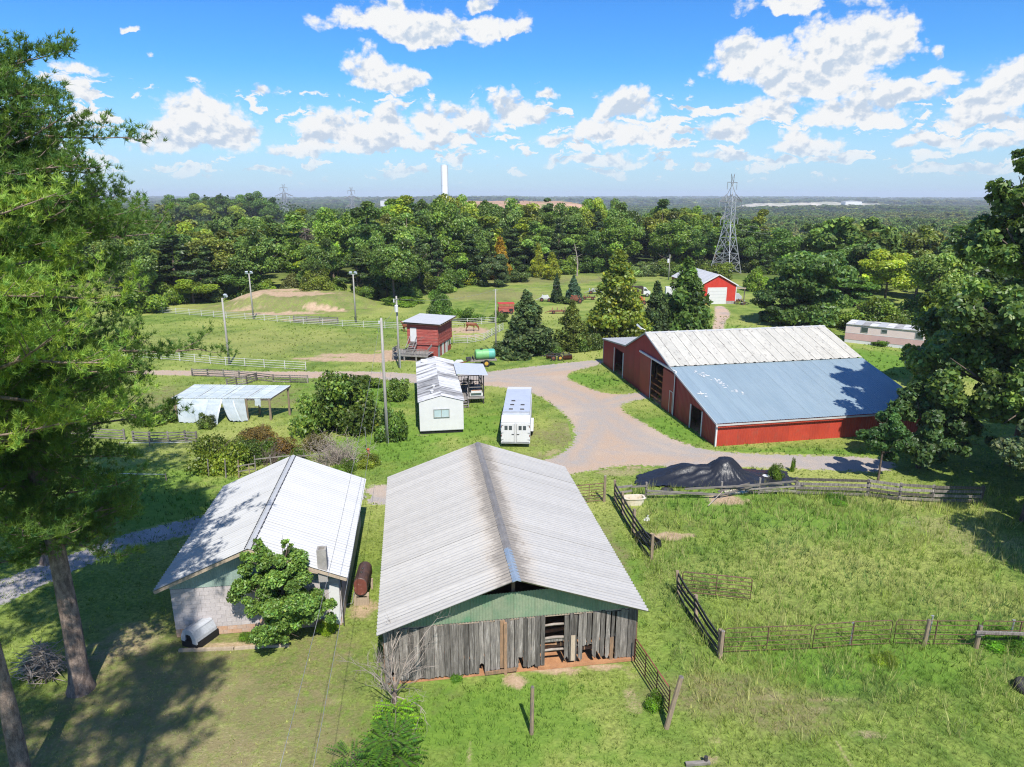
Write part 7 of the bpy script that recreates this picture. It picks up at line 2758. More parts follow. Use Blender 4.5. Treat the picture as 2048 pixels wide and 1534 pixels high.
pa = G(165, 1378)
PIE = math.pi
pine('pine_tree', 'tall pine on the left with its bare trunk beside the brush pile', pa.x, pa.y, 23.6,
     [(6.0, 8, 13, 3.6, 0, PIE), (7.8, 10, 14, 4.3, 0, PIE), (9.5, 12, 14, 5.0, 0, PIE), (12, 15, 16, 6.0, 0, PIE), (15, 18, 26, 5.2, 0, PIE), (18, 21, 38, 5.0, 0, PIE), (20, 22.6, 30, 3.6, 0, PIE), (22.4, 23.5, 9, 1.8, 0, PIE)], 31, lean=(-.9, .2), r=.35)
pb = Vector((-16.2, 18.2, 0))
pine('pine_tree', 'second pine whose trunk stands at the bottom left corner', pb.x, pb.y, 20.2,
     [(11.6, 13.5, 11, 4.6, 0, PIE), (13.5, 16, 17, 5.6, 0, PIE), (16, 18, 15, 5.4, 0, PIE), (17.5, 19.6, 12, 4.0, 0, PIE)], 32, lean=(-.5, .3), r=.27, base=(0.27, 0.40, 0.07), nneed=16)  # paler needle tint than the other pines: its sunlight is put into the colour
pine('pine_tree', 'pine further back behind the two near pines on the left', -25.0, 33.0, 23.0,
     [(6, 9, 8, 4.2, 0, PIE), (9, 14, 15, 5.4, 0, PIE), (14, 18, 20, 5.4, 0, PIE), (18, 22.8, 20, 4.0, 0, PIE)], 33, r=.38, tufts=3.0, tuft=.2, nneed=12, base=(0.105, 0.185, 0.042))
pine('pine_tree', 'pine just out of view on the left whose shade falls across the lawn', -16.6, 8.4, 20.0,
     [(9, 13, 10, 4.2, 0, PIE), (13, 17, 12, 4.4, 0, PIE), (17, 20.5, 9, 3.2, 0, PIE)], 34, r=.3, tufts=2.4, nneed=9, tuft=.3)
pine('pine_tree', 'tall pine outside the lower left corner whose crown shades the yard', -9.6, 7.0, 26.0,
     [(18.2, 20.5, 12, 2.3, 0, PIE), (20.5, 23, 14, 2.5, 0, PIE), (23, 25.8, 10, 2.6, 0, PIE)], 36, r=.3, tufts=2.6, nneed=9, tuft=.3)
pine('pine_tree', 'pine below the lower left corner, seen only by its shade on the yard', -12.4, 3.4, 22.5,
     [(13, 17, 12, 3.8, 0, PIE), (17, 22, 14, 3.2, 0, PIE)], 37, r=.3, tufts=2.6, nneed=9, tuft=.3)
pine('pine_tree', 'pine nearest below the frame, seen only by its shade near the brush pile', -8.3, 1.8, 23.0,
     [(14.5, 18, 11, 3.0, 0, PIE), (18, 22.6, 13, 3.0, 0, PIE)], 38, r=.28, tufts=2.6, nneed=9, tuft=.3)
pine('pine_tree', 'outer pine beyond the left edge shading the gravel lane', -25.5, 24.5, 24.0,
     [(8, 13, 12, 4.8, 0, PIE), (13, 18, 14, 5.2, 0, PIE), (18, 23.5, 11, 3.6, 0, PIE)], 35, r=.34, tufts=2.4, nneed=9, tuft=.3)


# ---- dead tree and leafy sumac in front of the barn
def dead_tree():
 rg = random.Random(17)
 p = G(792, 1425)
 e = thing('dead_tree', 'bare grey dead tree with tangled twigs at the left corner of the barn', 'tree', p)
 tb = MB()
 tb.tube([(0, 0, -.1), (-.03, 0, .5), (.02, 0, 1.2)], [.11, .09, .07], 8)
 tb.build('trunk', M['bark'], e, smooth=True)
 b = MB()

 def grow(q, d, L, r, lvl):
  P = [q]
  n = 4
  for s in range(n):
   d = (d + Vector((rg.gauss(0, .2), rg.gauss(0, .2), rg.gauss(.0, .14)))).normalized()
   P.append(P[-1] + d * L / n)
  b.tube(P, [r, r * .85, r * .68, r * .5, r * .3], 5 if lvl < 2 else 3, cap=False)
  if lvl < 4:
   for k in range(rg.choice([3, 4]) if lvl < 3 else 3):
    i = rg.randint(1, n)
    d2 = (d + Vector((rg.uniform(-1, 1), rg.uniform(-1, 1), rg.uniform(-.35, .8))) * .85).normalized()
    grow(P[i], d2, L * rg.uniform(.42, .68), r * .5, lvl + 1)
 for k in range(11):
  a = k * .57 + rg.uniform(-.3, .3)
  grow(Vector((0, 0, rg.uniform(.6, 1.15))), Vector((math.cos(a) * .62, math.sin(a) * .45, rg.uniform(.5, 1.5))).normalized(), rg.uniform(1.4, 2.1), .034, 1)
 for k in range(3):
  a = rg.uniform(0, 6.28)
  grow(Vector((0, 0, .75)), Vector((math.cos(a), math.sin(a) - .3, .12)).normalized(), 1.7, .03, 2)
 tag(b.build('branches', M['dead_wood'], e), kind='stuff')
 MB().box(-.42, -.38, -.5, -.46, 0, .95).build('stub_post', M['steel'], e)


dead_tree()


def pinnate(name, label, px, py, h, w, fronds, color, seed, cat='shrub', leaf=.11):
 """shrub of arching stems, each a row of paired leaflets"""
 rng = np.random.default_rng(seed)
 rg = random.Random(seed)
 p = G(px, py)
 e = thing(name, label, cat, p)
 P = []
 N = []
 S = []
 b = MB()
 for k in range(5):
  b.tube([(0, 0, 0), (rg.uniform(-.2, .2) * w, rg.uniform(-.2, .2) * w, h * .6)], [.03, .015], 5)
 AX = []
 for k in range(fronds):
  a = rg.uniform(0, 6.28)
  z = h * rg.uniform(.15, .92)
  r = w * .5 * rg.uniform(.05, .7) * (1.1 - .5 * z / h)
  o = Vector((math.cos(a) * r, math.sin(a) * r, z))
  d = Vector((math.cos(a + rg.uniform(-.6, .6)), math.sin(a + rg.uniform(-.6, .6)), rg.uniform(.05, .6))).normalized()
  L = rg.uniform(.5, .85)
  s = d.cross(Vector((0, 0, 1))).normalized()
  c = o
  n = 8
  pts = [o]
  for i in range(n):
   d = (d + Vector((0, 0, -.07))).normalized()
   c = c + d * L / n
   pts.append(c)
   for q in (-1, 1):
    P.append(c + s * q * leaf * .62 + Vector((0, 0, -.015)))
    AX.append((s * q + d * .45).normalized())
    N.append(Vector((0, 0, 1)) + s * q * .25)
    S.append(leaf * (1.1 - .4 * abs(i / n - .45)))
  b.tube(pts, .005, 3, cap=False)
 P = np.array(P)
 n = len(P)
 A = np.array(AX)
 Nn = unit(np.array(N))
 B = unit(np.cross(Nn, A))
 S = np.array(S)[:, None]
 V = np.stack([P - A * S * .62, P + B * S * .24 + Nn * S * .06, P + A * S * .62, P - B * S * .24 + Nn * S * .06], 1).reshape(-1, 3)
 V[:, 2] = np.maximum(V[:, 2], .01)
 i = np.arange(n)[:, None] * 4
 F = np.concatenate([i + np.array([[0, 1, 2]]), i + np.array([[0, 2, 3]])], 1).reshape(-1, 3)
 T = np.repeat(tint_of(rng, n, (0.12, 0.22, 0.036), 0, .2), 4, 0)
 c = link('leaves', np_mesh('leaves', V, F, LEAF, False, {'tint': T}), e)
 c.color = (*color, 1)
 c['kind'] = 'stuff'
 b.build('stems', M['bark'], e)


pinnate('sumac_shrub', 'leafy green sumac at the bottom edge below the dead tree', 785, 1535, 1.45, 2.1, 95, (.95, 1.1, .8), 3, leaf=.15)
pinnate('sumac_shrub', 'bright lime sumac shoots just below the dead tree', 795, 1470, 1.35, .9, 30, (1.7, 1.75, .7), 4, leaf=.14)
pinnate('sumac_shrub', 'small sumac sprig at the bottom edge left of the dead tree', 700, 1535, .7, 1.1, 26, (.9, 1.05, .8), 5)
plant_px('fine_shrub', 1308, 1422, 1382, 50, 'weed_clump', 'bright green weed beside the faded red gate', 'weeds', color=(1.05, 1.5, .6))
plant_px('fine_shrub', 1668, 1008, 990, 60, 'weed_clump', 'green vine clump on the ground behind the split rail fence', 'weeds', color=(.8, 1.3, .6))
plant_px('fine_shrub', 1768, 1330, 1312, 60, 'weed_clump', 'pale broad-leaved weed in the grass below the stock panels', 'weeds', color=(1.6, 1.7, .8))
plant_px('fine_shrub', 910, 1362, 1348, 36, 'weed_clump', 'leafy weed at the foot of the barn planks', 'weeds', color=(.8, 1.3, .6))
plant_px('fine_shrub', 1552, 962, 922, 36, 'weed_clump', 'tall green weeds behind the old tyre', 'weeds', color=(1.2, 1.4, .9))
plant_px('fine_shrub', 1584, 944, 912, 12, 'weed_clump', 'single tall weed stalk at the edge of the drive', 'weeds', color=(1.1, 1.3, .9))
plant_px('fine_shrub', 1995, 1300, 1262, 110, 'vine_clump', 'bright green vine leaves under the grey rail at the right edge', 'plant', color=(.8, 1.4, .5))


# ================================================================ grass: real blades near the camera
def grass_field():
 rng = np.random.default_rng(77)
 parts = []

 def scatter(x0, x1, y0, y1, dens):
  n = int((x1 - x0) * (y1 - y0) * dens)
  return rng.uniform(x0, x1, n), rng.uniform(y0, y1, n)

 def visible(x, y, m=.80):
  return np.abs(x) < (y * m + 4)

 def blades(x, y, h, w, tint, K, lean):
  n = len(x)
  a = rng.uniform(0, 2 * np.pi, (n, K))
  r = rng.uniform(0, .07, (n, K)) + .02
  bx = x[:, None] + np.cos(a) * r
  by = y[:, None] + np.sin(a) * r
  hh = h[:, None] * rng.uniform(.55, 1.15, (n, K))
  a2 = a + rng.uniform(-.8, .8, (n, K))
  ln = hh * rng.uniform(.15, lean, (n, K))
  tx = bx + np.cos(a2) * ln
  ty = by + np.sin(a2) * ln
  pa_ = rng.uniform(0, 2 * np.pi, (n, K))
  wx = np.cos(pa_) * w[:, None] * .5
  wy = np.sin(pa_) * w[:, None] * .5
  z = np.zeros_like(bx)
  V = np.stack([np.stack([bx - wx, by - wy, z - .01], -1), np.stack([bx + wx, by + wy, z - .01], -1), np.stack([tx, ty, hh], -1)], 2).reshape(-1, 3)
  T = np.repeat(np.repeat(tint, K, 0), 3, 0)
  parts.append((V, T))

 ROADS = [smooth_poly([tuple(G(*q)[:2]) for q in DRIVE], 1)]

 def clear(x, y):
  k = np.ones(len(x), bool)
  for P in ROADS:
   k &= poly_sdf(x, y, P) < .1
  for (cx, cy, hw, hl, a) in ((-.95, 31, 5.3, 7.4, rad(8.4)), (-11.95, 31.8, 3.7, 5.2, rad(7.4)), (-6.8, 60.3, 1.8, 7.2, rad(8.4)), (.45, 54, 1.1, 4, 0)):
   dx, dy = x - cx, y - cy
   u = dx * math.cos(a) + dy * math.sin(a)
   v = -dx * math.sin(a) + dy * math.cos(a)
   k &= ~((np.abs(u) < hw) & (np.abs(v) < hl))
  return k
 for (y0, y1, dens, wb, K) in ((13, 24, 30, .020, 4), (24, 36, 17, .027, 4), (36, 52, 8, .038, 4), (52, 75, 3.2, .055, 4), (75, 110, 1.1, .08, 4)):
  X = y1 * .80 + 4
  x, y = scatter(-X, X, y0, y1, dens)
  k = visible(x, y) & clear(x, y)
  x, y = x[k], y[k]
  d, dry, lush = ground_attr(x, y)
  tall = region_tall(x, y)
  nz = fbm(x / 2.6, y / 2.6, 61)
  nz2 = fbm(x / .8, y / .8, 62)
  far = sstep(40, 90, y)
  keep = rng.random(len(x)) > np.clip(d * 1.15, 0, 1)
  h = .07 + .10 * nz + .06 * lush + tall * (.14 + .36 * nz * nz2 * 1.6) + .05 * far
  h = h * np.where(dry > .4, .65, 1)
  base = np.array([0.205, 0.29, 0.045])[None] * (0.36 + 1.15 * nz2[:, None])
  base = base * (1 - .45 * lush[:, None] * np.array([[1.1, .75, .9]]))
  yl = np.clip((nz - .44) * 3.6 + (nz2 - .5) * 1.6, 0, 1)[:, None]
  tl = tall[:, None]
  base = base * (1 - tl * .8) + tl * .8 * ((1 - yl) * np.array([[0.125, 0.225, 0.036]]) + yl * np.array([[0.30, 0.365, 0.08]]))
  blue = (sstep(.55, .72, fbm(x / 3.1 + 9, y / 3.1, 63)) * tall)[:, None]
  base = base * (1 - .55 * blue) + .55 * blue * np.array([[0.10, 0.19, 0.07]])
  dr = (np.clip(dry * 1.3, 0, 1) * (.3 + .7 * nz2))[:, None] * .8
  base = base * (1 - dr) + dr * np.array([[0.40, 0.35, 0.15]])
  t = base * np.exp(rng.normal(-.05, .30, (len(x), 1)))
  x, y, h, t = x[keep], y[keep], h[keep], t[keep]
  blades(x, y, h * (1 + .35 * (wb > .03)), np.full(len(x), wb) * rng.uniform(.7, 1.4, len(x)), t, K, .75)
 # seed heads and stalks in the rank grass
 x, y = scatter(6, 32, 20, 43, 7)
 k = visible(x, y) & (rng.random(len(x)) < region_tall(x, y)) & clear(x, y)
 x, y = x[k], y[k]
 nz = fbm(x / 2.2, y / 2.2, 66)
 k = nz > .45
 x, y = x[k], y[k]
 blades(x, y, rng.uniform(.45, .85, len(x)), np.full(len(x), .022), np.array([[0.42, 0.42, 0.17]]) * np.exp(rng.normal(0, .2, (len(x), 1))), 4, .55)
 V = np.concatenate([p[0] for p in parts])
 T = np.concatenate([p[1] for p in parts])
 F = np.arange(len(V)).reshape(-1, 3)
 me = np_mesh('grass', V, F, GRASS, False, {'tint': T})
 print('grass tris', len(F))
 tag(link('grass', me), kind='stuff')


grass_field()
# ================================================================ the wood beyond the meadow: individual trees
def PLACE(px):
 return next(w_ for (lim, w_) in ((400, 'behind the arena corner maple'), (520, 'behind the left floodlight poles'), (640, 'above the spoil heap'), (730, 'behind the middle floodlight pole'), (830, 'behind the transformer pole'), (910, 'behind the red tower'), (970, 'by the pointed yellow tulip tree'), (1040, 'by the orange-yellow tree'), (1110, 'behind the narrow cypress'), (1180, 'by the white dead snag'), (1270, 'behind the yellow-green poplar'), (1350, 'behind the silvery bush'), (1430, 'left of the steel pylon'), (9999, 'right of the steel pylon')) if px < lim)


def wood():
 rg = random.Random(99)
 front_px = [(262, 628), (330, 612), (420, 606), (500, 598), (580, 596), (660, 598), (720, 604), (790, 606), (840, 592), (900, 578), (960, 562), (1010, 553), (1080, 548), (1150, 546), (1220, 546), (1290, 546), (1360, 545), (1420, 538), (1480, 540), (1540, 552)]
 F_ = [G(*q) for q in front_px]
 spots = []
 for a, b in zip(F_[:-1], F_[1:]):
  L = (b - a).length
  n = max(1, int(L / 4.6))
  for k in range(n):
   spots.append(a.lerp(b, (k + rg.random() * .6) / n))
 done = []
 rows = [2.5, 9.0, 16.5, 25, 34, 44, 55]
 out = []
 for ri, dep in enumerate(rows):
  for i, s in enumerate(spots):
   r = Vector((s.x, s.y, 0))
   u = r.normalized()
   q = r + u * (dep + rg.uniform(-2.5, 2.5)) + Vector((rg.uniform(-2, 2), rg.uniform(-2, 2), 0))
   if any((q.x - o.x) ** 2 + (q.y - o.y) ** 2 < (11 if ri == 0 else 20) for o in done):
    continue
   done.append(q)
   out.append((ri, q))
 G1 = 'trees of the wood beyond the meadow'
 n = 0
 for ri, q in out:
  x, y = q.x, q.y
  ang = x / y
  left = float(sstep(-.12, -.36, ang))
  right = float(sstep(.28, .42, ang))
  tone = rg.random()
  key = rg.choice(['oak0', 'oak1', 'oak2', 'oak3', 'tall0', 'tall1', 'tall2'])
  if ri == 0:
   h = rg.uniform(9, 14)
   key = rg.choice(['oak0', 'oak1', 'oak2', 'oak3', 'pinew0', 'tall1'])
  elif ri == 1:
   h = rg.uniform(12, 16) - 2.5 * left
  else:
   h = rg.uniform(15.5, 20) - 4.4 * left - 3.5 * right
  w = h * rg.uniform(.66, .92)
  if ri >= 2:
   w = rg.uniform(9, 13)
  col = (1, 1, 1)
  lab = 'dark green broadleaf tree in the wood beyond the meadow'
  nm = 'oak_tree'
  if tone < .16:
   col = (1.75, 1.4, .8)
   lab = 'yellow-green broadleaf tree in the wood beyond the meadow'
   nm = 'tulip_tree'
  elif tone < .34:
   col = (1.25, 1.25, .9)
   lab = 'mid green broadleaf tree in the wood beyond the meadow'
   nm = 'maple_tree'
  elif tone < .46 and ri > 0:
   col = (1.5, 1.12, .9)
   lab = 'olive toned broadleaf tree in the wood beyond the meadow'
   nm = 'hickory_tree'
  elif tone > .88:
   key = rg.choice(['pinew0', 'pinew1'])
   w = h * .45
   lab = 'dark pine standing in the wood beyond the meadow'
   nm = 'pine_tree'
   col = (.95, 1, 1)
  elif tone > .7:
   col = (.78, .85, .85)
  px = 1024 + FPX * x / (y * math.cos(PITCH) + 8 * math.sin(PITCH))
  rank = ('at the front of the wood', 'in second rank', 'mid wood', 'high in the wood')[min(ri, 3)] if ri < 5 else 'on the skyline'
  lab = lab.replace('in the wood beyond the meadow', '').replace('standing ', '').replace('broadleaf ', '').strip() + ' ' + rank + ', ' + PLACE(px)
  f = rg.uniform(.85, 1.15)
  plant(key, x, y, h, w, nm, lab, 'tree', G1, tuple(c * f for c in col), rz=rg.uniform(0, 6.28))
  n += 1
 # undergrowth closing the foot of the wood
 for k, s_ in enumerate(spots + spots):
  u = Vector((s_.x, s_.y, 0)).normalized()
  q = Vector((s_.x, s_.y, 0)) + u * (rg.uniform(-1.0, 2.5) if k < len(spots) else rg.uniform(4, 9))
  h = rg.uniform(2.2, 5.0)
  ci = rg.randrange(4)
  c = [(1, 1.05, .9), (.8, .9, .85), (1.2, 1.15, .8), (.95, .85, 1.0)][ci]
  px = int(1024 + FPX * q.x / (q.y * math.cos(PITCH) + 8 * math.sin(PITCH)))
  plant(rg.choice(['shrub0', 'shrub1', 'shrub2']), q.x, q.y, h, h * rg.uniform(1.2, 1.9), 'undergrowth_bush', {0: 'leafy green', 1: 'dark green', 2: 'light green', 3: 'grey green'}[ci] + ' bush ' + ('at the front edge of' if k < len(spots) else 'just inside') + ' the wood, ' + PLACE(px), 'bush', 'undergrowth along the wood', c, trunk=False)
 print('wood trees', n)
 # the trees that stand out
 E = [('poplar0', 939, 570, 481, 62, 'tulip_tree', 'pointed yellow tulip tree at the edge of the wood, left of the orange one', (1.5, 1.35, .7)),
         ('poplar0', 1000, 562, 474, 46, 'tulip_tree', 'tall tree with orange-yellow leaves at the edge of the wood', (2.0, 1.05, .55)),
         ('oak0', 815, 590, 484, 76, 'hickory_tree', 'olive brown tinged tree at the edge of the wood behind the tower', (1.7, 1.1, .8)),
         ('layer0', 775, 600, 530, 80, 'cedar_tree', 'soft dark cedar at the edge of the wood behind the transformer pole', (.85, .9, 1.0)),
         ('layer1', 990, 575, 508, 60, 'cedar_tree', 'grey green tree below the orange one', (.9, .8, 1.1)),
         ('poplar0', 1103, 560, 505, 40, 'sapling_tree', 'bright yellow-green sapling in front of the wood, centre', (1.45, 1.3, .8)),
         ('poplar0', 1076, 555, 487, 34, 'sapling_tree', 'lime green slim tree in the wood left of the bright sapling', (1.5, 1.35, .8)),
         ('shrub1', 1040, 565, 540, 60, 'bush', 'grey green bush along the edge of the wood', (.9, .85, 1.2)),
         ('shrub2', 1290, 553, 522, 64, 'bush', 'silvery rounded bush at the far side of the meadow', (1.2, 1.1, 1.7)),
         ('shrub0', 1340, 553, 524, 50, 'bush', 'green bush right of the silvery bush beyond the meadow', (1, 1, 1)),
         ('bigbush', 538, 600, 561, 40, 'young_maple', 'bright green young maple behind the spoil heap', (1.5, 1.4, .8)),
         ('bigbush', 640, 606, 556, 70, 'young_oak', 'light olive tree behind the right end of the spoil heap', (1.35, 1.1, .9)),
         ('shrub1', 800, 612, 592, 90, 'bush', 'bright vine covered bush left of the transformer pole', (1.2, 1.3, .7)),
         ('bigbush', 590, 600, 558, 50, 'young_oak', 'grey brown scrub tree behind the spoil heap', (1.1, .8, 1.2)),
         ('oak3', 480, 600, 520, 110, 'oak_tree', 'dark dense oak behind the near floodlight pole', (.85, .95, .85))]
 for (k, px, py, top, w, nm, lab, col) in E:
  plant_px(k, px, py, top, w, nm, lab, 'bush' if nm == 'bush' else 'tree', None, col)
 # bare snags
 for (px, py, top, lab) in ((1154, 552, 487, 'bare white dead snag at the edge of the wood'),):
  p = G(px, py)
  h = HT(top, p.y)
  e = thing('dead_snag', lab, 'dead tree', p)
  MB().tube([(0, 0, 0), (.1, 0, h * .4), (-.35, 0, h * .75), (-.9, 0, h)], [.2, .16, .1, .03], 6).build('trunk', M['dead_wood'], e)
  for k in range(6):
   z = h * (.4 + .09 * k)
   MB().tube([(-.1 - .08 * k, 0, z), (random.uniform(-1.4, 1.2), 0, z + random.uniform(.4, 1.2))], [.06, .02], 4).build('limb', M['dead_wood'], e)
 p = Vector((-41.5, 141, 0))
 e = thing('dead_tree', 'brown dead tree among the green crowns on the left', 'dead tree', p)
 b = MB()
 rg = random.Random(3)
 MB().tube([(0, 0, 0), (.2, 0, 7), (-.4, 0, 12.5)], [.25, .18, .05], 6).build('trunk', M['dead_wood'], e)
 for k in range(160):
  z = rg.uniform(6, 12.5)
  a = rg.uniform(0, 6.28)
  L = rg.uniform(.6, 1.9)
  q = Vector((.0, 0, z))
  m_ = q + Vector((math.cos(a) * L * .6, math.sin(a) * L * .6, rg.uniform(0, .5)))
  b.tube([q, m_, m_ + Vector((math.cos(a) * L * .5, math.sin(a) * L * .5, rg.uniform(-.7, .3)))], [.07, .05, .02], 3, cap=False)
 tag(b.build('twigs', M['bark'], e), kind='stuff')


wood()


# ================================================================ far woods (nobody could count them): instanced crowns
def far_crown(name, kind, seed, H, R, n, leaf, base, var, squash=.7):
 rng = np.random.default_rng(seed)
 C, Rr = shape_clumps(kind, rng, H, R, H * .08, 16)
 V, F, T = crown_from_clumps(rng, C, Rr, n, leaf, base, squash, .2, 0, np.array([0, 0, H / 2]), .4, .22)
 V[:, 2] = np.maximum(V[:, 2], 0)
 m = leaf_mat(name + '_leaves', .2, .2, .6, var)
 return np_mesh(name, V, F, m, False, {'tint': T})


def scatter_woods(name, pts, scl, protos, idx):
 me = bpy.data.meshes.new(name)
 n = len(pts)
 me.vertices.add(n)
 me.vertices.foreach_set('co', pts.astype(np.float32).ravel())
 for an, arr, ty in (('scl', scl, 'FLOAT_VECTOR'), ('idx', idx, 'INT'), ('rot', RNG.uniform(0, 6.28, n), 'FLOAT')):
  a = me.attributes.new(an, ty, 'POINT')
  if ty == 'FLOAT_VECTOR':
   a.data.foreach_set('vector', np.asarray(arr, np.float32).ravel())
  else:
   a.data.foreach_set('value', np.asarray(arr, np.int32 if ty == 'INT' else np.float32))
 me.update()
 ng = bpy.data.node_groups.new(name + '_scatter', 'GeometryNodeTree')
 ng.interface.new_socket('Geometry', in_out='INPUT', socket_type='NodeSocketGeometry')
 ng.interface.new_socket('Geometry', in_out='OUTPUT', socket_type='NodeSocketGeometry')
 N = ng.nodes
 L = ng.links
 gi = N.new('NodeGroupInput')
 go = N.new('NodeGroupOutput')
 iop = N.new('GeometryNodeInstanceOnPoints')
 g2i = N.new('GeometryNodeGeometryToInstance')
 for pm in reversed(protos):
  ob = bpy.data.objects.new(pm.name + '_form', pm)
  oi = N.new('GeometryNodeObjectInfo')
  oi.inputs['Object'].default_value = ob
  oi.inputs['As Instance'].default_value = False
  L.new(oi.outputs['Geometry'], g2i.inputs[0])
 def attr(nm, ty):
  a = N.new('GeometryNodeInputNamedAttribute')
  a.data_type = ty
  a.inputs['Name'].default_value = nm
  return a.outputs[0]
 L.new(gi.outputs[0], iop.inputs['Points'])
 L.new(g2i.outputs[0], iop.inputs['Instance'])
 iop.inputs['Pick Instance'].default_value = True
 L.new(attr('idx', 'INT'), iop.inputs['Instance Index'])
 L.new(attr('scl', 'FLOAT_VECTOR'), iop.inputs['Scale'])
 cx = N.new('ShaderNodeCombineXYZ')
 L.new(attr('rot', 'FLOAT'), cx.inputs[2])
 L.new(cx.outputs[0], iop.inputs['Rotation'])
 L.new(iop.outputs[0], go.inputs[0])
 o = link(name, me)
 md = o.modifiers.new('scatter', 'NODES')
 md.node_group = ng
 tag(o, kind='stuff')
 return o


def far_woods():
 rng = np.random.default_rng(5)
 mats = [far_crown('far_oak', 'broad', 201, 13, 5.6, 2600, .7, (0.118, 0.185, 0.042), .30),
   far_crown('far_tall', 'tall', 202, 15, 4.4, 2400, .68, (0.125, 0.195, 0.042), .28),
   far_crown('far_yellow', 'broad', 203, 12, 4.8, 2400, .68, (0.22, 0.25, 0.055), .22),
   far_crown('far_pine', 'cone', 204, 11, 2.3, 1500, .5, (0.075, 0.13, 0.045), .16, .6),
   far_crown('far_brown', 'broad', 205, 12, 4.8, 2400, .68, (0.17, 0.185, 0.06), .2)]
 pts = []
 scl = []
 idx = []

 def field(r0, r1, sp, k, a0=-.98, a1=.98, jitter=.5):
  r = r0
  while r < r1:
   n = max(2, int((a1 - a0) * r / sp))
   a = a0 + (np.arange(n) + rng.uniform(-jitter, jitter, n)) * (a1 - a0) / n
   rr = r + rng.uniform(-sp * jitter, sp * jitter, n)
   x = np.sin(a) * rr
   y = np.cos(a) * rr
   yield x, y, rr, a
   r += sp * .85
 LF = (-150, 620)
 for (r0, r1, sp, k) in ((150, 420, 7.6, 1.0), (420, 900, 10.0, 1.15), (900, 1600, 17, 1.7), (1600, 3200, 34, 3.0), (3200, 8600, 80, 6.0)):
  for x, y, rr, a in field(r0, r1, sp, k):
   # clear of the yard, the meadow and the hand-placed wood
   front = np.interp(np.tan(a), [-1.4, -.56, -.50, -.2, -.08, .05, .3, .42, .48, .58, .70, 1.4], [150, 150, 180, 180, 190, 225, 235, 205, 120, 112, 112, 112])
   ok = y > front
   # the bare dirt tableland and the far quarry
   ok &= ~((np.abs(x - LF[0]) < -1))
   q = ((x + 2) / 125) ** 2 + ((y - 640) / 55) ** 2
   ok &= q > 1
   q = ((x - 1180) / 330) ** 2 + ((y - 2650) / 200) ** 2
   ok &= q > 1
   # open patches
   ok &= ~((rr > 900) & (fbm(x / 340.0, y / 340.0, 71) > .66))
   x, y, rr, a = x[ok], y[ok], rr[ok], a[ok]
   if not len(x):
    continue
   z = tz(x, y) - .3
   plantn = (np.tan(a) < -.16) & (rr > 215) & (rr < 470) & ~((((x + 215) / 80) ** 2 + ((y - 478) / 46) ** 2) < 1)
   plantn &= ~((rr < 300) & (fbm(x / 30, y / 30, 72) > .60))
   n = len(x)
   u = rng.random(n)
   patch = fbm(x / 60.0, y / 60.0, 73)
   i = np.where(u < .45, 0, np.where(u < .78, 1, np.where(u < .90, 2, 4)))
   i = np.where((patch > .6) & (u > .4) & (np.tan(a) > .3), 2, i)
   i = np.where(patch < .36, np.where(u < .6, 3, i), i)
   big = fbm(x / 420.0, y / 260.0, 74)
   i = np.where((rr > 420) & (big > .58) & (u > .25), np.where(u > .7, 4, 2), i)
   i = np.where((rr > 420) & (big < .40), 3, i)
   i = np.where(plantn, 3, i)
   s = rng.uniform(.78, 1.22, n) * k
   right = sstep(.30, .6, np.tan(a))
   hh = s * np.where(k > 1.2, .62, 1.0) * np.where(k > 2.5, .55, 1.0)
   hh = np.where(i == 3, hh * np.where(plantn, .72, 1.05), hh)
   w = np.where(plantn, s * .95, s)
   pts.append(np.stack([x, y, z], 1))
   scl.append(np.stack([w, w, hh], 1))
   idx.append(i)
 P = np.concatenate(pts)
 S = np.concatenate(scl)
 I = np.concatenate(idx)
 print('far crowns', len(P))
 scatter_woods('distant_woods', P, S, mats, I)


far_woods()


# ---- oak knoll on the left horizon: big crowns one can tell apart
rg = random.Random(44)
for k, (px, top, w) in enumerate(((352, 388, 52), (385, 386, 44), (412, 390, 40), (440, 385, 46), (475, 388, 52), (508, 382, 44), (536, 390, 40))):
 r_ = ray(px, 767)
 d = 455 + rg.uniform(-10, 14)
 x = (px - 1024) / FPX * d * math.cos(PITCH)
 z = tz1(x, d)
 h = HT(top, d) - z
 plant('oak%d' % (k % 4), x, d, h, w / FPX * d * 1.15, 'oak_tree', ('leftmost', 'second', 'third', 'middle', 'third last', 'second last', 'rightmost')[k] + ' of the large dark oaks on the knoll on the left horizon', 'tree', 'oaks on the knoll', (.8, .9, .9), rz=k)
for (px, top, w, lab) in ((396, 398, 44, 'pale yellow-green tree on the near slope of the oak knoll'), (470, 402, 36, 'yellow-green tree low on the right slope of the oak knoll')):
 d = 425
 x = (px - 1024) / FPX * d * math.cos(PITCH)
 z = tz1(x, d)
 plant('oak2', x, d, max(8, HT(top, d) - z), w / FPX * d, 'tulip_tree', lab, 'tree', None, (2.0, 1.6, 1.0))


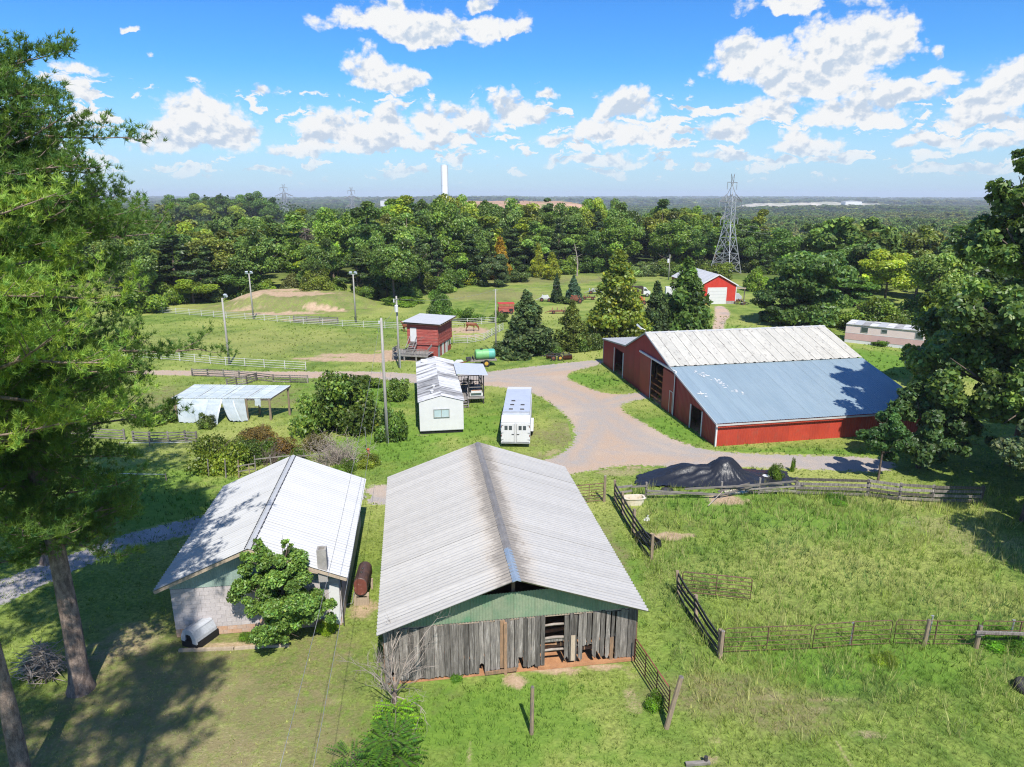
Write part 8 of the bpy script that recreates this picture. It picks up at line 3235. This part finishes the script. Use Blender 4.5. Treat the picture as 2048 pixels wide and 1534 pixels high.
# ---- red earth tableland with machines, right behind the wood
def tableland():
 mat = surf('bare_red_earth', (0.42, 0.27, 0.19), (0.34, 0.22, 0.15), .02, .95, 0, spec=.05, stain=(0.20, 0.21, 0.09), stain_scale=.03, stain_lo=.55, stain_hi=.65)
 nx, ny = 80, 30
 X, Y = np.meshgrid(np.linspace(-105, 190, nx), np.linspace(580, 760, ny))
 x0, x1 = -66, 50
 top = 11.9
 zt = tz(X, Y)
 m = sstep(x0 - 10, x0 + 8, X) * sstep(x1 + 110, x1 - 5, X) * sstep(585, 612, Y) * sstep(760, 730, Y)
 n = (fbm(X / 14, Y / 14, 81) - .5) * 2.2
 Z = zt - 1.5 + m * (top - zt + 1.5 + n + 1.4 * sstep(640, 700, Y))
 V = np.stack([X.ravel(), Y.ravel(), Z.ravel()], 1)
 i = np.arange((nx - 1) * (ny - 1))
 a = (i // (nx - 1)) * nx + i % (nx - 1)
 tag(link('earth_tableland', np_mesh('earth_tableland', V, np.stack([a, a + 1, a + nx + 1, a + nx], 1), mat, True)), kind='structure')
 q = px_(1034, 650, 15)
 e = thing('earth_mover', 'dark earth moving machine on the bare red tableland', 'machine', (q.x, q.y, 12.4))
 MB().box(-3, 2.2, -1.2, 1.2, .8, 2.2).build('body', M['iron'], e)
 MB().box(-.8, .8, -1, 1, 2.2, 3.6).build('cab', M['iron'], e)
 MB().bar((2, 0, 1.6), (4.6, 0, 3.4), .5, .5).bar((4.6, 0, 3.4), (6, 0, 1), .4, .4).build('arm', M['iron'], e)
 MB().box(-3.4, 2.6, -1.6, -.9, .0, .9).box(-3.4, 2.6, .9, 1.6, .0, .9).build('track', M['tyre'], e)
 q = px_(1022, 650, 15)
 e = thing('dump_truck', 'pale dump truck beside the earth moving machine', 'truck', (q.x, q.y, 12.4))
 MB().prism([(-3, 1), (-3.4, 2.8), (1.2, 2.6), (1.2, 1)], 'y', -1.2, 1.2).build('tipper', M['white'], e)
 MB().box(1.3, 3, -1.1, 1.1, .8, 2.8).build('cab', M['white'], e)
 for x in (-2, -.8, 2.2):
  wheel(e, (x, -1.25, .5), .5, .35, 'iron', 'y')
 # pale quarry ground much further right
 X, Y = np.meshgrid(np.linspace(850, 1520, 60), np.linspace(2440, 2880, 24))
 zt = tz(X, Y)
 m = sstep(850, 960, X) * sstep(1520, 1380, X) * sstep(2440, 2500, Y) * sstep(2880, 2800, Y)
 Z = zt - 4 + m * (14 + (fbm(X / 60, Y / 60, 82) - .5) * 20 + 9 * sstep(2500, 2760, Y))
 nx, ny = 60, 24
 i = np.arange((nx - 1) * (ny - 1))
 a = (i // (nx - 1)) * nx + i % (nx - 1)
 m2 = surf('pale_quarry_ground', (0.46, 0.41, 0.34), (0.28, 0.29, 0.20), .006, .95, 0, spec=.05, fine=.2)
 tag(link('quarry_ground', np_mesh('quarry_ground', np.stack([X.ravel(), Y.ravel(), Z.ravel()], 1), np.stack([a, a + 1, a + nx + 1, a + nx], 1), m2, True)), kind='structure')
 for (px, d, w, lab) in ((1708, 2600, 60, 'long white industrial roof at the far quarry'), (773, 1500, 26, 'long white warehouse on the left horizon')):
  q = px_(px, d, 0)
  z = tz1(q.x, q.y)
  zz = HT(403 if px > 1000 else 401, d)
  e = thing('warehouse', lab, 'warehouse', (q.x, q.y, z - 2))
  h = max(6, zz - z + 2)
  MB().box(-w / 2, w / 2, 0, w * .6, 0, h).build('wall', M['white'], e)
  MB().prism([(-w / 2 - 1, h + .02), (w / 2 + 1, h + .02), (0, h + 3)], 'y', -.5, w * .6 + .5).build('roof', M['white_roof'], e)


tableland()


# ================================================================ air
def haze():
 m, t, out = new_mat('haze_air')
 v = t.n('ShaderNodeVolumePrincipled')
 v.inputs['Color'].default_value = (0.80, 0.88, 1.0, 1)
 v.inputs['Density'].default_value = HAZE
 v.inputs['Anisotropy'].default_value = 0.0
 m.node_tree.links.new(v.outputs[0], out.inputs['Volume'])
 tag(MB().box(-9600, 9600, -700, 9800, -75, 62).build('haze', m), kind='stuff')


HAZE = 1.4e-4
haze()
